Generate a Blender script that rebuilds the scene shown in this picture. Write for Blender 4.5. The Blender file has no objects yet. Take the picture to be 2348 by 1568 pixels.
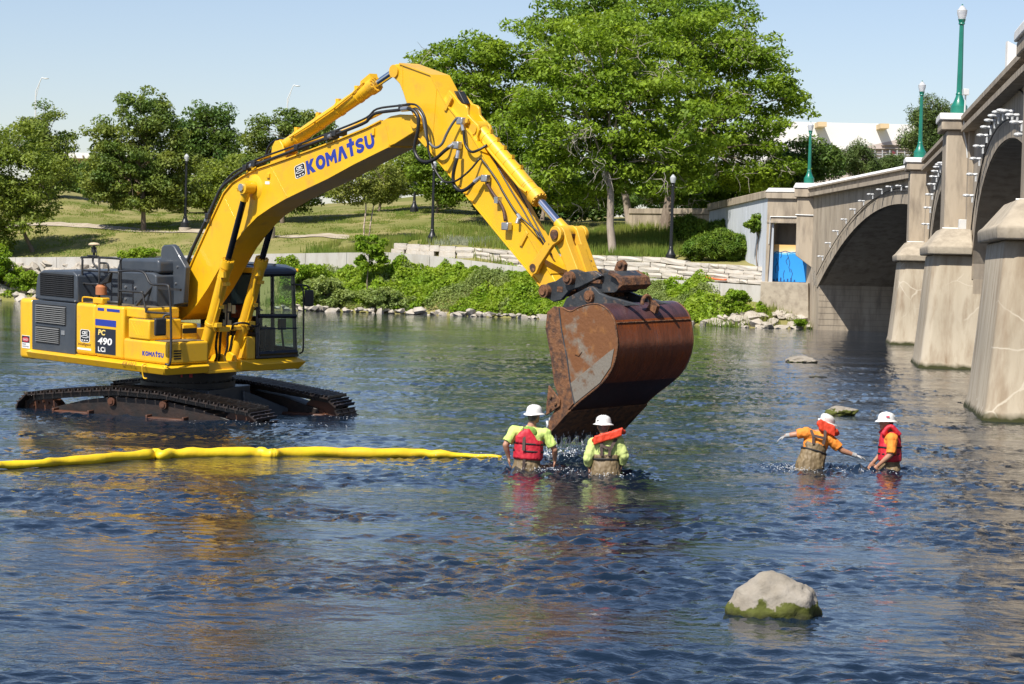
import bpy, bmesh, math, random
import numpy as np
from mathutils import Vector, Matrix, noise as mnoise

scene = bpy.context.scene
C = scene.collection
# ------------------------------------------------------------------ camera
FPX, CAM_H = 5400.0, 2.75            # focal length for a 2347 px wide frame, metres above the water
PITCH = math.atan(163.0 / FPX)
ROLL = 0.028
fwd = Vector((0, math.cos(PITCH), -math.sin(PITCH)))
upv = Vector((0, math.sin(PITCH), math.cos(PITCH)))
rgt = (Vector((1, 0, 0)) + ROLL * upv).normalized()
upv = (upv - ROLL * Vector((1, 0, 0))).normalized()
cam_data = bpy.data.cameras.new('camera')
cam_data.sensor_width = 36.0
cam_data.lens = FPX / 2347.0 * 36.0
cam_data.clip_start = 0.5
cam_data.clip_end = 3000
cam = bpy.data.objects.new('camera', cam_data)
cam.matrix_world = Matrix(((rgt.x, upv.x, -fwd.x, 0), (rgt.y, upv.y, -fwd.y, 0), (rgt.z, upv.z, -fwd.z, CAM_H), (0, 0, 0, 1)))
C.objects.link(cam)
scene.camera = cam
# ------------------------------------------------------------------ light
SUN_EL, SUN_AZ = math.radians(51), math.radians(214)     # azimuth clockwise from +Y (the view), so behind the camera, a little left
world = bpy.data.worlds.new('World')
scene.world = world
world.use_nodes = True
wn = world.node_tree
wn.nodes.clear()
w_out = wn.nodes.new('ShaderNodeOutputWorld')
w_bg = wn.nodes.new('ShaderNodeBackground')
w_sky = wn.nodes.new('ShaderNodeTexSky')
w_sky.sky_type = 'NISHITA'
w_sky.sun_disc = False
w_sky.sun_elevation = SUN_EL
w_sky.sun_rotation = SUN_AZ
w_sky.altitude = 200
w_sky.air_density = 1.0
w_sky.dust_density = 0.6
w_sky.ozone_density = 3.0
w_bg.inputs['Strength'].default_value = 0.086
w_tint = wn.nodes.new('ShaderNodeMix'); w_tint.data_type = 'RGBA'; w_tint.blend_type = 'MULTIPLY'; w_tint.inputs['Factor'].default_value = 1.0
w_tint.inputs['B'].default_value = (1.15, 1.04, 1.05, 1)          # summer haze over the whole sky
wn.links.new(w_sky.outputs[0], w_tint.inputs['A'])
wn.links.new(w_tint.outputs['Result'], w_bg.inputs[0])
wn.links.new(w_bg.outputs[0], w_out.inputs[0])
sun_data = bpy.data.lights.new('sun', 'SUN')
sun_data.energy = 4.8
sun_data.angle = math.radians(0.53)
sun_data.color = (1.0, 0.95, 0.87)
sun = bpy.data.objects.new('sun', sun_data)
sdir = Vector((math.sin(SUN_AZ) * math.cos(SUN_EL), math.cos(SUN_AZ) * math.cos(SUN_EL), math.sin(SUN_EL)))
sun.rotation_euler = sdir.to_track_quat('Z', 'Y').to_euler()
sun.location = (-20, -40, 80)
C.objects.link(sun)
scene.view_settings.view_transform = 'Standard'
scene.view_settings.look = 'None'
scene.view_settings.exposure = 0.53
scene.view_settings.gamma = 1.0
scene.cycles.use_denoising = True
scene.cycles.max_bounces = 8
scene.cycles.transparent_max_bounces = 16
scene.cycles.sample_clamp_indirect = 6.0

# ------------------------------------------------------------------ helpers
rng = np.random.default_rng(7)
R = random.Random(11)

def px_ray(x, y):
    d = fwd + rgt * ((x - 1173.5) / FPX) - upv * ((y - 784.0) / FPX)
    return d
def at(x, y, Y):                       # the point at depth Y that the photograph shows at (x, y)
    d = px_ray(x, y)
    return Vector((0, 0, CAM_H)) + d * (Y / d.y)
def on_water(x, y, z=0.0):
    d = px_ray(x, y)
    return Vector((0, 0, CAM_H)) + d * ((z - CAM_H) / d.z)

def tag(o, label=None, cat=None, group=None, kind=None):
    if label: o['label'] = label
    if cat: o['category'] = cat
    if group: o['group'] = group
    if kind: o['kind'] = kind
    return o
def empty(name, loc=(0, 0, 0), rz=0.0):
    o = bpy.data.objects.new(name, None)
    o.location = loc
    o.rotation_euler = (0, 0, rz)
    o.empty_display_size = 0.2
    C.objects.link(o)
    return o
def link(name, me, parent=None, mat=None):
    if mat is not None and not me.materials:
        me.materials.append(mat)
    o = bpy.data.objects.new(name, me)
    C.objects.link(o)
    if parent is not None:
        o.parent = parent
    return o
def dup(src, parent=None):
    c = src.copy()
    C.objects.link(c)
    c.parent = parent
    for ch in list(src.children):
        dup(ch, c)
    return c
def np_mesh(name, verts, quads=None, tris=None):
    me = bpy.data.meshes.new(name)
    verts = np.asarray(verts, dtype=np.float32).reshape(-1, 3)
    loops, starts, totals = [], [], []
    n = 0
    if quads is not None and len(quads):
        q = np.asarray(quads, dtype=np.int32)
        loops.append(q.ravel()); starts.append(np.arange(len(q)) * 4 + n); totals.append(np.full(len(q), 4)); n += q.size
    if tris is not None and len(tris):
        t = np.asarray(tris, dtype=np.int32)
        loops.append(t.ravel()); starts.append(np.arange(len(t)) * 3 + n); totals.append(np.full(len(t), 3)); n += t.size
    loops = np.concatenate(loops).astype(np.int32); starts = np.concatenate(starts).astype(np.int32)
    me.vertices.add(len(verts)); me.vertices.foreach_set('co', verts.ravel())
    me.loops.add(len(loops)); me.loops.foreach_set('vertex_index', loops)
    me.polygons.add(len(starts)); me.polygons.foreach_set('loop_start', starts)
    me.update(calc_edges=True)
    me.validate()
    return me

def frame_of(d):
    d = Vector(d).normalized()
    a = Vector((0, 0, 1)) if abs(d.z) < 0.9 else Vector((1, 0, 0))
    u = d.cross(a).normalized()
    return d, u, d.cross(u).normalized()
class MB:
    """collects shapes that become one mesh object"""
    def __init__(s): s.v, s.f = [], []
    def add(s, vs, fs):
        o = len(s.v)
        s.v += [tuple(v) for v in vs]
        s.f += [tuple(i + o for i in f) for f in fs]
        return s
    def box(s, x0, x1, y0, y1, z0, z1):
        vs = [(x, y, z) for z in (z0, z1) for y in (y0, y1) for x in (x0, x1)]
        return s.add(vs, [(0, 2, 3, 1), (4, 5, 7, 6), (0, 1, 5, 4), (2, 6, 7, 3), (0, 4, 6, 2), (1, 3, 7, 5)])
    def prism(s, poly, a, b, fn=None):
        """poly in (x, z), extruded along y from a to b; fn maps a point to another frame"""
        n = len(poly)
        vs = [(p[0], a, p[1]) for p in poly] + [(p[0], b, p[1]) for p in poly]
        area = sum(poly[i][0] * poly[(i + 1) % n][1] - poly[(i + 1) % n][0] * poly[i][1] for i in range(n))
        fs = [tuple(range(n)), tuple(range(2 * n - 1, n - 1, -1))]
        fs += [(i, i + n, (i + 1) % n + n, (i + 1) % n) for i in range(n)]
        if (area > 0) != (a < b):
            fs = [tuple(reversed(f)) for f in fs]
        if fn: vs = [fn(v) for v in vs]
        return s.add(vs, fs)
    def cyl(s, p0, p1, r0, r1=None, n=16, caps=True):
        r1 = r0 if r1 is None else r1
        p0, p1 = Vector(p0), Vector(p1)
        d, u, w = frame_of(p1 - p0)
        vs = []
        for p, r in ((p0, r0), (p1, r1)):
            vs += [p + (u * math.cos(t) + w * math.sin(t)) * r for t in (2 * math.pi * k / n for k in range(n))]
        fs = [(k, (k + 1) % n, (k + 1) % n + n, k + n) for k in range(n)]
        if caps: fs += [tuple(range(n - 1, -1, -1)), tuple(range(n, 2 * n))]
        return s.add(vs, fs)
    def tube(s, pts, r, n=8, caps=True):
        pts = [Vector(p) for p in pts]
        rs = r if isinstance(r, (list, tuple)) else [r] * len(pts)
        vs = []
        u = None
        for i, p in enumerate(pts):
            t = (pts[min(i + 1, len(pts) - 1)] - pts[max(i - 1, 0)])
            if t.length < 1e-9: t = Vector((0, 0, 1))
            t.normalize()
            if u is None:
                _, u, _ = frame_of(t)
            u = (u - t * u.dot(t))
            if u.length < 1e-6: _, u, _ = frame_of(t)
            u.normalize()
            w = t.cross(u)
            vs += [p + (u * math.cos(a) + w * math.sin(a)) * rs[i] for a in (2 * math.pi * k / n for k in range(n))]
        fs = []
        for i in range(len(pts) - 1):
            for k in range(n):
                a, b = i * n + k, i * n + (k + 1) % n
                fs.append((a, b, b + n, a + n))
        if caps:
            fs += [tuple(range(n - 1, -1, -1)), tuple(range((len(pts) - 1) * n, len(pts) * n))]
        return s.add(vs, fs)
    def lathe(s, prof, c=(0, 0, 0), n=16, axis=None):
        """prof: (radius, height) pairs"""
        vs = []
        c = Vector(c)
        if axis is None: d, u, w = Vector((0, 0, 1)), Vector((1, 0, 0)), Vector((0, 1, 0))
        else: d, u, w = frame_of(axis)
        for r, h in prof:
            vs += [c + d * h + (u * math.cos(a) + w * math.sin(a)) * max(r, 1e-4) for a in (2 * math.pi * k / n for k in range(n))]
        fs = [(i * n + k, i * n + (k + 1) % n, (i + 1) * n + (k + 1) % n, (i + 1) * n + k) for i in range(len(prof) - 1) for k in range(n)]
        fs += [tuple(range(n - 1, -1, -1)), tuple(range((len(prof) - 1) * n, len(prof) * n))]
        return s.add(vs, fs)
    def ell(s, c, rx, ry, rz, n=14, m=9, rot=None):
        vs, fs = [], []
        c = Vector(c)
        for i in range(m + 1):
            th = math.pi * i / m
            for k in range(n):
                a = 2 * math.pi * k / n
                p = Vector((rx * math.sin(th) * math.cos(a), ry * math.sin(th) * math.sin(a), rz * math.cos(th)))
                if rot is not None: p = rot @ p
                vs.append(c + p)
        for i in range(m):
            for k in range(n):
                fs.append((i * n + k, (i + 1) * n + k, (i + 1) * n + (k + 1) % n, i * n + (k + 1) % n))
        return s.add(vs, fs)
    def mesh(s, name):
        me = bpy.data.meshes.new(name)
        me.from_pydata(s.v, [], s.f)
        me.validate()
        return me
    def build(s, name, mat, parent=None, bevel=0.0, seg=2, smooth=False, angle=35):
        me = s.mesh(name)
        me.materials.append(mat)
        bm = bmesh.new(); bm.from_mesh(me)
        bmesh.ops.recalc_face_normals(bm, faces=bm.faces)
        bm.to_mesh(me); bm.free()
        o = link(name, me, parent)
        if smooth: me.shade_smooth()
        if smooth and smooth != 'all':
            me.set_sharp_from_angle(angle=math.radians(angle))
        if bevel:
            m = o.modifiers.new('bevel', 'BEVEL')
            m.width = bevel; m.segments = seg; m.limit_method = 'ANGLE'; m.angle_limit = math.radians(30)
            m.use_clamp_overlap = True
            me.shade_smooth()
            me.set_sharp_from_angle(angle=math.radians(50))
        return o
def spline(pts, k=6):
    """Catmull-Rom through points"""
    P = [Vector(p) for p in pts]
    P = [2 * P[0] - P[1]] + P + [2 * P[-1] - P[-2]]
    out = []
    for i in range(1, len(P) - 2):
        for j in range(k):
            t = j / k
            a, b, c, d = P[i - 1], P[i], P[i + 1], P[i + 2]
            out.append(0.5 * ((2 * b) + (c - a) * t + (2 * a - 5 * b + 4 * c - d) * t * t + (3 * b - a - 3 * c + d) * t ** 3))
    out.append(P[-2])
    return out

# ------------------------------------------------------------------ materials
MATS = {}
def mat(name, col, rough=0.6, metal=0.0, col2=None, scale=4.0, detail=6.0, lo=0.4, hi=0.65, bump=0.0, bscale=30.0, spec=0.5,
        coat=0.0, col3=None, scale3=1.0, lo3=0.5, hi3=0.7, stretch=(1, 1, 1), coord='Object', island=0.0, sss=0.0, rough2=None):
    m = bpy.data.materials.new(name)
    m.use_nodes = True
    nt = m.node_tree
    b = nt.nodes['Principled BSDF']
    b.inputs['Roughness'].default_value = rough
    b.inputs['Metallic'].default_value = metal
    b.inputs['Specular IOR Level'].default_value = spec
    b.inputs['Coat Weight'].default_value = coat
    b.inputs['Coat Roughness'].default_value = 0.08
    b.inputs['Base Color'].default_value = (*col, 1)
    out = None
    tc = nt.nodes.new('ShaderNodeTexCoord')
    mp = nt.nodes.new('ShaderNodeMapping')
    mp.inputs['Scale'].default_value = stretch
    nt.links.new(tc.outputs[coord], mp.inputs[0])
    def nz(sc, lo_, hi_, det=detail):
        t = nt.nodes.new('ShaderNodeTexNoise')
        t.inputs['Scale'].default_value = sc; t.inputs['Detail'].default_value = det; t.inputs['Roughness'].default_value = 0.62
        nt.links.new(mp.outputs[0], t.inputs['Vector'])
        r = nt.nodes.new('ShaderNodeMapRange')
        r.inputs['From Min'].default_value = lo_; r.inputs['From Max'].default_value = hi_
        nt.links.new(t.outputs['Fac'], r.inputs['Value'])
        return r.outputs[0]
    if col2 is not None:
        f = nz(scale, lo, hi)
        mx = nt.nodes.new('ShaderNodeMix'); mx.data_type = 'RGBA'
        mx.inputs['A'].default_value = (*col, 1); mx.inputs['B'].default_value = (*col2, 1)
        nt.links.new(f, mx.inputs['Factor'])
        out = mx.outputs['Result']
        if rough2 is not None:
            rr = nt.nodes.new('ShaderNodeMapRange')
            rr.inputs['To Min'].default_value = rough; rr.inputs['To Max'].default_value = rough2
            nt.links.new(f, rr.inputs['Value']); nt.links.new(rr.outputs[0], b.inputs['Roughness'])
    if col3 is not None:
        f = nz(scale3, lo3, hi3)
        mx = nt.nodes.new('ShaderNodeMix'); mx.data_type = 'RGBA'
        if out is not None: nt.links.new(out, mx.inputs['A'])
        else: mx.inputs['A'].default_value = (*col, 1)
        mx.inputs['B'].default_value = (*col3, 1)
        nt.links.new(f, mx.inputs['Factor'])
        out = mx.outputs['Result']
    if island:
        g = nt.nodes.new('ShaderNodeNewGeometry')
        h = nt.nodes.new('ShaderNodeHueSaturation')
        r = nt.nodes.new('ShaderNodeMapRange')
        r.inputs['To Min'].default_value = 1 - island; r.inputs['To Max'].default_value = 1 + island
        nt.links.new(g.outputs['Random Per Island'], r.inputs['Value'])
        nt.links.new(r.outputs[0], h.inputs['Value'])
        if out is not None: nt.links.new(out, h.inputs['Color'])
        else: h.inputs['Color'].default_value = (*col, 1)
        out = h.outputs['Color']
    if out is not None: nt.links.new(out, b.inputs['Base Color'])
    if bump:
        t = nt.nodes.new('ShaderNodeTexNoise')
        t.inputs['Scale'].default_value = bscale; t.inputs['Detail'].default_value = 5
        nt.links.new(mp.outputs[0], t.inputs['Vector'])
        bp = nt.nodes.new('ShaderNodeBump')
        bp.inputs['Strength'].default_value = min(1.0, bump); bp.inputs['Distance'].default_value = 0.02 * max(1, bump)
        nt.links.new(t.outputs['Fac'], bp.inputs['Height'])
        nt.links.new(bp.outputs[0], b.inputs['Normal'])
    MATS[name] = m
    return m
def leaf_mat(name, c1, c2, trans=0.35, var=0.35, scale=0.6):
    """two leaf tones in drifts, each leaf a little different, with light shining through"""
    m = mat(name, c1, 0.55, col2=c2, scale=scale, lo=0.4, hi=0.62, island=var, spec=0.3)
    nt = m.node_tree
    b = nt.nodes['Principled BSDF']
    o = [n for n in nt.nodes if n.type == 'OUTPUT_MATERIAL'][0]
    tr = nt.nodes.new('ShaderNodeBsdfTranslucent')
    ms = nt.nodes.new('ShaderNodeMixShader')
    ms.inputs[0].default_value = trans
    src = b.inputs['Base Color'].links[0].from_socket
    g = nt.nodes.new('ShaderNodeMix'); g.data_type = 'RGBA'; g.blend_type = 'MULTIPLY'; g.inputs['Factor'].default_value = 1
    nt.links.new(src, g.inputs['A']); g.inputs['B'].default_value = (1.0, 1.0, 0.45, 1)
    nt.links.new(g.outputs['Result'], tr.inputs[0])
    nt.links.new(b.outputs[0], ms.inputs[1]); nt.links.new(tr.outputs[0], ms.inputs[2])
    nt.links.new(ms.outputs[0], o.inputs[0])
    return m
def concrete(name, c1, c2, c3, streak=True, scale=0.9):
    """weathered concrete: broad blotches, vertical run-off streaks, fine pitting"""
    m = mat(name, c1, 0.9, col2=c2, scale=scale, lo=0.35, hi=0.68, col3=c3, scale3=2.6, lo3=0.46, hi3=0.76, bump=0.5, bscale=9.0, spec=0.25, stretch=(1, 1, 0.2) if streak else (1, 1, 1))
    return m
# ------------------------------------------------------------------ terrain: riverbed, bank, lawn and hill as one sheet
# columns follow the photograph's x, each with the same number of (depth, height) knots
def zc(x, y, Y): return at(x, y, Y).z
COLS = [
 (-900, [(138, -.9), (150, 0), (155, 2.2), (155.5, 2.5), (162, 3.4), (170, 4.6), (183, 6.2), (200, 7.2), (330, 7.0)]),
 (0,    [(134, -.9), (146.5, 0), (151, zc(0, 616, 151)), (151.6, zc(0, 604, 151.6)), (157, zc(0, 562, 157)), (165, zc(0, 515, 165)), (178, zc(0, 470, 178)), (195, zc(0, 442, 195)), (330, 7.6)]),
 (140,  [(133, -.9), (145.7, 0), (150, zc(140, 616, 150)), (150.6, zc(140, 604, 150.6)), (156, zc(140, 563, 156)), (164, zc(140, 512, 164)), (176, zc(140, 462, 176)), (193, zc(140, 438, 193)), (330, 8.0)]),
 (330,  [(132, -.9), (144.2, 0), (148.5, zc(330, 616, 148.5)), (149.1, zc(330, 604, 149.1)), (155, zc(330, 562, 155)), (161, zc(330, 527, 161)), (172, zc(330, 492, 172)), (190, zc(330, 470, 190)), (330, 7.0)]),
 (700,  [(130, -.9), (141.8, 0), (146, zc(700, 620, 146)), (146.6, zc(700, 598, 146.6)), (151, zc(700, 566, 151)), (155, zc(700, 545, 155)), (168, zc(700, 500, 168)), (188, zc(700, 470, 188)), (330, 6.5)]),
 (1000, [(128, -.9), (140, 0), (144, zc(1000, 618, 144)), (145.2, zc(1000, 604, 145.2)), (146.0, zc(1000, 561, 146.0)), (153, zc(1000, 535, 153)), (168, zc(1000, 488, 168)), (188, zc(1000, 446, 188)), (330, 6.5)]),
 (1300, [(124, -.9), (136.4, 0), (140.6, zc(1300, 642, 140.6)), (141.8, zc(1300, 628, 141.8)), (142.6, zc(1300, 584, 142.6)), (149, zc(1300, 560, 149)), (160, zc(1300, 522, 160)), (180, zc(1300, 498, 180)), (330, 6.5)]),
 (1600, [(119, -.9), (131.6, 0), (135.6, zc(1600, 662, 135.6)), (136.8, zc(1600, 648, 136.8)), (137.6, zc(1600, 603, 137.6)), (143, zc(1600, 578, 143)), (153, zc(1600, 528, 153)), (175, zc(1600, 495, 175)), (330, 7.0)]),
 (1752, [(117, -.9), (128.9, 0), (132.4, zc(1752, 690, 132.4)), (133.2, zc(1752, 655, 133.2)), (134.0, zc(1752, 613, 134.0)), (138, zc(1752, 596, 138)), (148, zc(1752, 545, 148)), (175, zc(1752, 500, 175)), (330, 7.4)]),
 (1850, [(119, -.9), (130.6, 0), (133, 1.2), (134, 2.4), (135, 3.5), (140, 5.2), (150, 6.6), (175, 7.3), (330, 7.6)]),
 (2400, [(125, -.9), (134, 0), (135, 1.2), (136, 2.4), (138, 4.5), (142, 6.2), (152, 7.0), (175, 7.4), (330, 7.6)]),
 (4200, [(125, -.9), (134, 0), (135, 1.2), (136, 2.4), (138, 4.5), (142, 6.2), (152, 7.0), (175, 7.4), (330, 7.6)]),
]
COL_A = np.array([(c[0] - 1173.5) / FPX for c in COLS])
COL_K = np.array([c[1] for c in COLS], dtype=float)          # col, knot, (Y, z)
def smooth_knots(a):
    i = int(np.clip(np.searchsorted(COL_A, a) - 1, 0, len(COL_A) - 2))
    t = (a - COL_A[i]) / (COL_A[i + 1] - COL_A[i])
    t = min(max(t, 0), 1)
    return COL_K[i] * (1 - t) + COL_K[i + 1] * t
def ground_z(X, Y):
    k = smooth_knots(X / Y)
    z = float(np.interp(Y, k[:, 0], k[:, 1]))
    return z
def shore_Y(X):
    Y = 140.0
    for _ in range(6):
        Y = float(smooth_knots(X / Y)[1, 0])
    return Y
def ground_at(x, Y):                                         # ground point under photograph column x at depth Y
    X = at(x, 600, Y).x
    return Vector((X, Y, ground_z(X, Y)))
M_ground = mat('turf_soil', (0.155, 0.165, 0.045), 0.95, col2=(0.265, 0.23, 0.095), scale=0.16, lo=0.38, hi=0.62, col3=(0.27, 0.20, 0.12), scale3=0.11, lo3=0.58, hi3=0.72, bump=0.8, bscale=6, spec=0.1)
M_bed = mat('river_mud', (0.05, 0.042, 0.025), 0.9, col2=(0.09, 0.075, 0.05), scale=0.8, bump=0.4)
def build_terrain():
    angs = np.concatenate([np.linspace(-0.6, COL_A[0], 10)[:-1], np.linspace(COL_A[0], COL_A[-3], 260), np.linspace(COL_A[-3], 0.75, 40)[1:]])
    ts = np.concatenate([np.linspace(0, 1, 5)[:-1]] + [np.linspace(k, k + 1, 9)[:-1] for k in range(1, 8)] + [[8]])
    vs = []
    for a in angs:
        kk = smooth_knots(min(max(a, COL_A[0]), COL_A[-1]))
        for t in ts:
            i = min(int(t), 7); f = t - i
            Y = kk[i, 0] * (1 - f) + kk[i + 1, 0] * f
            z = kk[i, 1] * (1 - f) + kk[i + 1, 1] * f
            p = Vector((a * Y * 0.35, Y * 0.35, 3.1))
            z += (mnoise.noise(p) * 0.16 + mnoise.noise(p * 4) * 0.05) * (0.2 if t < 1 else 1) * (1 if t > 4.2 else 0.35)
            vs.append((a * Y, Y, z))
    # the bed under the water, towards and behind the camera
    nt_, na = len(ts), len(angs)
    quads = [(i * nt_ + j, (i + 1) * nt_ + j, (i + 1) * nt_ + j + 1, i * nt_ + j + 1) for i in range(na - 1) for j in range(nt_ - 1)]
    me = np_mesh('bank_terrain', vs, quads)
    me.materials.append(M_ground); me.shade_smooth()
    tag(link('bank_terrain', me), kind='structure')
    m = MB()
    def bed(x, y):
        d = min(1.0, max(0.0, (y - 38) / 10.0))
        return -0.95 + 0.38 * math.exp(-((x + 6) ** 2 + (y - 43) ** 2) / 60.0) if True else -0.95
    xs = np.linspace(-90, 110, 41); ys = np.linspace(-12, 142, 60)
    vs = [(x, y, bed(x, y)) for x in xs for y in ys]
    quads = [(i * 60 + j, (i + 1) * 60 + j, (i + 1) * 60 + j + 1, i * 60 + j + 1) for i in range(40) for j in range(59)]
    me = np_mesh('riverbed', vs, quads); me.materials.append(M_bed); me.shade_smooth()
    tag(link('riverbed', me), kind='structure')
build_terrain()

# ground out to the horizon behind the hill
g = MB(); g.add([(-900, 320, 6.4), (900, 320, 6.4), (1500, 2200, 6.0), (-1500, 2200, 6.0)], [(0, 1, 2, 3)])
tag(g.build('far_ground', M_ground), kind='structure')

# ------------------------------------------------------------------ the river
def wave_tile(size, n, l_lo, l_peak, l_hi, seed, aniso=1.0, direction=0.0):
    r = np.random.default_rng(seed)
    k = np.fft.fftfreq(n, size / n) * 2 * np.pi
    kx, ky = np.meshgrid(k, k, indexing='ij')
    c, s = math.cos(direction), math.sin(direction)
    ku, kv = kx * c + ky * s, -kx * s + ky * c
    kk = np.sqrt(ku ** 2 + (kv / aniso) ** 2) + 1e-6
    kp = 2 * np.pi / l_peak
    amp = np.exp(-0.5 * (np.log(kk / kp) / 0.55) ** 2) / kk
    amp[(kk > 2 * np.pi / l_lo) | (kk < 2 * np.pi / l_hi)] = 0
    h = np.fft.ifft2(amp * (r.normal(size=(n, n)) + 1j * r.normal(size=(n, n)))).real
    return h / h.std()
def sample_tile(h, size, X, Y):
    n = h.shape[0]
    u = (X / size * n) % n; v = (Y / size * n) % n
    i = u.astype(int); j = v.astype(int); fu = u - i; fv = v - j
    i1 = (i + 1) % n; j1 = (j + 1) % n; i %= n; j %= n
    return (h[i, j] * (1 - fu) * (1 - fv) + h[i1, j] * fu * (1 - fv) + h[i, j1] * (1 - fu) * fv + h[i1, j1] * fu * fv)
WT = [(wave_tile(23.0, 512, 0.2, 0.55, 2.4, 3, 1.5, 0.2), 23.0, 0.0056), (wave_tile(13.7, 384, 0.11, 0.26, 0.7, 5, 1.4, -0.35), 13.7, 0.0054), (wave_tile(61.0, 384, 1.2, 3.6, 12.0, 9, 1.4, 0.5), 61.0, 0.010)]
DISTURB = []          # (x, y, radius, height): chop that people, rocks and tracks raise around them
def wave_height(X, Y):
    z = np.zeros_like(X)
    rough = (0.85 + 0.55 * sample_tile(WT[2][0], 140.0, X, Y * 1.9) + 0.2 * sample_tile(WT[2][0], 47.0, X + 9, Y * 1.6)).clip(0.25, 1.75)
    for k, (h, s, a) in enumerate(WT):
        if k == 1: xx, yy = X * 0.94 - Y * 0.34, X * 0.34 + Y * 0.94
        else: xx, yy = X, Y
        z += a * sample_tile(h, s, xx, yy) * (1 if k == 2 else rough)
    for (dx, dy, r, a) in DISTURB:
        q = np.exp(-((X - dx) ** 2 + (Y - dy) ** 2) / (r * r))
        z += a * q * sample_tile(WT[1][0], 9.0, X * 1.3, Y * 1.3)
    return z
def water_material():
    m = bpy.data.materials.new('river_water'); m.use_nodes = True
    nt = m.node_tree; b = nt.nodes['Principled BSDF']
    b.inputs['Base Color'].default_value = (0.006, 0.014, 0.027, 1)
    b.inputs['Roughness'].default_value = 0.045
    b.inputs['IOR'].default_value = 1.333
    tc = nt.nodes.new('ShaderNodeTexCoord')
    pm = nt.nodes.new('ShaderNodeMapping'); pm.inputs['Scale'].default_value = (0.10, 0.23, 1); nt.links.new(tc.outputs['Object'], pm.inputs[0])
    pn = nt.nodes.new('ShaderNodeTexNoise'); pn.inputs['Scale'].default_value = 1.0; pn.inputs['Detail'].default_value = 3; nt.links.new(pm.outputs[0], pn.inputs['Vector'])
    pr_ = nt.nodes.new('ShaderNodeMapRange'); pr_.inputs['From Min'].default_value = 0.36; pr_.inputs['From Max'].default_value = 0.62; pr_.inputs['To Min'].default_value = 0.35; pr_.inputs['To Max'].default_value = 1.0
    nt.links.new(pn.outputs['Fac'], pr_.inputs['Value'])          # slick and ruffled stretches of the current
    prev = None
    for sc, st, dist in (((1.5, 2.4, 1), 5.0, 0.020), ((2.0, 2.8, 1), 13.0, 0.0075), ((0.7, 1.1, 1), 1.6, 0.03)):
        mp = nt.nodes.new('ShaderNodeMapping'); mp.inputs['Scale'].default_value = sc
        mp.inputs['Rotation'].default_value = (0, 0, 0.25 * st)
        nt.links.new(tc.outputs['Object'], mp.inputs[0])
        t = nt.nodes.new('ShaderNodeTexNoise'); t.inputs['Scale'].default_value = st / 2.4
        t.inputs['Detail'].default_value = 3.0; t.inputs['Roughness'].default_value = 0.55
        t.inputs['Distortion'].default_value = 0.5
        nt.links.new(mp.outputs[0], t.inputs['Vector'])
        bp = nt.nodes.new('ShaderNodeBump'); bp.inputs['Strength'].default_value = 1.0; bp.inputs['Distance'].default_value = dist
        nt.links.new(t.outputs['Fac'], bp.inputs['Height']); nt.links.new(pr_.outputs[0], bp.inputs['Strength'])
        if prev is not None: nt.links.new(prev.outputs[0], bp.inputs['Normal'])
        prev = bp
    nt.links.new(prev.outputs[0], b.inputs['Normal'])
    return m
M_water = water_material()
def build_river():
    def grow(a, step, lim, f=1.25):
        out = []; x = a; d = step
        while x < lim:
            x += d; d *= f; out.append(min(x, lim))
        return out
    xs = np.arange(-11.5, 14.0, 0.062)
    right = grow(xs[-1], 0.07, 120); left = [-(q) for q in grow(11.5, 0.07, 100)]
    xs = np.concatenate([np.array(left[::-1]), xs, np.array(right)])
    ys = [13.0]
    while ys[-1] < 62: ys.append(ys[-1] + 0.055 * (ys[-1] / 20.0) ** 1.15)
    far = grow(ys[-1], ys[-1] - ys[-2], 156, 1.012)
    near = [13 - (q - 13) for q in grow(13, 0.06, 27, 1.2)]
    ys = np.concatenate([np.array(near[::-1]), np.array(ys), np.array(far)])
    X, Y = np.meshgrid(xs, ys, indexing='ij')
    dx = np.gradient(xs)[:, None] * np.ones_like(X); dy = np.gradient(ys)[None, :] * np.ones_like(X)
    fade = np.clip(1.25 - np.maximum(dx, dy * 0.6) / 0.5, 0, 1)
    Z = wave_height(X, Y) * fade
    V = np.stack([X, Y, Z], -1).reshape(-1, 3)
    nx, ny = len(xs), len(ys)
    idx = np.arange(nx * ny).reshape(nx, ny)
    q = np.stack([idx[:-1, :-1], idx[1:, :-1], idx[1:, 1:], idx[:-1, 1:]], -1).reshape(-1, 4)
    me = np_mesh('river', V, q); me.materials.append(M_water); me.shade_smooth()
    tag(link('river', me), kind='structure')
DISTURB += [(0.3, 32.7, 0.8, 0.022), (1.35, 32.15, 0.9, 0.022), (4.3, 34.0, 1.1, 0.028), (5.5, 34.3, 0.9, 0.024), (2.2, 19.0, 0.7, 0.012), (1.1, 34.9, 0.9, 0.03), (-4.4, 40.2, 1.0, 0.02), (-0.9, 34.3, 1.2, 0.014)]
build_river()
def keep(o, root):
    o.parent = root
    o.matrix_parent_inverse = Matrix.Translation(-Vector(root.location))
    return o
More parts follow.
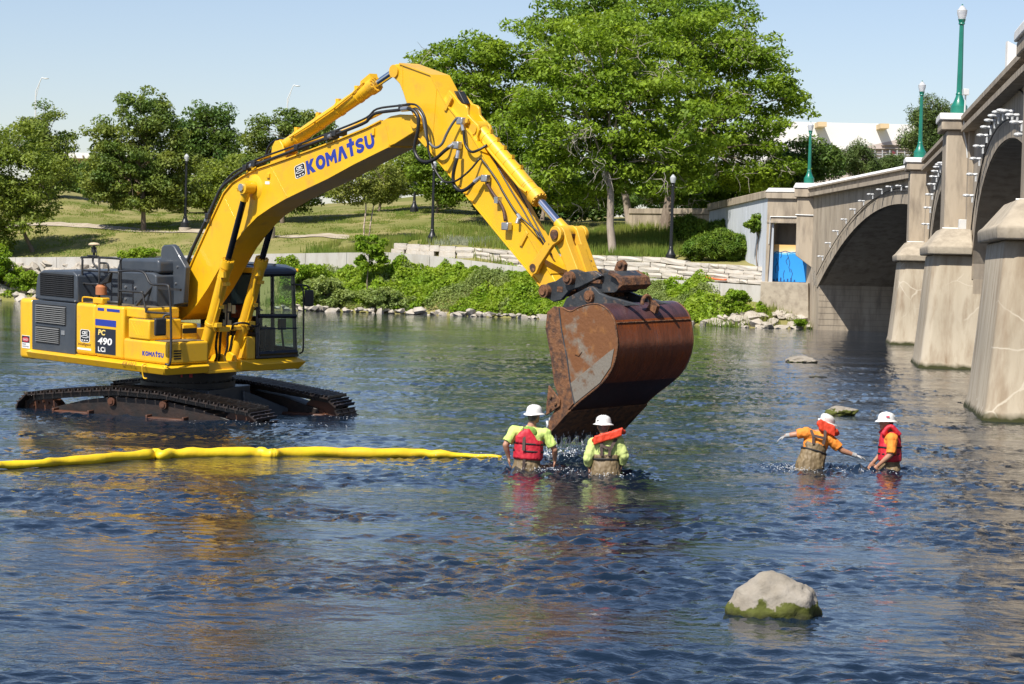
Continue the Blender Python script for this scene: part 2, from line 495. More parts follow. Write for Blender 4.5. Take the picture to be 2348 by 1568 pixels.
# ------------------------------------------------------------------ concrete arch bridge
BX, BS = 5.2, 0.126
BN = math.hypot(1, BS)
def bp(p):                         # (depth along the facade, metres out from it towards upstream, height)
    Y, o, z = p
    return (BX + BS * Y - o / BN, Y + o * BS / BN, z)
FA, FB = Vector((18.75, 107.0, 0)), Vector((16.35, 132.2, 0))          # the flared far span
FD = (FB - FA).normalized(); FN = Vector((-FD.y, FD.x, 0))
if FN.x > 0: FN = -FN
FL = (FB - FA).length
def fp(p):                         # same for the far span: (metres along it from the pier, out, height)
    s, o, z = p
    q = FA + FD * s + FN * o
    return (q.x, q.y, z)
M_conc = concrete('bridge_concrete', (0.35, 0.29, 0.215), (0.43, 0.365, 0.28), (0.17, 0.14, 0.11))
M_concd = concrete('bridge_soffit_concrete', (0.33, 0.28, 0.22), (0.42, 0.36, 0.285), (0.20, 0.165, 0.13))
M_capc = concrete('pier_cap_concrete', (0.35, 0.30, 0.23), (0.42, 0.365, 0.28), (0.22, 0.185, 0.14), streak=False, scale=2.5)
M_white = mat('white_coping_paint', (0.78, 0.77, 0.74), 0.7, col2=(0.66, 0.64, 0.6), scale=1.5)
M_green = mat('green_enamel', (0.006, 0.14, 0.095), 0.35, col2=(0.01, 0.18, 0.12), scale=1.2, coat=0.3)
M_black = mat('black_enamel', (0.012, 0.013, 0.015), 0.4)
M_conduit = mat('galvanised_conduit', (0.62, 0.63, 0.62), 0.5, metal=0.2)
M_cable = mat('dark_cable', (0.05, 0.045, 0.04), 0.7)
def pier_material():
    """stained pier concrete: run-off streaks, pale crack repairs with a branching shape, green waterline"""
    m = concrete('pier_concrete', (0.36, 0.305, 0.225), (0.45, 0.395, 0.305), (0.21, 0.15, 0.095), scale=0.7)
    nt = m.node_tree; b = nt.nodes['Principled BSDF']
    tc = nt.nodes.new('ShaderNodeTexCoord')
    src = b.inputs['Base Color'].links[0].from_socket
    dn = nt.nodes.new('ShaderNodeTexNoise'); dn.inputs['Scale'].default_value = 1.3; dn.inputs['Detail'].default_value = 4
    nt.links.new(tc.outputs['Object'], dn.inputs['Vector'])
    ad = nt.nodes.new('ShaderNodeMix'); ad.data_type = 'RGBA'; ad.inputs['Factor'].default_value = 0.28
    nt.links.new(tc.outputs['Object'], ad.inputs['A']); nt.links.new(dn.outputs['Color'], ad.inputs['B'])
    vo = nt.nodes.new('ShaderNodeTexVoronoi'); vo.feature = 'DISTANCE_TO_EDGE'; vo.inputs['Scale'].default_value = 0.95
    nt.links.new(ad.outputs['Result'], vo.inputs['Vector'])
    mr = nt.nodes.new('ShaderNodeMapRange'); mr.inputs['From Min'].default_value = 0.006; mr.inputs['From Max'].default_value = 0.016
    mr.inputs['To Min'].default_value = 1.0; mr.inputs['To Max'].default_value = 0.0
    nt.links.new(vo.outputs['Distance'], mr.inputs['Value'])
    br = nt.nodes.new('ShaderNodeTexNoise'); br.inputs['Scale'].default_value = 0.5; br.inputs['Detail'].default_value = 3
    nt.links.new(tc.outputs['Object'], br.inputs['Vector'])
    bm_ = nt.nodes.new('ShaderNodeMapRange'); bm_.inputs['From Min'].default_value = 0.47; bm_.inputs['From Max'].default_value = 0.58
    nt.links.new(br.outputs['Fac'], bm_.inputs['Value'])
    mu = nt.nodes.new('ShaderNodeMath'); mu.operation = 'MULTIPLY'
    nt.links.new(mr.outputs[0], mu.inputs[0]); nt.links.new(bm_.outputs[0], mu.inputs[1])
    mx = nt.nodes.new('ShaderNodeMix'); mx.data_type = 'RGBA'; mx.inputs['B'].default_value = (0.47, 0.415, 0.325, 1)
    nt.links.new(mu.outputs[0], mx.inputs['Factor']); nt.links.new(src, mx.inputs['A'])
    # algae at the waterline
    sx = nt.nodes.new('ShaderNodeSeparateXYZ'); nt.links.new(tc.outputs['Object'], sx.inputs[0])
    nn = nt.nodes.new('ShaderNodeTexNoise'); nn.inputs['Scale'].default_value = 3.0
    nt.links.new(tc.outputs['Object'], nn.inputs['Vector'])
    sb = nt.nodes.new('ShaderNodeMath'); sb.operation = 'MULTIPLY_ADD'; sb.inputs[1].default_value = -0.22
    nt.links.new(nn.outputs['Fac'], sb.inputs[0]); nt.links.new(sx.outputs['Z'], sb.inputs[2])
    ar = nt.nodes.new('ShaderNodeMapRange'); ar.inputs['From Min'].default_value = -0.06; ar.inputs['From Max'].default_value = 0.06
    ar.inputs['To Min'].default_value = 1; ar.inputs['To Max'].default_value = 0
    nt.links.new(sb.outputs[0], ar.inputs['Value'])
    m2 = nt.nodes.new('ShaderNodeMix'); m2.data_type = 'RGBA'; m2.inputs['B'].default_value = (0.035, 0.037, 0.012, 1)
    nt.links.new(ar.outputs[0], m2.inputs['Factor']); nt.links.new(mx.outputs['Result'], m2.inputs['A'])
    nt.links.new(m2.outputs['Result'], b.inputs['Base Color'])
    return m
M_pier = pier_material()

PIERS = [(47.4, 52.9), (75.6, 81.1), (102.8, 108.3)]          # near and far face of each pier, by depth
PIL_Y = [(50.0, 52.2), (78.0, 80.2), (106.4, 108.4)]
bridge = empty('arch_bridge', bp((64, 0, 0)))
tag(bridge, 'tan concrete arch bridge with tapered river piers along the right side', 'bridge')
def bpart(m, name, mt, **k): return keep(m.build(name, mt, **k), bridge)

def arch_pts(Yc, a, z0, b, n=28, ex=2.15):
    out = []
    for i in range(n + 1):
        t = math.pi * i / n
        c, s = math.cos(t), math.sin(t)
        out.append((Yc + a * math.copysign(abs(c) ** (2 / ex), c), z0 + b * abs(s) ** (2 / ex)))
    return out
BAND = [(0.0, 7.74), (0.40, 7.74), (0.40, 7.90), (0.22, 7.92), (0.22, 8.10), (0.42, 8.12), (0.42, 8.27), (0.0, 8.27)]
def span(Ya, Yb, zs=2.9, zb=3.75, nm='arch_span'):
    Yc, a = (Ya + Yb) / 2, (Yb - Ya) / 2
    arc = arch_pts(Yc, a, zs, zb)                                # from far (Yb) to near (Ya)
    m = MB(); m.prism([(Yb + 2.9, -0.6), (Yb + 2.9, 7.74), (Ya - 2.9, 7.74), (Ya - 2.9, -0.6), (Ya, -0.6)] + arc[::-1] + [(Yb, -0.6)], 0, -13, bp)
    o = bpart(m, nm, M_conc)
    o.data.materials.append(M_concd)
    for p in o.data.polygons:                                    # the barrel under the arch is slightly greyer concrete
        c = p.center
        if len(p.vertices) == 4 and abs(p.normal.z) > 0.02 and c.z < 7.2 and c.z > zs - 0.5: p.material_index = 1
    ring = arch_pts(Yc, a + 0.02, zs, zb + 0.02); ring2 = arch_pts(Yc, a + 0.42, zs, zb + 0.44)
    m = MB(); m.prism(ring + ring2[::-1], 0.05, -0.3, bp); r = m.build('arch_ring', M_conc); r.parent = o
    # parapet mouldings
    m = MB(); n = len(BAND)
    vs = [bp((Ya - 2.9, q[0], q[1])) for q in BAND] + [bp((Yb + 2.9, q[0], q[1])) for q in BAND]
    m.add(vs, [tuple(range(n)), tuple(range(2 * n - 1, n - 1, -1))] + [(i, (i + 1) % n, (i + 1) % n + n, i + n) for i in range(n)])
    bpart(m, 'parapet', M_conc)
    m = MB(); m.prism([(Ya - 2.9, 7.744), (Yb + 2.9, 7.744), (Yb + 2.9, 8.27), (Ya - 2.9, 8.27)], -12.4, -13, bp); bpart(m, 'parapet', M_conc)
    return Yc, a, zs, zb
SP = [span(52.9, 75.6), span(81.1, 102.8), span(24.0, 47.4)]
# the span beyond the last pier, flared towards the bank
def far_arch(s):
    u = s - 5.6
    return 6.45 - u * u / 66.0 if u > -8 else 6.4
m = MB()
arc = [(s, far_arch(s)) for s in np.linspace(0.0, 22.2, 26)]
m.prism([(0.0, 7.66), (FL - 0.2, 7.4), (FL - 0.2, -0.6), (22.2, -0.6)] + arc[::-1], 0, -13, fp)
fs = bpart(m, 'arch_span', M_conc)
fs.data.materials.append(M_concd)
for p in fs.data.polygons:
    if len(p.vertices) == 4 and abs(p.normal.z) > 0.02 and p.center.z < 7.0: p.material_index = 1
m = MB(); m.prism(arc + [(s, z + 0.42 + 0.1 * (s / 22)) for s, z in arc[::-1]], 0.05, -0.2, fp); r = m.build('arch_ring', M_conc); r.parent = fs
def far_band(prof, nm, mt, s0=-1.0, s1=FL):
    m = MB(); n = len(prof)
    vs = []
    for s in (s0, s1):
        dz = -0.30 * (s / FL)
        vs += [fp((s, q[0], q[1] + dz)) for q in prof]
    m.add(vs, [tuple(range(n)), tuple(range(2 * n - 1, n - 1, -1))] + [(i, (i + 1) % n, (i + 1) % n + n, i + n) for i in range(n)])
    return bpart(m, nm, mt)
far_band([(0, 7.60), (0.35, 7.60), (0.35, 7.80), (0.22, 7.82), (0.22, 8.02), (0.36, 8.03), (0.36, 8.10), (0, 8.10)], 'parapet', M_conc)
far_band([(0.36, 8.104), (0.36, 8.12), (0.0, 8.30), (-0.35, 8.30), (-0.35, 8.104)], 'coping', M_white)
far_band([(-0.5, 8.31), (-0.5, 8.40), (-0.56, 8.40), (-0.56, 8.31)], 'railing', M_green)
# piers
def pier(Y0, Y1):
    out, lo = [], []
    m = MB()
    Yc = (Y0 + Y1) / 2
    levels = [(-1.0, 1.78, 0.52), (0.0, 1.66, 0.36), (0.25, 1.58, 0.22), (1.6, 1.45, 0.08), (3.66, 1.28, -0.12)]
    rings = []
    for z, o, g in levels:
        h = (Y1 - Y0) / 2 + g
        # blunt upstream nose with chamfered corners
        pts = [(Yc - h, -12.5), (Yc - h, o - 0.22), (Yc - h + 0.22, o), (Yc + h - 0.22, o), (Yc + h, o - 0.22), (Yc + h, -12.5)]
        rings.append([bp((a, b, z)) for a, b in pts])
    n = 6
    vs = [p for r_ in rings for p in r_]
    fs_ = [tuple(range(n - 1, -1, -1)), tuple(range((len(rings) - 1) * n, len(rings) * n))]
    for i in range(len(rings) - 1):
        fs_ += [(i * n + k, i * n + (k + 1) % n, (i + 1) * n + (k + 1) % n, (i + 1) * n + k) for k in range(n)]
    m.add(vs, fs_)
    p = bpart(m, 'pier', M_pier, bevel=0.06)
    h = (Y1 - Y0) / 2 + 0.06
    m = MB(); rings = []
    for z, o, g in ((3.664, 1.46, 0.12), (3.92, 1.48, 0.14), (4.0, 1.38, 0.05), (4.52, 0.98, -0.9)):
        hh = h + g
        rings.append([bp((a, b, z)) for a, b in [(Yc - hh, 0.05), (Yc - hh, o - 0.2), (Yc - hh + 0.2, o), (Yc + hh - 0.2, o), (Yc + hh, o - 0.2), (Yc + hh, 0.05)]])
    vs = [q for r_ in rings for q in r_]
    fs_ = [tuple(range(n - 1, -1, -1)), tuple(range((len(rings) - 1) * n, len(rings) * n))]
    for i in range(len(rings) - 1):
        fs_ += [(i * n + k, i * n + (k + 1) % n, (i + 1) * n + (k + 1) % n, (i + 1) * n + k) for k in range(n)]
    m.add(vs, fs_)
    c = m.build('pier_cap', M_capc, bevel=0.04); c.parent = p
for y0, y1 in PIERS: pier(y0, y1)
def pilaster(Y0, Y1, z0=4.5, k=0.0):
    m = MB(); m.prism([(Y0, z0), (Y1, z0), (Y1, 7.8), (Y0, 7.8)], 0.86 - k, -0.1, bp); p = bpart(m, 'pilaster', M_conc, bevel=0.05)
    m = MB(); m.prism([(Y0 - 0.75, z0 - 0.6), (Y1 + 0.75, z0 - 0.6), (Y1 + 0.75, 7.735), (Y0 - 0.75, 7.735)], 0.16, -0.1, bp); q = m.build('backing_strip', M_conc); q.parent = p
    m = MB(); m.prism([(Y0 - 0.14, 7.8), (Y1 + 0.14, 7.8), (Y1 + 0.14, 8.13), (Y0 - 0.14, 8.13)], 1.04 - k, -0.2, bp); q = m.build('pilaster_block', M_conc, bevel=0.04); q.parent = p
    m = MB(); m.prism([(Y0 - 0.2, 8.134), (Y1 + 0.2, 8.134), (Y1 + 0.2, 8.30), (Y1 + 0.05, 8.37), (Y0 - 0.05, 8.37), (Y0 - 0.2, 8.30)], 1.10 - k, -0.26, bp); q = m.build('pilaster_cap', M_white, bevel=0.03); q.parent = p
for i, (y0, y1) in enumerate(PIL_Y): pilaster(y0, y1, k=0.24 if i == 0 else 0.0)
# far abutment pilaster with its corbelled foot, the mural recess, base block and the inner abutment wall
AP = at(1831, 540, 131.6); AP.z = 0
AQ = at(1757, 540, 132.3); AQ.z = 0
ax = (AP - AQ).normalized(); an = Vector((ax.y, -ax.x, 0))        # an points towards the camera
def ap(p): q = AQ + ax * p[0] + an * p[1]; return (q.x, q.y, p[2])
aw = (AP - AQ).length
zt = lambda y, Y=131.8: at(1800, y, Y).z
m = MB(); m.prism([(aw - 0.02, zt(585)), (aw + 0.95, zt(613)), (aw + 0.95, zt(452)), (aw - 0.02, zt(452))], 0.55, -0.5, ap); p = bpart(m, 'pilaster', M_conc, bevel=0.04)
m = MB(); m.prism([(aw - 0.14, zt(452) + 0.003), (aw + 1.08, zt(452) + 0.003), (aw + 1.08, zt(431)), (aw - 0.14, zt(431))], 0.72, -0.6, ap); q = m.build('pilaster_block', M_conc, bevel=0.03); q.parent = p
m = MB(); m.prism([(aw - 0.2, zt(431) + 0.003), (aw + 1.14, zt(431) + 0.003), (aw + 1.0, zt(420)), (aw - 0.06, zt(420))], 0.78, -0.7, ap); q = m.build('pilaster_cap', M_white); q.parent = p
ztop, zlint, zrec0 = zt(455), zt(506), zt(646)
m = MB(); m.prism([(0, zlint), (aw, zlint), (aw, ztop), (0, ztop)], 0, -1.6, ap); bpart(m, 'lintel_wall', M_conc)
m = MB(); m.prism([(0, zlint - 0.14), (aw, zlint - 0.14), (aw, zlint - 0.004), (0, zlint - 0.004)], 0.06, -0.9, ap); bpart(m, 'lintel', M_conc, bevel=0.02)
m = MB(); m.prism([(-0.05, ztop + 0.004), (aw - 0.16, ztop + 0.004), (aw - 0.16, ztop + 0.36), (-0.05, ztop + 0.36)], 0.16, -1.6, ap); bpart(m, 'parapet', M_conc)
m = MB(); m.prism([(-0.1, ztop + 0.364), (aw - 0.22, ztop + 0.364), (aw - 0.22, ztop + 0.58), (0.1, ztop + 0.58)], 0.2, -1.2, ap); bpart(m, 'coping', M_white)
m = MB(); m.prism([(0, -0.4), (0.05, -0.4), (0.24, zlint - 0.15), (0, zlint - 0.15)], 0.02, -1.6, ap); bpart(m, 'jamb', M_conc)
m = MB(); m.prism([(aw + 0.56, -0.4), (aw + 2.2, -0.4), (aw + 2.2, zt(425)), (aw - 0.02, zt(425)), (aw - 0.02, zt(588)), (aw + 0.56, zt(612))], -0.55, -1.6, ap); bpart(m, 'abutment_wall', M_conc)
m = MB(); m.prism([(-0.1, -0.4), (aw + 0.9, -0.4), (aw + 0.75, zrec0 - 0.02), (-0.1, zrec0 - 0.02)], 0.55, -0.88, ap); bpart(m, 'abutment_base', M_capc, bevel=0.03)
m = MB(); m.prism([(0, zrec0), (aw, zrec0), (aw, zlint), (0, zlint)], -1.9, -2.2, ap); bpart(m, 'recess_back', M_concd)
# inner face of the abutment under the far arch, seen through it
ia = Vector(fp((22.3, 0.0, 0))); ib = Vector((ia.x + 13, ia.y + 1.2, 0))
m = MB(); d_ = (ib - ia).normalized(); n_ = Vector((d_.y, -d_.x, 0))
vs = [ia + n_ * 0.45, ib + n_ * 0.45, ib - n_ * 2, ia - n_ * 2]
m.add([(v.x, v.y, -0.6) for v in vs] + [(v.x, v.y, 7.0) for v in vs], [(0, 1, 2, 3), (4, 7, 6, 5), (0, 4, 5, 1), (1, 5, 6, 2), (2, 6, 7, 3), (3, 7, 4, 0)])
bpart(m, 'abutment_inner_wall', M_conc)
m = MB()
for k in range(9):
    z_ = 0.25 + k * 0.33
    a_, b_ = ia + n_ * 0.46, ib + n_ * 0.46
    m.add([(a_.x, a_.y, z_), (b_.x, b_.y, z_), (b_.x, b_.y, z_ + 0.03), (a_.x, a_.y, z_ + 0.03)], [(0, 1, 2, 3)])
M_formline = concrete('form_line_stain', (0.26, 0.22, 0.17), (0.33, 0.28, 0.22), (0.2, 0.17, 0.13))
bpart(m, 'form_line', M_formline)['kind'] = 'stuff'
# mural panel in the recess
def mural_material():
    m = bpy.data.materials.new('mural_paint'); m.use_nodes = True
    nt = m.node_tree; b = nt.nodes['Principled BSDF']; b.inputs['Roughness'].default_value = 0.7
    tc = nt.nodes.new('ShaderNodeTexCoord'); sx = nt.nodes.new('ShaderNodeSeparateXYZ')
    nt.links.new(tc.outputs['Generated'], sx.inputs[0])
    nz = nt.nodes.new('ShaderNodeTexNoise'); nz.inputs['Scale'].default_value = 4
    nt.links.new(tc.outputs['Generated'], nz.inputs['Vector'])
    ma = nt.nodes.new('ShaderNodeMath'); ma.operation = 'MULTIPLY_ADD'; ma.inputs[1].default_value = 0.12
    nt.links.new(nz.outputs['Fac'], ma.inputs[0]); nt.links.new(sx.outputs['Z'], ma.inputs[2])
    cr = nt.nodes.new('ShaderNodeValToRGB'); e = cr.color_ramp
    e.elements[0].position = 0; e.elements[0].color = (0.03, 0.25, 0.62, 1)
    e.elements[1].position = 1.0; e.elements[1].color = (0.72, 0.45, 0.16, 1)
    for pos, c in ((0.12, (0.02, 0.27, 0.70)), (0.80, (0.015, 0.26, 0.68)), (0.815, (0.16, 0.50, 0.78)), (0.85, (0.25, 0.55, 0.76)), (0.865, (0.70, 0.58, 0.38)), (0.93, (0.75, 0.52, 0.24))):
        q = e.elements.new(pos); q.color = (*c, 1)
    nt.links.new(ma.outputs[0], cr.inputs[0]); nt.links.new(cr.outputs[0], b.inputs['Base Color'])
    return m
M_mural = mural_material()
zm1 = zt(560)
mural = empty('mural', ap((aw / 2, -0.95, zrec0)))
tag(mural, 'blue painted mural panel filling the lower half of the bridge recess', 'mural')
m = MB(); m.prism([(0.02, zrec0 + 0.003), (aw + 0.55, zrec0 + 0.003), (aw + 0.55, zm1), (0.02, zm1)], -0.9, -0.98, ap); keep(m.build('panel', M_mural), mural)
M_mline = mat('mural_dark_line', (0.01, 0.06, 0.2), 0.7)
m = MB()
def mline(pts, w=0.02):
    for (x0, z0), (x1, z1) in zip(pts, pts[1:]):
        d = Vector((x1 - x0, z1 - z0)).normalized() * w
        m.add([ap((x0 - d.y, -0.896, z0 + d.x)), ap((x0 + d.y, -0.896, z0 - d.x)), ap((x1 + d.y, -0.896, z1 - d.x)), ap((x1 - d.y, -0.896, z1 + d.x))], [(0, 1, 2, 3)])
hm = zm1 - zrec0
for pts in ([(0.35, .62), (0.42, .5), (0.30, .38), (0.36, .22)], [(0.42, .5), (0.52, .36), (0.5, .28)], [(0.62, .8), (0.66, .7), (0.6, .63)], [(0.95, .78), (1.05, .66), (0.92, .55), (1.0, .45)], [(1.05, .66), (1.15, .5), (1.1, .38), (1.18, .25)], [(0.85, .3), (0.78, .18), (0.82, .08)], [(0.1, .7), (0.35, .8), (0.6, .78), (0.85, .82), (1.2, .77), (1.6, .8)], [(1.2, .35), (1.32, .22), (1.26, .1)]):
    mline([(a, zrec0 + 0.01 + b * hm) for a, b in pts])
keep(m.build('painted_line', M_mline), mural)['kind'] = 'stuff'
m = MB()
for k in range(7):
    m.add([ap((0.2 + k * 0.2, -0.894, zrec0 + 0.02)), ap((0.29 + k * 0.2, -0.894, zrec0 + 0.02)), ap((0.29 + k * 0.2, -0.894, zrec0 + 0.13 + 0.05 * (k % 3))), ap((0.2 + k * 0.2, -0.894, zrec0 + 0.13 + 0.05 * (k % 3)))], [(0, 1, 2, 3)])
keep(m.build('painted_skyline', M_mline), mural)['kind'] = 'stuff'
# wing wall running back from the abutment
M_wing = concrete('wing_wall_paint', (0.50, 0.53, 0.57), (0.56, 0.59, 0.63), (0.42, 0.44, 0.46))
wing = empty('wing_wall', AQ); tag(wing, 'pale blue grey concrete wing wall running back from the bridge', 'wall')
WB = at(1625, 490, 150); WB.z = 0
def wall_seg(A, B, za0, za1, zb0, zb1, th):
    d = (B - A).normalized(); n_ = Vector((d.y, -d.x, 0)) * th
    return [(A.x, A.y, za0), (B.x, B.y, zb0), (B.x + n_.x, B.y + n_.y, zb0), (A.x + n_.x, A.y + n_.y, za0), (A.x, A.y, za1), (B.x, B.y, zb1), (B.x + n_.x, B.y + n_.y, zb1), (A.x + n_.x, A.y + n_.y, za1)], [(0, 1, 2, 3), (4, 7, 6, 5), (0, 4, 5, 1), (1, 5, 6, 2), (2, 6, 7, 3), (3, 7, 4, 0)]
dW = (WB - AQ); 
zA, zB = zt(455, 132.3), at(1625, 484, 150).z
for k in range(3):                                                # three poured panels
    a_, b_ = k / 3 + (0.003 if k else 0), (k + 1) / 3 - 0.003
    m = MB(); m.add(*wall_seg(AQ + dW * a_, AQ + dW * b_, 1.0, zA + (zB - zA) * a_, 3.0, zA + (zB - zA) * b_, 0.4)); keep(m.build('wall_panel', M_wing), wing)
m = MB(); A_, B_ = AQ + Vector((-0.12, -0.1, 0)), WB + Vector((-0.12, 0, 0))
m.add(*wall_seg(A_, B_, zA + 0.003, zA + 0.42, zB + 0.003, zB + 0.46, 0.62)); keep(m.build('coping', M_conc, bevel=0.03), wing)
W2 = at(1440, 490, 158); W2.z = 0
park = empty('park_wall', W2); tag(park, 'low grey concrete wall in tree shade behind the lamp post', 'wall')
m = MB(); m.add(*wall_seg(WB, W2, 3.5, at(1625, 492, 150).z, 3.8, at(1440, 490, 158).z, 0.3)); keep(m.build('wall_panel', M_conc), park)
m = MB(); m.add(*wall_seg(WB + Vector((0, -0.15, 0)), W2 + Vector((0, -0.15, 0)), at(1625, 492, 150).z + 0.003, at(1625, 478, 150).z, at(1440, 490, 158).z + 0.003, at(1440, 478, 158).z, 0.6)); keep(m.build('coping', M_conc, bevel=0.03), park)

# ------------------------------------------------------------------ lamps
M_globe = mat('frosted_glass_globe', (0.75, 0.76, 0.76), 0.25, col2=(0.62, 0.64, 0.66), scale=8)
M_globe.node_tree.nodes['Principled BSDF'].inputs['Transmission Weight'].default_value = 0.35
def lamp(name, loc, h, metal, label, group, base=None, s=1.0):
    t = empty(name, loc); tag(t, label, 'lamp', group)
    m = MB(); m.lathe([(0.30 * s, 0), (0.30 * s, 0.32 * s), (0.25 * s, 0.38 * s), (0.19 * s, 0.50 * s), (0.13 * s, 0.66 * s), (0.12 * s, 0.72 * s), (0.135 * s, 0.75 * s), (0.11 * s, 0.8 * s)], n=16); m.build('base', metal, t, smooth=True)
    m = MB()
    prof = []
    n = 16
    for r_, z_ in ((0.108 * s, 0.8 * s), (0.078 * s, h - 0.72 * s)):
        prof += [(r_ * (1 if k % 2 else 0.9), z_, 2 * math.pi * k / n) for k in range(n)]
    m.add([(a * math.cos(c), a * math.sin(c), b) for a, b, c in prof], [(k, (k + 1) % n, (k + 1) % n + n, k + n) for k in range(n)])
    m.build('shaft', metal, t)
    m = MB(); m.lathe([(0.08 * s, h - 0.73 * s), (0.12 * s, h - 0.70 * s), (0.10 * s, h - 0.66 * s), (0.13 * s, h - 0.56 * s), (0.14 * s, h - 0.54 * s)], n=16); m.build('collar', metal, t, smooth=True)
    m = MB(); m.lathe([(0.12 * s, h - 0.54 * s), (0.17 * s, h - 0.36 * s), (0.185 * s, h - 0.22 * s), (0.15 * s, h - 0.20 * s), (0.10 * s, h - 0.12 * s), (0.055 * s, h - 0.07 * s), (0.03 * s, h - 0.05 * s)], n=16); g = m.build('globe', M_globe, t, smooth=True)
    m = MB(); m.lathe([(0.03 * s, h - 0.05 * s), (0.035 * s, h - 0.03 * s), (0.012 * s, h)], n=8); q = m.build('finial', metal, smooth=True); q.parent = g
    if base:
        m = MB(); m.lathe([(0.42 * s, -base - 0.3), (0.40 * s, 0.0)], n=14); m.build('footing', M_capc, t, bevel=0.02)
    return t
for (Y0, Y1), lb in zip(PIL_Y[1:], ('tall green lamp post on the middle bridge pilaster, nearest of the green lamps', 'green lamp post on the bridge pilaster beside the dark pine')):
    q = bp(((Y0 + Y1) / 2, 0.42, 8.372)); lamp('bridge_lamp', q, 3.72 if Y0 < 90 else 3.55, M_green, lb, 'green lamps on the bridge parapet', s=0.95)
q = ap((aw + 0.48, 0.0, zt(420) + 0.001)); lamp('bridge_lamp', q, 3.45, M_green, 'green lamp post at the bank end of the bridge, smallest in view', 'green lamps on the bridge parapet', s=0.95)
for x, Y, ytop, lb, bs in ((1537, 139.2, 398, 'black park lamp post with clear globe behind the limestone wall', None), (989, 148, 366, 'black park lamp post partly hidden by the black hydraulic hoses', None),
                   (422, 160, 351, 'black park lamp post on a white footing left of the boom', 0.25), (615, 155.5, 400, 'black park lamp post on a tall round footing behind the boom cylinder', 0.75),
                   (946, 170, 380, 'distant black lamp post on the grassy hill under the boom', None)):
    g_ = ground_at(x, Y); hh = at(x, ytop, Y).z - g_.z - (bs or 0)
    lamp('park_lamp', (g_.x, g_.y, g_.z + (bs or 0)), hh, M_black, lb, 'black park lamps along the riverside path', bs, 1.0)

# ------------------------------------------------------------------ strings of arch lights
def arch_lights(path, outs, every, fn, label, nm='arch_light_string'):
    t = empty(nm, fn((path[0][0], 0.1, path[0][1]))); tag(t, label, 'string lights', 'light strings around the bridge arches')
    m = MB(); m.tube([fn((a, outs, b)) for a, b in path], 0.022, 6); keep(m.build('conduit', M_cable), t)
    acc = 0.0; last = path[0]
    bulb = None
    for a, b in path[1:]:
        acc += math.hypot(a - last[0], b - last[1]); last = (a, b)
        if acc >= every:
            acc = 0
            p0 = Vector(fn((a, outs, b))); o = Vector(fn((a, outs + 1, b))) - p0
            if bulb is None:
                m = MB(); m.lathe([(0.05, 0.02), (0.085, 0.05), (0.085, 0.2), (0.06, 0.24), (0.09, 0.3), (0.105, 0.4), (0.08, 0.5), (0.03, 0.55)], n=10, axis=Vector((1, 0, 0)))
                m.cyl((0.1, 0, -0.42), (0.1, 0, 0.0), 0.05, 0.05, 8)
                m.v = [(a * .68, b * .68, c * .52) for a, b, c in m.v]; bulb = m.build('bulb', M_globe, smooth=True)
                ob = bulb
            else:
                ob = bulb.copy(); C.objects.link(ob)
            ob.rotation_euler = (0, 0, math.atan2(o.y, o.x)); ob.location = p0 + Vector((0, 0, 0.22))
            keep(ob, t)
def ell_path(Yc, a, z0, b, lo, hi, n=120):
    return [(Yc + a * math.copysign(abs(math.cos(t)) ** 0.93, math.cos(t)), z0 + b * abs(math.sin(t)) ** 0.93) for t in np.linspace(lo, hi, n)]
Yc, a_, zs, zb = SP[0]
arch_lights(ell_path(Yc, a_ + 0.55, zs, zb + 0.5, 0.35, 2.4), 0.12, 1.35, bp, 'white bulb light string around the near arch, largest bulbs')
Yc, a_, zs, zb = SP[1]
arch_lights(ell_path(Yc, a_ + 0.55, zs, zb + 0.5, 0.25, 2.4), 0.12, 1.35, bp, 'white bulb light string on the middle arch between two pilasters')
arch_lights([(s, far_arch(s) + 0.62) for s in np.linspace(22.0, 1.0, 140)], 0.12, 1.75, fp, 'white bulb light string around the far arch beside the mural')
m = MB(); m.tube([fp((s, 0.03, far_arch(s) * 0.4 + (2.6 + 5.1 * (1 - ((s - 5.0) / 17.2) ** 2)) * 0.6 if s > 4 else 7.3)) for s in np.linspace(22, 4.2, 30)], 0.02, 5); bpart(m, 'cable', M_cable)
Yc, a_, zs, zb = SP[0]
m = MB(); m.tube([bp((y, 0.03, z)) for y, z in ell_path(Yc, a_ - 0.3, zs + 0.6, zb + 0.7, 0.3, 2.6, 50)], 0.02, 5); bpart(m, 'cable', M_cable)
# white conduits clipped to the pilasters
for (Y0, Y1) in PIL_Y:
    m = MB(); m.tube([bp((Y0 - 0.03, 0.90, 4.56)), bp((Y0 - 0.03, 0.05, 4.56)), bp((Y0 - 0.4, 0.2, 4.56))], 0.03, 6); bpart(m, 'conduit', M_conduit)
m = MB(); Y0 = PIL_Y[1][0]
m.tube([bp((Y0 - 0.25, 0.3, 8.95)), bp((Y0 - 0.25, 0.32, 7.75)), bp((Y0 - 0.1, 0.2, 7.3)), bp((Y0 - 0.1, 0.16, 6.9))], 0.03, 6); bpart(m, 'conduit', M_conduit)
m = MB(); q = bp((Y0 - 0.25, 0.3, 8.95)); m.box(q[0] - 0.09, q[0] + 0.09, q[1] - 0.15, q[1] + 0.15, q[2], q[2] + 0.2); bpart(m, 'camera_box', M_conduit, bevel=0.01)
m = MB(); q = bp((PIL_Y[1][0] - 0.5, 0.2, 4.5)); m.box(q[0] - 0.2, q[0] + 0.2, q[1] - 0.1, q[1] + 0.1, q[2], q[2] + 0.35); bpart(m, 'junction_box', M_conduit, bevel=0.01)
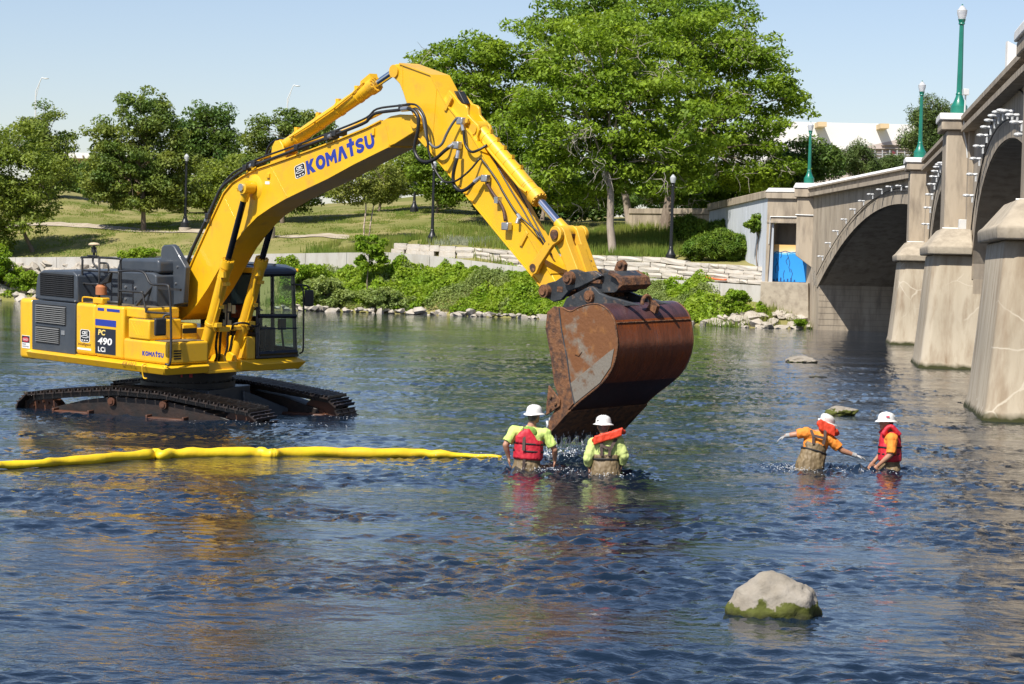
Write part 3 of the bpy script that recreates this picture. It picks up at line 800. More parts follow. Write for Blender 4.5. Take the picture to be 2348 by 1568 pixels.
m = MB(); z_ = zt(497); m.tube([ap((0.16, 0.05, zt(560))), ap((0.20, 0.05, z_)), ap((aw - 0.05, 0.05, z_)), ap((aw - 0.06, 0.6, z_ + 0.12)), ap((aw + 0.97, 0.6, z_ + 0.1)), ap((aw + 0.99, 0.12, z_)), ap((aw + 0.98, -0.45, zt(600)))], 0.03, 6); bpart(m, 'conduit', M_conduit)
# graffiti loops on the abutment, a spray-painted tag
M_spray = mat('spray_paint', (0.20, 0.19, 0.17), 0.8); M_pink = mat('pink_spray_paint', (0.55, 0.16, 0.28), 0.8)
def scrawl(name, pts, mt, label):
    m = MB(); m.tube(spline([fp((s_, 0.006, z_)) for s_, z_ in pts], 5), 0.010, 5); bpart(m, name, mt)
for k in range(4):
    s_ = 22.45 + k * 0.26; z_ = 2.7 + 0.22 * (k % 2) + 0.1 * k
    scrawl('graffiti_line', [(s_, z_ - .5), (s_ + .1, z_ + .1), (s_ + .3, z_ + .15), (s_ + .25, z_ - .25), (s_ + .05, z_ - .3), (s_ + .2, z_ - .6)], M_spray, '')
# white fin beyond the parapet
fin = MB(); A = at(2308, 160, 95); B = at(2347, 128, 95); Tp = at(2310, 94, 95)
fin.add([A - Vector((0, 0, 2.2)), A + Vector((4.5, 0, -2.2)), B + Vector((2.6, 0, -1.0)), Tp, A - Vector((0, -0.4, 2.2)), A + Vector((4.5, 0.4, -2.2)), B + Vector((2.6, 0.4, -1.0)), Tp + Vector((0, 0.4, 0))], [(0, 1, 2, 3), (7, 6, 5, 4), (0, 4, 5, 1), (1, 5, 6, 2), (2, 6, 7, 3), (3, 7, 4, 0)])
tag(fin.build('canopy_fin', M_white), 'white triangular canopy fin rising above the bridge parapet at right edge', 'canopy')
# ------------------------------------------------------------------ excavator (frame: x forward, y left, z up from the water)
YAW = math.radians(-46)
f0 = Vector((math.cos(YAW), math.sin(YAW), 0)); l0 = Vector((-f0.y, f0.x, 0)); z0 = Vector((0, 0, 1))
ef = (f0 - 0.025 * z0).normalized(); en = ef.cross(l0 + 0.04 * z0).normalized(); el = en.cross(ef)
EO = Vector((-5.897, 43.076, 0))
M_yel = mat('excavator_yellow_paint', (0.76, 0.44, 0.012), 0.38, col2=(0.72, 0.405, 0.012), scale=1.3, coat=0.25, col3=(0.48, 0.27, 0.05), scale3=3.0, lo3=0.52, hi3=0.88, bump=0.08, bscale=40)
M_yelw = mat('worn_yellow_paint', (0.72, 0.40, 0.02), 0.5, col2=(0.66, 0.36, 0.03), scale=3, col3=(0.07, 0.05, 0.035), scale3=7, lo3=0.63, hi3=0.7, bump=0.15, bscale=30)
M_gry = mat('charcoal_panel_paint', (0.040, 0.050, 0.064), 0.42, col2=(0.055, 0.065, 0.078), scale=2.5, coat=0.15, col3=(0.12, 0.12, 0.115), scale3=6, lo3=0.68, hi3=0.85)
M_blk = mat('black_steel', (0.016, 0.017, 0.019), 0.5, col2=(0.03, 0.03, 0.03), scale=6)
M_shade = mat('opening_shade_black', (0.004, 0.004, 0.004), 0.9)  # flat black sheets in place of the shade inside vents and slots
M_rub = mat('black_hose_rubber', (0.012, 0.012, 0.013), 0.42)
M_slv = mat('silver_fitting', (0.55, 0.56, 0.57), 0.35, metal=0.8, col2=(0.4, 0.4, 0.4), scale=12)
M_chr = mat('chrome_rod', (0.75, 0.77, 0.80), 0.07, metal=1.0)
M_rodd = mat('oiled_cylinder_rod', (0.05, 0.052, 0.055), 0.12, metal=0.9)
M_rust = mat('wet_rusty_steel', (0.235, 0.06, 0.014), 0.25, col2=(0.12, 0.034, 0.012), scale=2.2, lo=0.36, hi=0.7, col3=(0.06, 0.024, 0.015), scale3=5.5, lo3=0.55, hi3=0.85, bump=0.35, bscale=14, stretch=(1, 3.0, 0.7), rough2=0.5)
M_rustd = mat('dark_wet_bucket_steel', (0.085, 0.04, 0.042), 0.24, col2=(0.05, 0.028, 0.03), scale=3, col3=(0.17, 0.12, 0.11), scale3=6, lo3=0.62, hi3=0.8, bump=0.25, bscale=16, stretch=(1, 3, 1))
M_rusts = mat('scraped_bucket_side', (0.17, 0.070, 0.026), 0.55, col2=(0.20, 0.185, 0.15), scale=1.7, lo=0.5, hi=0.6, col3=(0.26, 0.115, 0.035), scale3=6, lo3=0.55, hi3=0.72, bump=0.4, bscale=18)
M_rustb = mat('pitted_rust', (0.17, 0.075, 0.032), 0.85, col2=(0.06, 0.032, 0.022), scale=9, lo=0.45, hi=0.6, col3=(0.30, 0.16, 0.07), scale3=14, lo3=0.58, hi3=0.75, bump=0.9, bscale=25)
M_trk = mat('wet_track_steel', (0.022, 0.019, 0.018), 0.33, col2=(0.042, 0.028, 0.022), scale=5, col3=(0.22, 0.20, 0.185), scale3=9, lo3=0.58, hi3=0.72, bump=0.3, bscale=25)
M_trkf = mat('shade_black_track_frame', (0.014, 0.012, 0.011), 0.5, col2=(0.035, 0.02, 0.014), scale=4, bump=0.3, bscale=20)  # frame this black: shade under the upper shoes put into the colour
M_trkr = mat('rusty_track_frame', (0.10, 0.036, 0.016), 0.6, col2=(0.05, 0.026, 0.018), scale=3, bump=0.4, bscale=20)
M_cpl = mat('scuffed_coupler_paint', (0.045, 0.05, 0.055), 0.4, col2=(0.025, 0.027, 0.03), scale=4, col3=(0.20, 0.13, 0.085), scale3=7, lo3=0.57, hi3=0.7, bump=0.3, bscale=22)
M_blue = mat('blue_decal', (0.018, 0.04, 0.30), 0.35)
M_navy = mat('navy_decal', (0.014, 0.018, 0.032), 0.3)
M_wht = mat('white_decal', (0.75, 0.75, 0.73), 0.45)
M_red = mat('red_decal', (0.45, 0.03, 0.05), 0.45)
M_brn = mat('brown_decal', (0.16, 0.06, 0.015), 0.6)
M_orng = mat('orange_lens', (0.40, 0.15, 0.06), 0.25)
def glass_material(name, tint=(0.82, 0.92, 0.88), refl=0.10):
    m = bpy.data.materials.new(name); m.use_nodes = True
    nt = m.node_tree; nt.nodes.clear()
    o = nt.nodes.new('ShaderNodeOutputMaterial'); mx = nt.nodes.new('ShaderNodeMixShader')
    t = nt.nodes.new('ShaderNodeBsdfTransparent'); t.inputs[0].default_value = (*tint, 1)
    g = nt.nodes.new('ShaderNodeBsdfGlossy'); g.inputs['Roughness'].default_value = 0.03
    lw = nt.nodes.new('ShaderNodeLayerWeight'); lw.inputs[0].default_value = 0.5; pw = nt.nodes.new('ShaderNodeMath'); pw.operation = 'POWER'; pw.inputs[1].default_value = 4.0; nt.links.new(lw.outputs['Facing'], pw.inputs[0])
    fr = nt.nodes.new('ShaderNodeMath'); fr.operation = 'MULTIPLY_ADD'; fr.inputs[1].default_value = 0.8; fr.inputs[2].default_value = 0.045; nt.links.new(pw.outputs[0], fr.inputs[0])
    nt.links.new(fr.outputs[0], mx.inputs[0]); nt.links.new(t.outputs[0], mx.inputs[1]); nt.links.new(g.outputs[0], mx.inputs[2]); nt.links.new(mx.outputs[0], o.inputs[0])
    return m
M_glass = glass_material('cab_glass', (0.70, 0.80, 0.75))
M_cabf = mat('cab_frame_black', (0.018, 0.020, 0.024), 0.4, col2=(0.028, 0.03, 0.034), scale=3)

exc = empty('excavator')
exc.matrix_world = Matrix(((ef.x, el.x, en.x, EO.x), (ef.y, el.y, en.y, EO.y), (ef.z, el.z, en.z, EO.z), (0, 0, 0, 1)))
tag(exc, 'large yellow tracked excavator standing in the river with its bucket raised', 'excavator')
def xp(m, name, mt, parent=None, **k): return m.build(name, mt, parent or exc, **k)
def box(name, mt, x0, x1, y0, y1, z0_, z1_, parent=None, **k):
    m = MB(); m.box(x0, x1, y0, y1, z0_, z1_); return xp(m, name, mt, parent, **k)
def pr(name, mt, poly, y0, y1, parent=None, **k):
    m = MB(); m.prism(poly, y0, y1); return xp(m, name, mt, parent, **k)
def hose(name, pts, r, mt, parent=None, k=5, n=8):
    m = MB(); m.tube(spline(pts, k), r, n); return xp(m, name, mt, parent, smooth='all')
def text_to(parent, name, body, o, xv, yv, mt, bold=0.02, shear=0.0, align=None):
    """flat lettering fitted to the parallelogram at o spanned by xv (width) and yv (height)"""
    cu = bpy.data.curves.new(name, 'FONT'); cu.body = body; cu.size = 1.0; cu.offset = bold; cu.shear = shear; cu.resolution_u = 4
    ob = bpy.data.objects.new('tmp', cu); C.objects.link(ob)
    dg = bpy.context.evaluated_depsgraph_get(); dg.update()
    me = bpy.data.meshes.new_from_object(ob.evaluated_get(dg))
    bpy.data.objects.remove(ob); bpy.data.curves.remove(cu)
    n = len(me.vertices); co = np.zeros(n * 3, np.float32); me.vertices.foreach_get('co', co); co = co.reshape(-1, 3)
    lo, hi = co.min(0), co.max(0)
    u = (co[:, 0] - lo[0]) / (hi[0] - lo[0]); v = (co[:, 1] - lo[1]) / (hi[1] - lo[1])
    P = np.array(o)[None] + u[:, None] * np.array(xv)[None] + v[:, None] * np.array(yv)[None]
    me.vertices.foreach_set('co', P.astype(np.float32).ravel()); me.update()
    me.materials.clear(); me.materials.append(mt)
    return link(name, me, parent)
def bolt_ring(m, c, axis, R_, r, n, h):
    d, u, w = frame_of(axis)
    for k in range(n):
        a = 2 * math.pi * k / n
        p = Vector(c) + (u * math.cos(a) + w * math.sin(a)) * R_
        m.cyl(p, p + d * h, r, r, 6)

# ---- undercarriage
TY = math.radians(46 - 25.55)
TRK_PATH = [(-2.50, -0.28), (-2.58, 0.0), (-2.52, 0.16), (-2.36, 0.31), (-1.29, 0.43), (-0.46, 0.505), (0.51, 0.49), (1.47, 0.385), (2.30, 0.29), (2.46, 0.17), (2.54, 0.0), (2.50, -0.25), (2.30, -0.50), (2.0, -0.56), (-2.0, -0.56), (-2.32, -0.48)]
def track_loop(step):
    P = [Vector((a, b)) for a, b in TRK_PATH] + [Vector(TRK_PATH[0])]
    out = []; d = 0.0; need = 0.0
    for a, b in zip(P, P[1:]):
        L = (b - a).length
        while need <= d + L:
            q = a + (b - a) * ((need - d) / L); out.append((q, (b - a).normalized())); need += step
        d += L
    return out
shoe_m = MB()
shoe_m.box(-0.092, 0.092, -0.35, 0.35, 0.0, 0.022)
for g_ in (-0.075, 0.0, 0.075): shoe_m.prism([(g_ - 0.011, 0.0225), (g_ + 0.011, 0.0225), (g_ + 0.006, 0.062), (g_ - 0.006, 0.062)], -0.345, 0.345)
for yy in (-0.12, 0.12):
    for xx in (-0.04, 0.04): shoe_m.box(xx - 0.02, xx + 0.02, yy - 0.02, yy + 0.02, 0.0225, 0.036)
for yy in (-0.11, 0.11): shoe_m.box(-0.10, 0.10, yy - 0.03, yy + 0.03, -0.10, -0.001)
shoe0 = None
for side, yc in ((-1, -1.37), (1, 1.37)):
    m = MB()
    m.prism([(-2.1, -0.30), (-1.9, 0.10), (-1.2, 0.28), (-0.5, 0.385), (0.5, 0.37), (1.3, 0.26), (2.05, 0.08), (2.2, -0.30)], yc - 0.2, yc + 0.2)
    tr = xp(m, 'track', M_trkf, bevel=0.01)  # frame reaches up under the shoes, filling the shaded gap with black
    tr.rotation_euler = (0, 0, TY)
    tr['label'] = 'near crawler track, wet and dark' if side < 0 else 'far crawler track, wet and dark'
    for q, t in track_loop(0.205):
        if q.y < -0.45 and abs(q.x) < 1.9 : continue          # on the riverbed, out of sight
        ang = math.atan2(t.y, t.x)
        if shoe0 is None:
            shoe0 = shoe_m.build('track_shoe', M_trk); sh = shoe0
        else:
            sh = shoe0.copy(); C.objects.link(sh)
        sh.parent = tr; sh.location = (q.x, yc, q.y); sh.rotation_euler = (0, -ang + 0.0, 0)
        if -2.4 > q.x: pass
    for xx, r_ in ((-2.12, 0.40), (2.08, 0.40)):
        m = MB(); m.cyl((xx, yc - 0.12, -0.10), (xx, yc + 0.12, -0.10), r_, r_, 24); m.cyl((xx, yc - 0.17, -0.10), (xx, yc + 0.17, -0.10), 0.16, 0.16, 16)
        if xx < 0: bolt_ring(m, (xx, yc - 0.12, -0.10), (0, -1, 0), 0.30, 0.025, 16, 0.04)
        xp(m, 'sprocket' if xx < 0 else 'idler', M_trkr, tr, smooth=True)
    for xx in (-0.55, 0.55):
        m = MB(); m.cyl((xx, yc - 0.26, 0.30), (xx, yc + 0.2, 0.30), 0.075, 0.075, 16); m.cyl((xx, yc - 0.28, 0.30), (xx, yc - 0.26, 0.30), 0.045, 0.045, 12); xp(m, 'carrier_roller', M_trkr, tr, smooth=True)
    m = MB(); m.box(-2.0, 2.25, yc - 0.33, yc + 0.33, -0.46, 0.0); g_ = xp(m, 'track_guard', M_trkr, tr, bevel=0.02)
    for xx in (-1.25, 0.75):
        m = MB(); m.box(xx - 0.36, xx + 0.36, yc - 0.50, yc - 0.335, 0.0, 0.10); m.box(xx - 0.40, xx - 0.36, yc - 0.51, yc - 0.335, 0.0, 0.14); m.box(xx + 0.36, xx + 0.40, yc - 0.51, yc - 0.335, 0.0, 0.14); xp(m, 'step', M_trkr, tr, bevel=0.012)
m = MB()
for sx in (-1, 1):
    for sy in (-1, 1):
        vs = [(0.35 * sx, 0.45 * sy, 0.50), (0.95 * sx, 0.40 * sy, 0.42), (1.45 * sx, 1.15 * sy, 0.06), (0.75 * sx, 1.15 * sy, 0.10), (0.35 * sx, 0.45 * sy, -0.1), (0.95 * sx, 0.40 * sy, -0.12), (1.45 * sx, 1.15 * sy, -0.3), (0.75 * sx, 1.15 * sy, -0.3)]
        m.add(vs, [(0, 1, 2, 3), (7, 6, 5, 4), (0, 4, 5, 1), (1, 5, 6, 2), (2, 6, 7, 3), (3, 7, 4, 0)])
m.box(-0.9, 0.9, -0.7, 0.7, -0.1, 0.5)
cb = xp(m, 'carbody', M_gry, bevel=0.015); cb.rotation_euler = (0, 0, TY)
m = MB(); m.lathe([(0.86, 0.50), (0.86, 0.60), (0.80, 0.605), (0.80, 0.70), (0.88, 0.705), (0.88, 0.80), (0.7, 0.88)], n=40); bolt_ring(m, (0, 0, 0.60), (0, 0, 1), 0.83, 0.018, 36, 0.03)
sb = xp(m, 'swing_bearing', M_blk, smooth=True)
m = MB(); m.add([(0.62, -0.61, 0.72), (0.75, -0.45, 0.72), (0.75, -0.45, 0.79), (0.62, -0.61, 0.79)], [(0, 1, 2, 3)]); m.v = [(x * 1.012, y * 1.012, z) for x, y, z in m.v]; xp(m, 'warning_decal', M_red, sb)
# ---- revolving frame, sills
box('revolving_frame', M_yel, -2.85, 1.35, -1.38, 1.38, 0.86, 1.03, bevel=0.015)
def sill(name, xa, xb, y0, y1, cham=0.12):
    m = MB(); s = 1 if y1 > y0 else -1
    prof = [(y0, 1.035), (y1 - s * 0.07, 1.035), (y1 + s * 0.06, 0.985), (y1, 0.86), (y0, 0.86)]
    n = len(prof)
    vs = [(xa - (0 if i in (0, 4) else 0.0), p[0], p[1]) for i, p in enumerate(prof)] + [(xb, p[0], p[1]) for p in prof]
    vs[1 + n] = (xb + 0.02, *prof[1]); vs[2 + n] = (xb + 0.09, *prof[2]); vs[3 + n] = (xb - 0.02, *prof[3])
    m.add(vs, [tuple(range(n)), tuple(range(2 * n - 1, n - 1, -1))] + [(i, (i + 1) % n, (i + 1) % n + n, i + n) for i in range(n)])
    return xp(m, name, M_yel, bevel=0.012)
sl = sill('side_sill', -2.93, 1.40, -1.2, -1.53)
text_to(sl, 'unit_number', 'EX1012', (0.22, -1.601, 0.97), (0.40, 0.0, 0.0), (0, 0.035, 0.06), M_brn, 0.0, 0.1)
hose('grab_handle', [(0.93, -1.58, 1.03), (0.93, -1.66, 1.0), (0.93, -1.64, 0.80), (1.02, -1.63, 0.78)], 0.013, M_yel, sl)
m = MB(); m.add([(1.40, -1.53, 1.035), (1.40, -0.60, 1.035), (1.47, -0.60, 0.985), (1.49, -1.60, 0.985), (1.42, -1.52, 0.86), (1.42, -0.60, 0.86), (1.1, -1.45, 1.03), (1.1, -0.6, 1.03), (1.1, -1.45, 0.865), (1.1, -0.6, 0.865)],
  [(0, 1, 7, 6), (0, 3, 2, 1), (3, 4, 5, 2), (4, 8, 9, 5), (1, 2, 5, 9, 7), (0, 6, 8, 4, 3), (6, 7, 9, 8)]); xp(m, 'front_sill', M_yel, bevel=0.01)
m = MB()
m.add([(1.43, 0.12, 1.05), (1.43, 1.40, 1.05), (1.55, 1.52, 0.97), (1.55, 0.42, 0.97), (1.46, 0.44, 0.84), (1.46, 1.42, 0.84), (1.43, 0.12, 0.87),
       (-0.3, 0.12, 1.05), (-0.3, 1.40, 1.05), (-0.3, 1.52, 0.97), (-0.3, 1.42, 0.84), (-0.3, 0.12, 0.84)],
      [(0, 1, 8, 7), (1, 2, 9, 8), (2, 5, 10, 9), (0, 3, 2, 1), (3, 4, 5, 2), (0, 6, 4, 3), (4, 6, 11, 10, 5), (0, 7, 11, 6), (7, 8, 9, 10, 11)])
cs = xp(m, 'cab_sill', M_yel, bevel=0.01)
box('marker_decal', M_blk, 1.4335, 1.4395, 0.20, 0.27, 0.95, 1.03, cs)
# ---- counterweight
plan = [(-2.87, -1.50), (-3.26, -1.50), (-3.38, -1.42), (-3.54, -1.0), (-3.62, -0.5), (-3.65, 0.0), (-3.62, 0.5), (-3.54, 1.0), (-3.38, 1.42), (-3.26, 1.50), (-2.87, 1.50)]
m = MB(); n = len(plan)
m.add([(x, y, 0.83) for x, y in plan] + [(x, y, 1.96) for x, y in plan], [tuple(range(n)), tuple(range(2 * n - 1, n - 1, -1))] + [(i, i + n, (i + 1) % n + n, (i + 1) % n) for i in range(n)])
cw = xp(m, 'counterweight', M_yel, bevel=0.13, seg=5)
box('warning_decal', M_wht, -3.20, -2.93, -1.505, -1.499, 1.03, 1.27, cw)
m = MB(); m.cyl((-3.065, -1.506, 1.195), (-3.065, -1.509, 1.195), 0.05, 0.05, 20); m.v = [(-3.065 + (x + 3.065) * 2.2, y, z) for x, y, z in m.v]; xp(m, 'warning_oval', M_red, cw)
box('warning_band', M_blk, -3.195, -2.935, -1.5065, -1.5055, 1.135, 1.262, cw)
for v_, s_ in (('DANGER', 1.175),): text_to(cw, 'lettering', v_, (-3.145, -1.5105, s_), (0.16, 0, 0), (0, 0, 0.04), M_wht, 0.0)
text_to(cw, 'lettering', 'SWINGING\nCOUNTER WEIGHT', (-3.18, -1.5075, 1.05), (0.23, 0, 0), (0, 0, 0.07), M_blk, 0.0)
# ---- right side panels
sp = box('radiator_door', M_gry, -2.86, -1.42, -1.50, -0.9, 1.02, 1.955, bevel=0.012)
def louvres(parent, x0, x1, z0_, z1_, n, y, mt, tilt=0.6, deep=0.03):
    box('louvre_shade_sheet', M_shade, x0 - 0.01, x1 + 0.01, y + 0.004, y - 0.003, z0_ - 0.01, z1_ + 0.01, parent)  # thin black sheet, proud of the door, stands for shade between slats
    st = (z1_ - z0_) / n; sl0 = None
    for k in range(n):
        zc_ = z0_ + st * (k + 0.5)
        if sl0 is None:
            m = MB(); h = st * 0.22
            m.add([(x0, y - 0.003, h), (x1, y - 0.003, h), (x1, y - deep, -h * 0.4), (x0, y - deep, -h * 0.4), (x0, y - 0.003, -h), (x1, y - 0.003, -h), (x1, y - deep, -h * 1.4), (x0, y - deep, -h * 1.4)], [(0, 1, 2, 3), (7, 6, 5, 4), (0, 4, 5, 1), (1, 5, 6, 2), (2, 6, 7, 3), (3, 7, 4, 0)])
            sl0 = xp(m, 'louvre_slat', mt, parent); o = sl0
        else:
            o = sl0.copy(); C.objects.link(o)
        o.location = (0, 0, zc_)
louvres(sp, -2.71, -1.72, 1.545, 1.88, 9, -1.50, mat('louvre_lit_grey', (0.16, 0.165, 0.165), 0.5))  # slat grey paler than the door: sunlight on the slats put into colour
louvres(sp, -2.71, -1.93, 1.185, 1.47, 8, -1.50, MATS['louvre_lit_grey'])
box('door_latch', M_slv, -1.86, -1.75, -1.512, -1.499, 1.36, 1.44, sp)
d1 = box('side_door', M_yel, -1.41, -0.785, -1.50, -0.95, 1.04, 1.98, bevel=0.06, seg=4)
d2 = box('side_door', M_yel, -0.775, 0.10, -1.50, -0.95, 1.04, 1.98, bevel=0.05, seg=4)
M_plate = mat('black_decal_plate', (0.013, 0.014, 0.016), 0.4)
box('model_plate', M_navy, -0.765, -0.12, -1.5045, -1.499, 1.10, 1.56, d2)
text_to(d2, 'lettering', 'PC', (-0.67, -1.506, 1.435), (0.23, 0, 0), (0.0, 0, 0.10), mat('cream_decal', (0.80, 0.62, 0.18), 0.45), 0.03, 0.12)
text_to(d2, 'lettering', '490', (-0.68, -1.506, 1.265), (0.45, 0, 0), (0.0, 0, 0.13), M_wht, 0.03, 0.12)
text_to(d2, 'lettering', 'LCi', (-0.67, -1.506, 1.135), (0.23, 0, 0), (0.0, 0, 0.09), M_wht, 0.025)
box('blue_decal', M_blue, -0.765, -0.11, -1.5045, -1.499, 1.605, 1.72, d2)
box('blue_decal', M_blue, -0.69, -0.49, -1.5045, -1.499, 1.875, 1.925, d2)
box('blue_decal', M_blue, -0.40, 0.0, -1.5045, -1.499, 1.875, 1.925, d2)
def dealer_decal(parent, o, xv, zv):
    o, xv, zv = Vector(o), Vector(xv), Vector(zv); n_ = Vector((0, -1, 0))
    def quad(u0, u1, v0, v1, d, name, mt, cut=0.12):
        pts = [(u0 + cut * (u1 - u0), v0), (u1 - cut * (u1 - u0), v0), (u1, v0 + cut * (v1 - v0)), (u1, v1 - cut * (v1 - v0)), (u1 - cut * (u1 - u0), v1), (u0 + cut * (u1 - u0), v1), (u0, v1 - cut * (v1 - v0)), (u0, v0 + cut * (v1 - v0))]
        m = MB(); m.add([o + xv * a + zv * b + n_ * d for a, b in pts], [tuple(range(8))]); return xp(m, name, mt, parent)
    quad(0, 1, 0, 1, 0.002, 'dealer_decal', M_wht); quad(0.05, 0.95, 0.04, 0.96, 0.0035, 'dealer_decal_field', M_plate)
    text_to(parent, 'lettering', 'CEC', o + xv * 0.2 + zv * 0.62 + n_ * 0.005, xv * 0.6, zv * 0.24, M_wht, 0.04, 0.15)
    quad(0.12, 0.88, 0.34, 0.56, 0.0045, 'decal_emblem', M_wht, 0.3); quad(0.18, 0.82, 0.39, 0.51, 0.0055, 'decal_emblem_core', M_plate, 0.3)
    for k in range(3): quad(0.14 + k * 0.26, 0.30 + k * 0.26, 0.12, 0.20, 0.005, 'decal_mark', M_wht)
dealer_decal(d1, (-1.25, -1.5005, 1.27), (0.31, 0, 0), (0, 0, 0.235))
text_to(d1, 'lettering', 'intelligent', (-1.32, -1.503, 1.195), (0.42, 0, 0), (0, 0, 0.065), M_brn, 0.01, 0.2)
box('white_stripe', M_wht, -1.34, -0.90, -1.503, -1.499, 1.13, 1.165, d1)
# ---- stair boxes at the right front
lo_ = box('step_box', M_yel, 0.11, 1.44, -1.50, -0.60, 1.04, 1.43, bevel=0.045, seg=4)
for k in range(4): box('vent_slot_shade', M_shade, 1.4385, 1.4425, -1.36, -1.20, 1.13 + k * 0.045, 1.155 + k * 0.045, lo_)
mid = box('step_box', M_yel, 0.26, 0.90, -1.50, -0.80, 1.434, 1.79, bevel=0.03, seg=3)
for k in range(4):
    m = MB(); m.prism([(0.33 + k * 0.10, 1.73), (0.355 + k * 0.10, 1.73), (0.545 + k * 0.07, 1.50), (0.52 + k * 0.07, 1.50)], -1.505, -1.499); xp(m, 'rib', M_yel, mid)
box('step_box', M_yel, 0.11, 0.70, -1.44, -0.70, 1.794, 1.985, bevel=0.03, seg=3)
M_tread = mat('anti_slip_tread', (0.20, 0.16, 0.09), 0.9, col2=(0.09, 0.07, 0.05), scale=40, bump=0.8, bscale=60)
for a in ((0.98, 1.40, -1.44, -0.68, 1.4315), (0.34, 0.86, -1.44, -0.86, 1.7915), (-1.3, 0.0, -1.4, -1.02, 1.9815), (0.16, 0.66, -1.38, -0.76, 1.9865)):
    box('tread', M_tread, a[0], a[1], a[2], a[3], a[4], a[4] + 0.008)
box('boom_foot_housing', M_yel, -0.35, 0.72, -0.60, 0.42, 1.03, 1.60, bevel=0.02)
box('centre_cover', M_yel, -0.2, 0.9, -0.79, -0.45, 1.05, 1.70, bevel=0.03)
# ---- engine hood
hd = pr('engine_hood', M_gry, [(-2.82, 1.965), (-2.74, 2.38), (-2.68, 2.46), (-2.54, 2.52), (-1.55, 2.545), (-1.42, 2.47), (-1.38, 1.965)], -1.47, 1.35, bevel=0.03, seg=3)
box('grille_shade_sheet', M_shade, -2.62, -1.51, -1.478, -1.46, 2.055, 2.47, hd)
sl0 = None
for k in range(11):
    if sl0 is None:
        m = MB(); m.box(-2.61, -1.52, -1.49, -1.4785, -0.007, 0.009); sl0 = xp(m, 'grille_slat', M_blk, hd); o = sl0
    else: o = sl0.copy(); C.objects.link(o)
    o.location = (0, 0, 2.075 + k * 0.037)
hb = pr('hood_side', M_gry, [(-1.42, 1.965), (-1.42, 2.50), (-1.36, 2.56), (0.30, 2.59), (0.42, 2.54), (0.44, 1.965)], -1.02, 1.25, bevel=0.03, seg=3)
for k in range(9): box('hood_slot_shade', M_shade, -0.55 + k * 0.09, -0.50 + k * 0.09, -0.98, -0.86, 2.575 + k * 0.0016, 2.592 + k * 0.0016, hb)
m = MB()
for xx, zz in ((-1.30, 2.42), (-1.30, 2.05), (-0.5, 2.3), (-0.5, 2.08), (-0.2, 2.3)): m.cyl((xx, -1.02, zz), (xx, -1.045, zz), 0.02, 0.02, 8)
for xx, zz in ((-1.32, 2.48), (-1.45, 2.0), (-2.75, 2.02)): m.cyl((xx, -1.47, zz), (xx, -1.49, zz), 0.016, 0.016, 8)
xp(m, 'hood_bolt', M_slv, hb)['kind'] = 'stuff'
pr('air_box_cover', M_gry, [(-0.95, 2.575), (-0.82, 2.77), (-0.75, 2.80), (0.33, 2.83), (0.40, 2.80), (0.42, 2.58)], -0.95, 0.1, bevel=0.05, seg=4)
fn_ = pr('exhaust_guard', M_gry, [(0.0, 2.30), (0.03, 2.80), (0.02, 2.92), (0.05, 3.03), (0.11, 3.07), (0.34, 3.09), (0.42, 3.06), (0.50, 2.98), (0.78, 2.70), (0.72, 2.05), (0.43, 2.0)], -0.64, -0.52, bevel=0.02)
m = MB()
for xx, zz in ((0.18, 2.72), (0.38, 2.72), (0.18, 2.60), (0.55, 2.70), (0.30, 2.45), (0.50, 2.4)): m.cyl((xx, -0.64, zz), (xx, -0.66, zz), 0.018, 0.018, 8)
xp(m, 'guard_bolt', M_slv, fn_)['kind'] = 'stuff'
# ---- rails, beacon, mirrors, antenna
hose('handrail', [(-0.90, -1.33, 2.33), (-1.38, -1.33, 2.32), (-1.44, -1.33, 2.37), (-1.44, -1.33, 2.74), (-1.39, -1.33, 2.80), (-0.30, -1.33, 2.82), (-0.235, -1.33, 2.76), (-0.22, -1.33, 2.4), (-0.22, -1.33, 1.99)], 0.021, M_blk, k=4)
m = MB(); m.tube([(-0.90, -1.33, 1.99), (-0.90, -1.33, 2.81)], 0.021, 8); m.tube([(-1.44, -1.33, 2.56), (-0.22, -1.33, 2.575)], 0.018, 8); m.tube([(-0.9, -1.33, 2.02), (-0.22, -1.33, 2.03)], 0.03, 6); m.tube(spline([(-0.61, -1.33, 2.57), (-0.61, -1.33, 2.66), (-0.67, -1.33, 2.72), (-0.88, -1.33, 2.72)], 4), 0.018, 8); m.tube(spline([(-1.10, -1.33, 2.81), (-1.10, -1.33, 2.72), (-1.0, -1.33, 2.64), (-0.9, -1.33, 2.6)], 4), 0.018, 8)
xp(m, 'rail_brace', M_blk, smooth='all')
hose('handrail', [(-0.10, -1.45, 1.99), (-0.10, -1.45, 2.55), (-0.04, -1.45, 2.61), (0.62, -1.45, 2.63), (0.87, -1.45, 2.43), (1.32, -1.45, 2.43), (1.42, -1.45, 2.35), (1.49, -1.46, 1.88), (1.54, -1.50, 1.12), (1.46, -1.55, 1.06)], 0.021, M_blk, k=4)
hose('handrail', [(-0.10, -1.45, 2.26), (0.57, -1.45, 2.265), (0.62, -1.45, 2.24), (0.73, -1.45, 1.96), (0.79, -1.45, 1.925), (1.48, -1.45, 1.94)], 0.019, M_blk, k=4)
m = MB(); m.tube([(0.05, -1.2, 1.98), (0.30, -1.0, 2.35)], 0.03, 6); m.tube([(0.35, -1.0, 1.98), (0.15, -1.0, 2.3)], 0.025, 6); m.box(0.0, 1.1, -0.99, -0.95, 2.30, 2.34); xp(m, 'rail_strut', M_blk)
m = MB(); m.box(-0.92, -0.62, -1.46, -1.28, 1.985, 2.10); xp(m, 'beacon_bracket', M_yel, bevel=0.02)
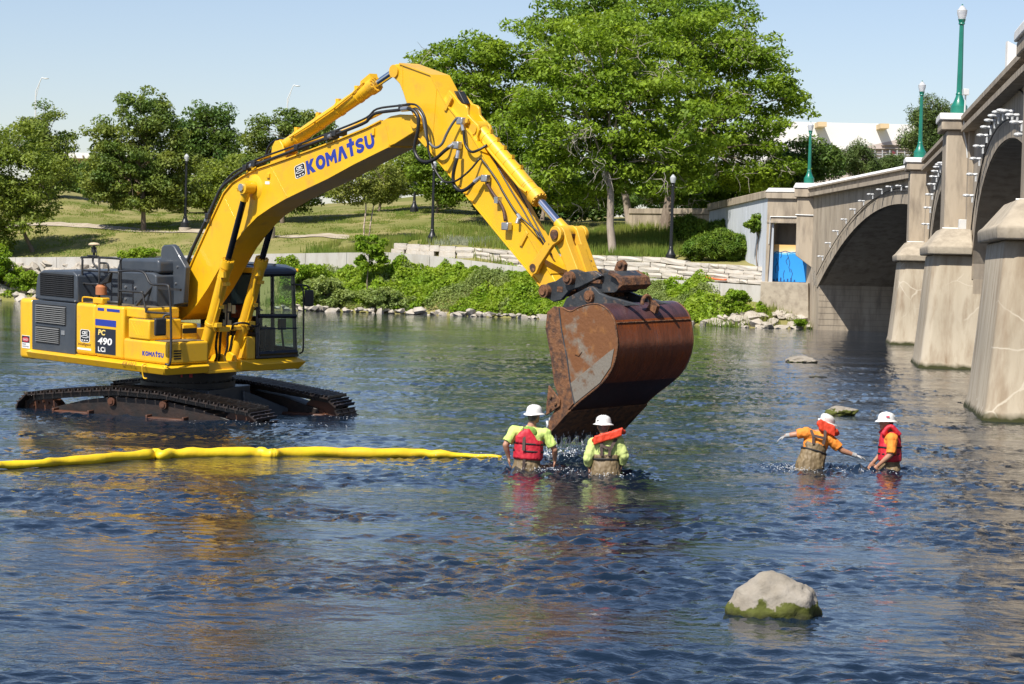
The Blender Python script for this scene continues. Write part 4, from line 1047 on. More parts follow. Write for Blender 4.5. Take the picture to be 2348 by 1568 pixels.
m = MB(); m.lathe([(0.0, 2.15), (0.105, 2.15), (0.105, 2.29), (0.07, 2.33), (0.0, 2.335)], c=(-0.79, -1.36, 0), n=16); xp(m, 'beacon', M_orng, smooth=True)
hose('tie_down_handle', [(-1.33, -1.40, 1.985), (-1.33, -1.40, 2.05), (-1.28, -1.40, 2.08), (-1.0, -1.40, 2.08), (-0.95, -1.40, 2.05)], 0.014, M_yel)
m = MB(); m.add([(-0.50, -1.36, 2.56), (-0.82, -1.42, 2.31), (-0.58, -1.36, 2.38), (-0.50, -1.30, 2.56), (-0.82, -1.36, 2.31), (-0.58, -1.28, 2.38)], [(0, 1, 2), (5, 4, 3), (0, 3, 4, 1), (1, 4, 5, 2), (2, 5, 3, 0)]); xp(m, 'folded_mirror', M_blk, bevel=0.01)
mr = box('mirror', M_blk, 1.44, 1.50, -1.79, -1.55, 1.56, 1.87, bevel=0.04, seg=4)
hose('mirror_arm', [(1.43, -1.67, 1.68), (1.41, -1.62, 1.72), (1.42, -1.55, 1.90), (1.48, -1.46, 1.92)], 0.018, M_blk, mr)
m = MB(); m.lathe([(0.0, 3.03), (0.10, 3.035), (0.105, 3.05), (0.07, 3.075), (0.0, 3.085)], c=(-1.07, -1.33, 0), n=18); ga = xp(m, 'positioning_antenna', mat('cream_plastic', (0.55, 0.44, 0.28), 0.5), smooth=True)
m = MB(); m.tube([(-1.07, -1.33, 2.80), (-1.07, -1.33, 3.03)], 0.022, 8); m.lathe([(0.05, 2.90), (0.05, 3.0)], c=(-1.07, -1.33, 0), n=10); m.box(-1.25, -0.95, -1.36, -1.30, 2.83, 2.85); xp(m, 'antenna_post', M_blk, ga)
hose('antenna_cable', [(-1.03, -1.33, 2.98), (-0.96, -1.35, 2.93), (-0.97, -1.35, 2.85), (-1.05, -1.35, 2.80)], 0.008, M_blk, ga)
# ---- cab
CX0, CX1, CY0, CY1 = -0.25, 1.45, 0.45, 1.42
cab = empty('cab'); cab.parent = exc
m = MB(); m.box(CX0, CX1, CY0, CY1, 1.055, 1.12); m.box(CX0, CX0 + 0.07, CY0, CY1, 1.12, 2.60)
xp(m, 'cab_shell', M_cabf, cab, bevel=0.015)
def post(a, b, t=0.075):
    m = MB(); m.tube([a, b], t * 0.62, 4); return xp(m, 'cab_pillar', M_cabf, cab)
post((1.41, 0.50, 1.10), (1.36, 0.54, 2.62)); post((1.41, 1.37, 1.10), (1.36, 1.33, 2.62)); post((0.72, 1.39, 1.10), (0.72, 1.36, 2.62)); post((-0.2, 1.39, 1.10), (-0.2, 1.36, 2.62)); post((0.55, 0.47, 1.5), (0.60, 0.50, 2.62)); post((-0.2, 0.47, 1.10), (-0.2, 0.50, 2.62))
m = MB(); m.tube([(1.43, 0.50, 1.83), (1.43, 1.36, 1.80)], 0.04, 4); m.tube([(1.40, 0.52, 2.58), (1.40, 1.34, 2.58)], 0.05, 4); m.tube([(1.44, 0.50, 1.145), (1.44, 1.38, 1.145)], 0.05, 4); m.tube([(1.46, 0.52, 1.60), (1.46, 1.36, 1.58)], 0.013, 6); xp(m, 'front_frame', M_cabf, cab)
m = MB(); m.box(CX0, 1.45, CY0 - 0.01, CY0 + 0.03, 1.12, 1.52); m.box(CX0, 1.40, CY1 - 0.03, CY1 + 0.01, 1.12, 1.22); m.box(CX0, 0.75, CY1 - 0.03, CY1 + 0.01, 1.22, 1.55); xp(m, 'cab_side_panel', M_cabf, cab, bevel=0.01)
m = MB(); n = 6
prof = [(CX0, 2.60), (CX0 + 0.02, 2.69), (CX0 + 0.15, 2.735), (1.1, 2.725), (1.38, 2.67), (1.44, 2.60)]
m.prism(prof, CY0 + 0.0, CY1 - 0.02); rf = xp(m, 'cab_roof', M_gry, cab, bevel=0.04, seg=4)
for yy in (0.65, 0.85, 1.05): box('roof_rib', M_gry, -0.1, 1.15, yy, yy + 0.07, 2.722, 2.748, rf, bevel=0.008)
box('roof_visor', M_yel, 0.85, 1.38, 0.40, 0.445, 2.60, 2.70, cab, bevel=0.012); box('roof_visor', M_yel, 0.9, 1.40, 1.405, 1.44, 2.60, 2.66, cab, bevel=0.01)
def pane(name, pts):
    m = MB(); m.add(pts, [(0, 1, 2, 3)]); return xp(m, name, M_glass, cab)
pane('front_window', [(1.435, 0.53, 1.86), (1.435, 1.34, 1.84), (1.395, 1.31, 2.56), (1.395, 0.56, 2.56)])
pane('front_window', [(1.445, 0.53, 1.18), (1.445, 1.34, 1.18), (1.435, 1.34, 1.79), (1.435, 0.53, 1.81)])
pane('side_window', [(CX0 + 0.07, 0.46, 1.53), (1.38, 0.46, 1.53), (1.36, 0.50, 2.58), (CX0 + 0.07, 0.50, 2.58)])
pane('side_window', [(CX0 + 0.07, 1.40, 1.56), (1.38, 1.40, 1.56), (1.36, 1.36, 2.58), (CX0 + 0.07, 1.36, 2.58)])
m = MB(); m.tube([(1.44, 0.80, 1.84), (1.41, 0.84, 2.54)], 0.012, 6); m.cyl((1.455, 0.81, 2.05), (1.43, 0.81, 2.05), 0.03, 0.03, 8); xp(m, 'wiper', M_blk, cab)
M_note = mat('pale_note_paper', (0.55, 0.60, 0.45), 0.8)
for k, (xx, zz) in enumerate(((0.44, 1.90), (0.57, 1.93), (0.70, 1.90), (0.50, 1.75), (0.44, 1.62), (0.58, 1.62))):
    box('note', M_note, xx, xx + 0.11, 0.452, 0.455, zz - 0.06, zz + 0.09, cab)
m = MB(); m.box(-0.15, 0.40, 0.68, 1.22, 1.45, 1.60); m.box(-0.18, -0.05, 0.70, 1.20, 1.60, 2.25); m.box(-0.15, -0.05, 0.80, 1.10, 2.25, 2.42); m.box(-0.1, 0.3, 0.7, 1.2, 1.12, 1.45); xp(m, 'seat', M_blk, cab, bevel=0.04)
m = MB(); m.box(0.0, 0.5, 0.55, 0.66, 1.45, 1.74); m.box(0.0, 0.5, 1.22, 1.32, 1.45, 1.74); m.tube([(0.45, 0.6, 1.74), (0.48, 0.6, 1.92)], 0.018, 6); m.tube([(0.45, 1.27, 1.74), (0.48, 1.27, 1.92)], 0.018, 6); m.tube([(0.95, 0.85, 1.12), (1.0, 0.85, 1.62)], 0.02, 6); m.tube([(0.95, 1.0, 1.12), (1.0, 1.0, 1.62)], 0.02, 6); xp(m, 'console', M_blk, cab, bevel=0.02)
m = MB(); m.box(1.25, 1.32, 1.08, 1.22, 1.55, 1.75); m.tube([(1.28, 1.15, 1.55), (1.28, 1.2, 1.2)], 0.02, 6); xp(m, 'monitor', M_blk, cab)
box('cab_step_box', M_yel, 0.85, 1.43, 0.25, 0.44, 1.055, 1.46, bevel=0.02)
cm = box('mirror', M_blk, 1.55, 1.61, 1.44, 1.64, 1.98, 2.28, bevel=0.03, seg=4)
hose('mirror_arm', [(1.43, 1.30, 2.38), (1.52, 1.40, 2.37), (1.56, 1.52, 2.35), (1.57, 1.55, 2.28)], 0.015, M_blk, cm)
hose('handrail', [(1.50, 1.40, 2.36), (1.54, 1.44, 2.2), (1.55, 1.44, 1.5), (1.54, 1.44, 1.18), (1.47, 1.42, 1.12)], 0.016, M_blk, k=5)
# ---- boom
BT = [(-0.02, 2.22), (0.38, 2.48), (0.61, 2.82), (0.95, 3.29), (1.26, 3.71), (1.50, 4.03), (1.75, 4.22), (2.05, 4.34), (2.46, 4.47), (2.78, 4.54), (3.91, 4.80), (4.60, 4.97), (5.38, 5.18), (5.71, 5.29), (5.93, 5.37), (6.15, 5.40), (6.50, 5.39), (6.64, 5.33), (6.67, 5.24), (6.60, 5.15)]
BB = [(6.05, 4.92), (5.92, 4.885), (5.06, 4.60), (4.38, 4.35), (3.69, 4.13), (3.26, 3.99), (2.87, 3.84), (2.47, 3.66), (2.20, 3.48), (1.93, 3.27), (1.71, 3.08), (1.33, 2.65), (1.05, 2.34), (0.71, 2.02), (0.51, 1.86), (0.24, 1.73), (0.05, 1.74), (-0.12, 1.88), (-0.14, 2.08)]
YB0, YB1 = -0.33, 0.19
boom = pr('boom', M_yel, BT + BB, YB0, YB1, bevel=0.012)
def flange(pts, off, th, y0, y1, name, parent):
    P = [Vector(p) for p in pts]; out, inn = [], []
    for i, p in enumerate(P):
        t = (P[min(i + 1, len(P) - 1)] - P[max(i - 1, 0)]).normalized(); n_ = Vector((-t.y, t.x))
        out.append(p + n_ * (off + th)); inn.append(p + n_ * off)
    return pr(name, M_yel, [tuple(q) for q in out] + [tuple(q) for q in inn[::-1]], y0, y1, parent)
flange(BT[1:14], -0.003, 0.022, YB0 - 0.03, YB1 + 0.03, 'top_plate', boom)
flange(BB[1:16], -0.003, 0.022, YB0 - 0.03, YB1 + 0.03, 'bottom_plate', boom)
def seam(a, b, parent, y=YB0, w=0.012, h=0.006):
    d = Vector((b[0] - a[0], b[1] - a[1])).normalized() * w
    pr('weld_seam', M_yel, [(a[0] - d.y, a[1] + d.x), (a[0] + d.y, a[1] - d.x), (b[0] + d.y, b[1] - d.x), (b[0] - d.y, b[1] + d.x)], y - h, y + 0.01, parent)
seam((2.79, 4.53), (3.25, 4.01), boom); seam((1.51, 3.92), (1.82, 3.57), boom); seam((5.80, 5.25), (5.915, 4.91), boom)
m = MB(); m.cyl((2.36, YB0 + 0.01, 4.15), (2.36, YB0 - 0.035, 4.15), 0.24, 0.17, 28); xp(m, 'pin_boss', M_yel, boom, smooth=True)
m = MB(); m.cyl((2.36, YB1 - 0.01, 4.15), (2.36, YB1 + 0.035, 4.15), 0.24, 0.17, 28); xp(m, 'pin_boss', M_yel, boom, smooth=True)
m = MB(); m.cyl((2.36, -0.64, 4.15), (2.36, 0.42, 4.15), 0.065, 0.065, 18); xp(m, 'boom_pin', M_slv, boom, smooth=True)
m = MB(); m.cyl((6.56, YB0 - 0.045, 5.265), (6.56, YB1 + 0.045, 5.265), 0.10, 0.10, 20); xp(m, 'boom_tip_pin', M_yelw, boom, smooth=True, bevel=0.01)
def logo(parent, o, xv, zv, mt):
    """the seven heavy logo letters, drawn as flat shapes in the parallelogram o, xv, zv"""
    def strip(pts, w):
        P = [Vector((q.x, q.y)) for q in spline([Vector((a, b, 0)) for a, b in pts], 6)]; L = []; Rr = []
        for i, q in enumerate(P):
            t = (P[min(i + 1, len(P) - 1)] - P[max(i - 1, 0)]).normalized(); n_ = Vector((-t.y, t.x)) * w / 2; L.append(q + n_); Rr.append(q - n_)
        return [[L[i], L[i + 1], Rr[i + 1], Rr[i]] for i in range(len(P) - 1)]
    ring = []
    for k in range(32):
        a, b = 2 * math.pi * k / 32, 2 * math.pi * (k + 1) / 32
        f_ = lambda t, r1, r2: (0.5 + r1 * math.cos(t), 0.5 + r2 * math.sin(t))
        ring.append([f_(a, .5, .52), f_(b, .5, .52), f_(b, .20, .24), f_(a, .20, .24)])
    GL = [(.90, [[(0, 0), (.30, 0), (.30, .34), (.58, 0), (.98, 0), (.56, .53), (.96, 1), (.58, 1), (.30, .68), (.30, 1), (0, 1)]]), (.98, ring),
          (1.06, [[(0, 0), (.25, 0), (.25, .52), (.5, .16), (.75, .52), (.75, 0), (1, 0), (1, 1), (.77, 1), (.5, .60), (.23, 1), (0, 1)]]),
          (.98, [[(0, 0), (.30, 0), (.50, .60), (.70, 0), (1, 0), (.66, 1.0), (.34, 1.0)]]),
          (.74, [[(.30, 0), (.70, 0), (.70, .72), (1, .72), (1, 1), (.78, 1), (.78, 1.26), (.38, 1.26), (.38, 1), (0, 1), (0, .72), (.30, .72)]]),
          (.86, strip([(.88, .74), (.74, .86), (.40, .87), (.18, .72), (.30, .56), (.62, .45), (.82, .30), (.66, .13), (.34, .12), (.10, .26)], .27)),
          (.92, strip([(.15, 1.0), (.15, .6), (.17, .34), (.34, .15), (.66, .15), (.83, .34), (.85, .6), (.85, 1.0)], .29))]
    tot = sum(g[0] for g in GL) + .07 * 6; x = 0; m = MB(); o, xv, zv = Vector(o), Vector(xv), Vector(zv)
    for w, polys in GL:
        for pl in polys: m.add([o + xv * ((x + q[0] * w) / tot) + zv * q[1] for q in pl], [tuple(range(len(pl)))])
        x += w + .07
    return xp(m, 'lettering', mt, parent)
logo(boom, (3.82, YB0 - 0.004, 4.39), (1.75, 0, 0.49), (-0.062, 0, 0.225), M_blue)
logo(lo_, (0.70, -1.503, 1.16), (0.64, 0, 0), (0, 0, 0.082), M_blue)
dealer_decal(boom, (3.50, YB0 - 0.0015, 4.305), (0.28, 0, 0.085), (-0.05, 0, 0.215))
m = MB(); m.box(2.72, 2.80, YB0 - 0.03, YB0, 4.32, 4.40); m.box(5.50, 5.56, YB0 - 0.03, YB0, 5.06, 5.18); m.box(1.88, 2.02, YB0 - 0.04, YB0, 4.12, 4.22); xp(m, 'hose_bracket', M_yel, boom, bevel=0.006)
box('small_decal', M_wht, 2.66, 2.78, YB0 - 0.0035, YB0 - 0.002, 4.21, 4.26, boom)
# boom foot clutter
pr('boom_foot_bracket', M_yel, [(-0.10, 2.05), (0.28, 2.40), (0.42, 2.36), (0.36, 2.22), (0.10, 2.12), (0.02, 1.94)], YB0 - 0.14, YB0 - 0.002, boom, bevel=0.01)
m = MB()
for k in range(7):
    a = R.uniform(-0.1, 0.1); m.tube(spline([(0.16 + 0.03 * k, -0.50, 2.50 - 0.02 * k), (0.30 + a, -0.56 - 0.01 * k, 2.40), (0.25 + a * 0.6, -0.55, 2.24), (0.14, -0.5, 2.15 + 0.02 * k)], 4), 0.008, 5)
xp(m, 'foot_wiring', M_rub, boom)['kind'] = 'stuff'
m = MB(); m.tube([(-0.12, -0.60, 1.75), (0.02, -0.60, 2.30)], 0.014, 6); m.cyl((-0.02, -0.60, 2.15), (0.0, -0.60, 2.24), 0.03, 0.03, 8); xp(m, 'grease_line', M_slv, boom)
box('slot_shade_sheet', M_shade, 0.905, 0.91, -0.79, -0.48, 1.53, 1.62)
m = MB()
for yy in (-0.42, -0.02, 0.02, 0.34): m.prism([(0.72, 0.88), (1.36, 0.88), (1.26, 1.12), (1.10, 1.18), (0.92, 1.12)], yy - 0.025 + (-0.1 if yy < 0 else 0.1), yy + 0.025 + (-0.1 if yy < 0 else 0.1))
m.box(-0.3, 1.40, -0.58, 0.42, 0.84, 0.90); xp(m, 'cylinder_bracket', M_yel, bevel=0.012)
# ---- boom cylinders
def cylinder(name, foot, pin, tube_len, r, rr, y, rodmat, tubemat=M_yel, pipe=True, eye=True, headbolts=True, label=None):
    a = Vector((foot[0], y, foot[1])); b = Vector((pin[0], y, pin[1])); d = (b - a).normalized()
    h = a + d * tube_len
    m = MB(); m.cyl(a + d * 0.08, h - d * 0.14, r, r, 24)
    for k in (0.16, 0.30, 0.34): m.cyl(h - d * (k + 0.02), h - d * k, r * 1.04, r * 1.04, 24)
    m.cyl(a - Vector((0, 0.09, 0)), a + Vector((0, 0.09, 0)), 0.125, 0.125, 18)
    o = xp(m, name, tubemat, smooth=True)
    if label: o['label'] = label
    m = MB(); m.cyl(h - d * 0.14, h, r * 1.16, r * 1.16, 24); bolt_ring(m, h, d, r * 0.98, 0.018, 12, 0.022); m.box(h.x - 0.02, h.x + 0.08, y - r * 1.5, y - r * 0.9, h.z - 0.30, h.z - 0.20) if pipe else None
    xp(m, 'cylinder_head', M_yelw if rodmat is M_chr else tubemat, o, smooth=True)
    m = MB(); m.cyl(h - d * 0.02, b - d * 0.02, rr, rr, 20); xp(m, 'rod', rodmat, o, smooth=True)
    if eye:
        m = MB(); m.cyl(b - d * 0.25, b, rr * 1.35, rr * 1.6, 16); m.cyl(b - Vector((0, 0.11, 0)), b + Vector((0, 0.11, 0)), 0.115, 0.115, 20); xp(m, 'rod_eye', tubemat, o, smooth=True)
    if pipe:
        u = Vector((d.z, 0, -d.x))
        s_ = Vector((0, -1, 0))
        pts = [h - d * 0.26 + s_ * r * 1.0 + u * 0.05, h - d * 0.34 + s_ * r * 1.15 + u * 0.10, h - d * 0.6 + s_ * r * 1.0 + u * 0.13, h - d * 0.72 + s_ * r * 0.6 + u * 0.14, a + d * 0.85 + s_ * r * 0.5 + u * 0.13, a + d * 0.72 + u * 0.15]
        m = MB(); m.tube(spline(pts, 5), 0.024, 8)
        for q in (0.40, 0.85): m.box(*(lambda c: (c.x - 0.04, c.x + 0.04, c.y - 0.05, c.y + 0.05, c.z - 0.03, c.z + 0.03))(h - d * (q) + u * 0.13))
        xp(m, 'cylinder_pipe', tubemat, o, smooth=True)
        m = MB(); c = a + d * 0.78; m.cyl(c - d * 0.03, c + d * 0.03, r * 1.12, r * 1.12, 20); m.box(c.x + 0.02, c.x + 0.24, y - 0.06, y + 0.06, c.z - 0.05, c.z + 0.03); xp(m, 'pipe_clamp', tubemat, o, bevel=0.005)
    return o
cylinder('boom_cylinder', (1.07, 1.0), (2.37, 4.15), 2.02, 0.105, 0.055, -0.50, M_rodd, label='near boom lift cylinder')
cylinder('boom_cylinder', (1.02, 1.0), (2.36, 4.15), 2.04, 0.105, 0.055, 0.27, M_rodd, label='far boom lift cylinder')
ac = cylinder('arm_cylinder', (2.86, 4.86), (5.76, 6.12), 2.62, 0.115, 0.06, -0.07, M_chr, pipe=False, eye=False)
d_ = (Vector((5.76, 0, 6.12)) - Vector((2.86, 0, 4.86))).normalized()
def on_ac(t, up=0.0, y=-0.07): q = Vector((2.86, y, 4.86)) + d_ * t + Vector((-d_.z, 0, d_.x)) * up; return tuple(q)
m = MB(); m.tube([on_ac(0.35, 0.02, -0.21), on_ac(0.9, 0.0, -0.215), on_ac(1.6, 0.0, -0.215), on_ac(2.15, 0.03, -0.21), on_ac(2.45, 0.11, -0.17)], 0.014, 6)
for t in (0.42, 1.05, 1.62, 2.15): m.cyl(on_ac(t - 0.02), on_ac(t + 0.02), 0.127, 0.127, 20); m.box(*(lambda c: (c[0] - 0.04, c[0] + 0.04, c[1] - 0.03, c[1] + 0.03, c[2] - 0.03, c[2] + 0.05))(on_ac(t, 0.13)))
m.prism([on_ac(2.30, 0.08)[::2], on_ac(2.62, 0.10)[::2], on_ac(2.62, 0.19)[::2], on_ac(2.36, 0.17)[::2]], -0.15, 0.01)
xp(m, 'cylinder_pipe', M_yel, ac, smooth=True)
m = MB()
for yy in (-0.22, 0.06): m.prism([(2.66, 4.50), (3.12, 4.62), (3.0, 4.90), (2.93, 4.97), (2.80, 4.96), (2.72, 4.86)], yy - 0.02, yy + 0.02)
xp(m, 'cylinder_lug', M_yel, boom, bevel=0.01)
pr('foot_lug', M_yel, [(2.05, 4.36), (2.42, 4.47), (2.34, 4.62), (2.18, 4.60)], -0.3, -0.1, boom)
# ---- arm
AR = [(5.83, 6.11), (5.86, 6.18), (5.95, 6.215), (6.06, 6.215), (6.82, 6.02), (7.18, 5.57), (7.47, 5.33), (7.77, 5.09), (8.06, 4.77), (8.44, 4.33), (8.93, 3.76), (9.17, 3.47), (9.62, 2.97), (9.73, 2.84), (9.72, 2.68), (9.60, 2.62), (9.50, 2.70), (9.16, 2.98), (8.73, 3.32), (8.05, 3.86), (7.15, 4.57), (6.88, 4.79), (6.56, 5.02), (6.42, 5.20), (6.42, 5.36), (6.23, 5.58), (6.14, 5.76), (6.05, 5.90), (5.93, 5.98), (5.85, 6.03)]
YA0, YA1 = -0.25, 0.12
arm = pr('arm', M_yel, AR, YA0, YA1, bevel=0.012)
flange([AR[i] for i in range(3, 13)], -0.003, 0.02, YA0 - 0.022, YA1 + 0.022, 'top_plate', arm)
flange([AR[i] for i in (16, 17, 18, 19, 20, 21, 22)], -0.003, 0.02, YA0 - 0.022, YA1 + 0.022, 'bottom_plate', arm)
m = MB(); m.cyl((5.93, YA0 - 0.03, 6.10), (5.93, YA1 + 0.03, 6.10), 0.105, 0.105, 20); xp(m, 'arm_pin', M_yelw, arm, smooth=True)
m = MB()
for yy in (-0.20, 0.05):
    m.prism([(7.10, 5.66), (7.22, 5.78), (7.48, 5.57), (7.60, 5.545), (7.65, 5.50), (7.67, 5.39), (7.76, 5.32), (7.90, 5.23), (7.935, 5.15), (7.89, 5.05), (7.90, 4.96), (7.5, 5.25)], yy - 0.025, yy + 0.025)
xp(m, 'cylinder_ear', M_yel, arm, bevel=0.008)
m = MB(); m.cyl((7.80, -0.245, 5.165), (7.80, 0.095, 5.165), 0.085, 0.085, 18); xp(m, 'arm_pin', M_yelw, arm, smooth=True)
m = MB(); m.add([(7.19, -0.10, 5.77), (7.31, -0.10, 5.77), (7.46, -0.10, 5.57), (7.36, -0.10, 5.56), (7.19, 0.03, 5.77), (7.31, 0.03, 5.77), (7.46, 0.03, 5.57), (7.36, 0.03, 5.56)], [(0, 1, 2, 3), (7, 6, 5, 4), (0, 4, 5, 1), (1, 5, 6, 2), (2, 6, 7, 3), (3, 7, 4, 0)]); xp(m, 'work_lamp', M_blk, arm, bevel=0.01)
seam((6.12, 6.18), (6.13, 5.80), arm, YA0); seam((6.95, 5.80), (6.86, 4.86), arm, YA0)
m = MB()
for c, s in (((7.62, 5.29), 0.07), ((7.53, 4.91), 0.075), ((8.20, 4.40), 0.07), ((8.69, 3.67), 0.075)): 
    m = MB(); m.box(c[0] - s, c[0] + s, YA0 - 0.12, YA0 - 0.02, c[1] - s * 0.8, c[1] + s * 0.8); xp(m, 'valve_block', M_slv, arm, bevel=0.015)
m = MB()
for c in ((7.25, 5.60), (9.02, 3.52)): m.prism([(c[0] - 0.10, c[1] - 0.13), (c[0] - 0.04, c[1] - 0.15), (c[0] + 0.10, c[1] + 0.05), (c[0] + 0.05, c[1] + 0.10)], YA0 - 0.03, YA0)
m.box(7.66, 7.74, YA0 - 0.05, YA0, 5.26, 5.33); xp(m, 'hose_bracket', M_yelw, arm, bevel=0.006)
# arm hoses
hs = [('hydraulic_hose', [(6.46, -0.42, 5.49), (6.60, -0.5, 5.48), (6.73, -0.5, 5.43), (6.81, -0.5, 5.32), (6.80, -0.5, 5.13), (6.74, -0.5, 4.93), (6.73, -0.5, 4.81), (6.84, -0.5, 4.68), (7.02, -0.5, 4.64), (7.20, -0.48, 4.69), (7.36, -0.44, 4.81), (7.44, -0.40, 4.88)], 0.030, M_rub),
      ('hydraulic_hose', [(6.50, -0.38, 5.47), (6.68, -0.42, 5.48), (6.82, -0.42, 5.35), (6.87, -0.42, 5.20), (6.93, -0.42, 5.02), (7.02, -0.42, 4.92), (7.15, -0.42, 4.87), (7.29, -0.42, 4.93), (7.37, -0.40, 5.08), (7.46, -0.38, 5.22), (7.56, -0.36, 5.33), (7.63, -0.34, 5.33)], 0.022, mat('grey_hose', (0.14, 0.145, 0.15), 0.35, metal=0.3)),
      ('hydraulic_hose', [(6.41, -0.40, 5.56), (6.55, -0.46, 5.56), (6.71, -0.46, 5.54), (6.85, -0.46, 5.44), (6.94, -0.46, 5.29), (6.98, -0.46, 5.05), (7.02, -0.46, 4.82), (7.11, -0.46, 4.63), (7.23, -0.46, 4.46), (7.39, -0.46, 4.34), (7.57, -0.46, 4.33), (7.72, -0.44, 4.38), (7.90, -0.38, 4.52), (8.04, -0.30, 4.71)], 0.017, M_rub),
      ('hydraulic_hose', [(7.60, -0.36, 4.80), (7.62, -0.40, 4.70), (7.59, -0.42, 4.56), (7.56, -0.42, 4.41), (7.60, -0.42, 4.27), (7.73, -0.42, 4.20), (7.88, -0.42, 4.23), (8.04, -0.38, 4.35), (8.12, -0.35, 4.42)], 0.030, M_rub),
      ('hydraulic_hose', [(7.66, -0.34, 5.22), (7.70, -0.34, 5.13), (7.72, -0.34, 5.01), (7.77, -0.34, 4.89), (7.89, -0.34, 4.81), (8.03, -0.32, 4.84), (8.12, -0.22, 4.92)], 0.022, M_rub),
      ('arm_pipe', [(8.23, -0.32, 4.33), (8.35, -0.30, 4.17), (8.50, -0.30, 4.04), (8.60, -0.30, 3.91), (8.66, -0.32, 3.75)], 0.026, M_trkr),
      ('arm_line', [(8.04, -0.28, 4.71), (8.21, -0.28, 4.57), (8.41, -0.28, 4.38), (8.55, -0.28, 4.21), (8.81, -0.28, 3.93), (8.98, -0.27, 3.80), (9.28, -0.2, 3.58), (9.50, -0.15, 3.30)], 0.015, M_rub),
      ('arm_line', [(8.0, -0.12, 4.90), (8.33, -0.12, 4.50), (8.58, -0.12, 4.21), (8.80, -0.10, 3.95), (9.0, -0.10, 3.72), (9.35, -0.10, 3.34)], 0.014, M_rub),
      ('arm_line', [(8.1, -0.02, 4.80), (8.5, 0.02, 4.33), (8.9, 0.0, 3.85), (9.2, -0.02, 3.50), (9.42, -0.05, 3.25)], 0.012, M_rub)]
for nm, pts, r_, mt in hs: hose(nm, pts, r_, mt, arm)
m = MB(); m.cyl((7.42, -0.40, 4.87), (7.50, -0.36, 4.93), 0.036, 0.03, 10); m.cyl((7.61, -0.36, 4.82), (7.62, -0.395, 4.70), 0.036, 0.036, 10); m.cyl((8.02, -0.39, 4.34), (8.12, -0.35, 4.42), 0.036, 0.03, 10); m.cyl((7.66, -0.34, 5.24), (7.69, -0.34, 5.14), 0.028, 0.028, 10); m.cyl((8.9, -0.29, 3.86), (8.97, -0.29, 3.79), 0.03, 0.03, 8); m.cyl((8.93, -0.30, 3.80), (8.93, -0.33, 3.72), 0.03, 0.03, 8); m.box(8.42, 8.50, YA0 - 0.09, YA0, 4.02, 4.12); xp(m, 'hose_fitting', M_slv, arm, smooth=True)
# boom pipes
for nm, pts, r_, mt in (('boom_pipe', [(1.85, -0.36, 4.33), (2.12, -0.36, 4.45), (2.39, -0.37, 4.53), (3.64, -0.38, 4.83), (4.57, -0.38, 5.06), (5.31, -0.38, 5.25), (5.46, -0.38, 5.33), (5.64, -0.38, 5.42), (6.16, -0.38, 5.465), (6.46, -0.40, 5.485)], 0.027, M_blk),
      ('boom_pipe', [(2.30, -0.2, 4.63), (2.65, -0.2, 4.71), (3.51, -0.2, 4.91), (4.44, -0.2, 5.10), (5.12, -0.2, 5.29), (5.56, -0.2, 5.43)], 0.024, M_yelw),
      ('boom_pipe', [(2.1, -0.3, 4.56), (2.6, -0.3, 4.69), (3.57, -0.3, 4.91), (4.68, -0.3, 5.18), (5.30, -0.3, 5.35), (5.56, -0.3, 5.49), (6.09, -0.3, 5.54), (6.41, -0.36, 5.56)], 0.018, M_blk),
      ('boom_pipe', [(2.12, -0.37, 4.45), (1.85, -0.37, 4.33), (1.46, -0.37, 4.12), (1.24, -0.37, 3.83), (1.07, -0.37, 3.60), (0.65, -0.37, 3.06), (0.45, -0.38, 2.76), (-0.04, -0.42, 2.36)], 0.030, M_blk),
      ('boom_pipe', [(2.16, -0.25, 4.58), (1.89, -0.25, 4.48), (1.59, -0.25, 4.36), (1.30, -0.25, 4.14), (1.03, -0.25, 3.80), (0.78, -0.25, 3.46), (0.41, -0.25, 2.98), (0.24, -0.26, 2.74), (-0.25, -0.32, 2.32)], 0.02, M_blk),
      ('boom_hose', [(2.35, -0.1, 4.62), (2.45, -0.1, 4.85), (2.68, -0.1, 4.98), (2.92, -0.1, 4.99)], 0.024, M_rub), ('boom_hose', [(2.5, -0.16, 4.66), (2.6, -0.16, 4.80), (2.78, -0.16, 4.83), (2.9, -0.16, 4.85)], 0.022, M_rub)):
    hose(nm, pts, r_, mt, boom, k=4)
m = MB()
for c in ((6.28, 5.51), (4.60, 5.09), (4.40, 5.02), (3.60, 4.85), (2.42, 4.56), (1.10, 3.62), (0.42, 2.74), (2.18, 4.49)): 
    m = MB(); m.box(c[0] - 0.05, c[0] + 0.05, -0.43, -0.16, c[1] - 0.05, c[1] + 0.05); xp(m, 'pipe_clamp', M_blk, boom, bevel=0.01)
m = MB()
for a, b in (((6.30, -0.40, 5.48), (6.50, -0.42, 5.49)), ((4.44, -0.385, 5.03), (4.52, -0.385, 5.05)), ((1.02, -0.37, 3.53), (1.10, -0.37, 3.64)), ((2.32, -0.385, 4.52), (2.40, -0.385, 4.54))): 
    m = MB(); m.cyl(a, b, 0.045, 0.045, 10); xp(m, 'pipe_coupling', M_slv, boom, smooth=True)
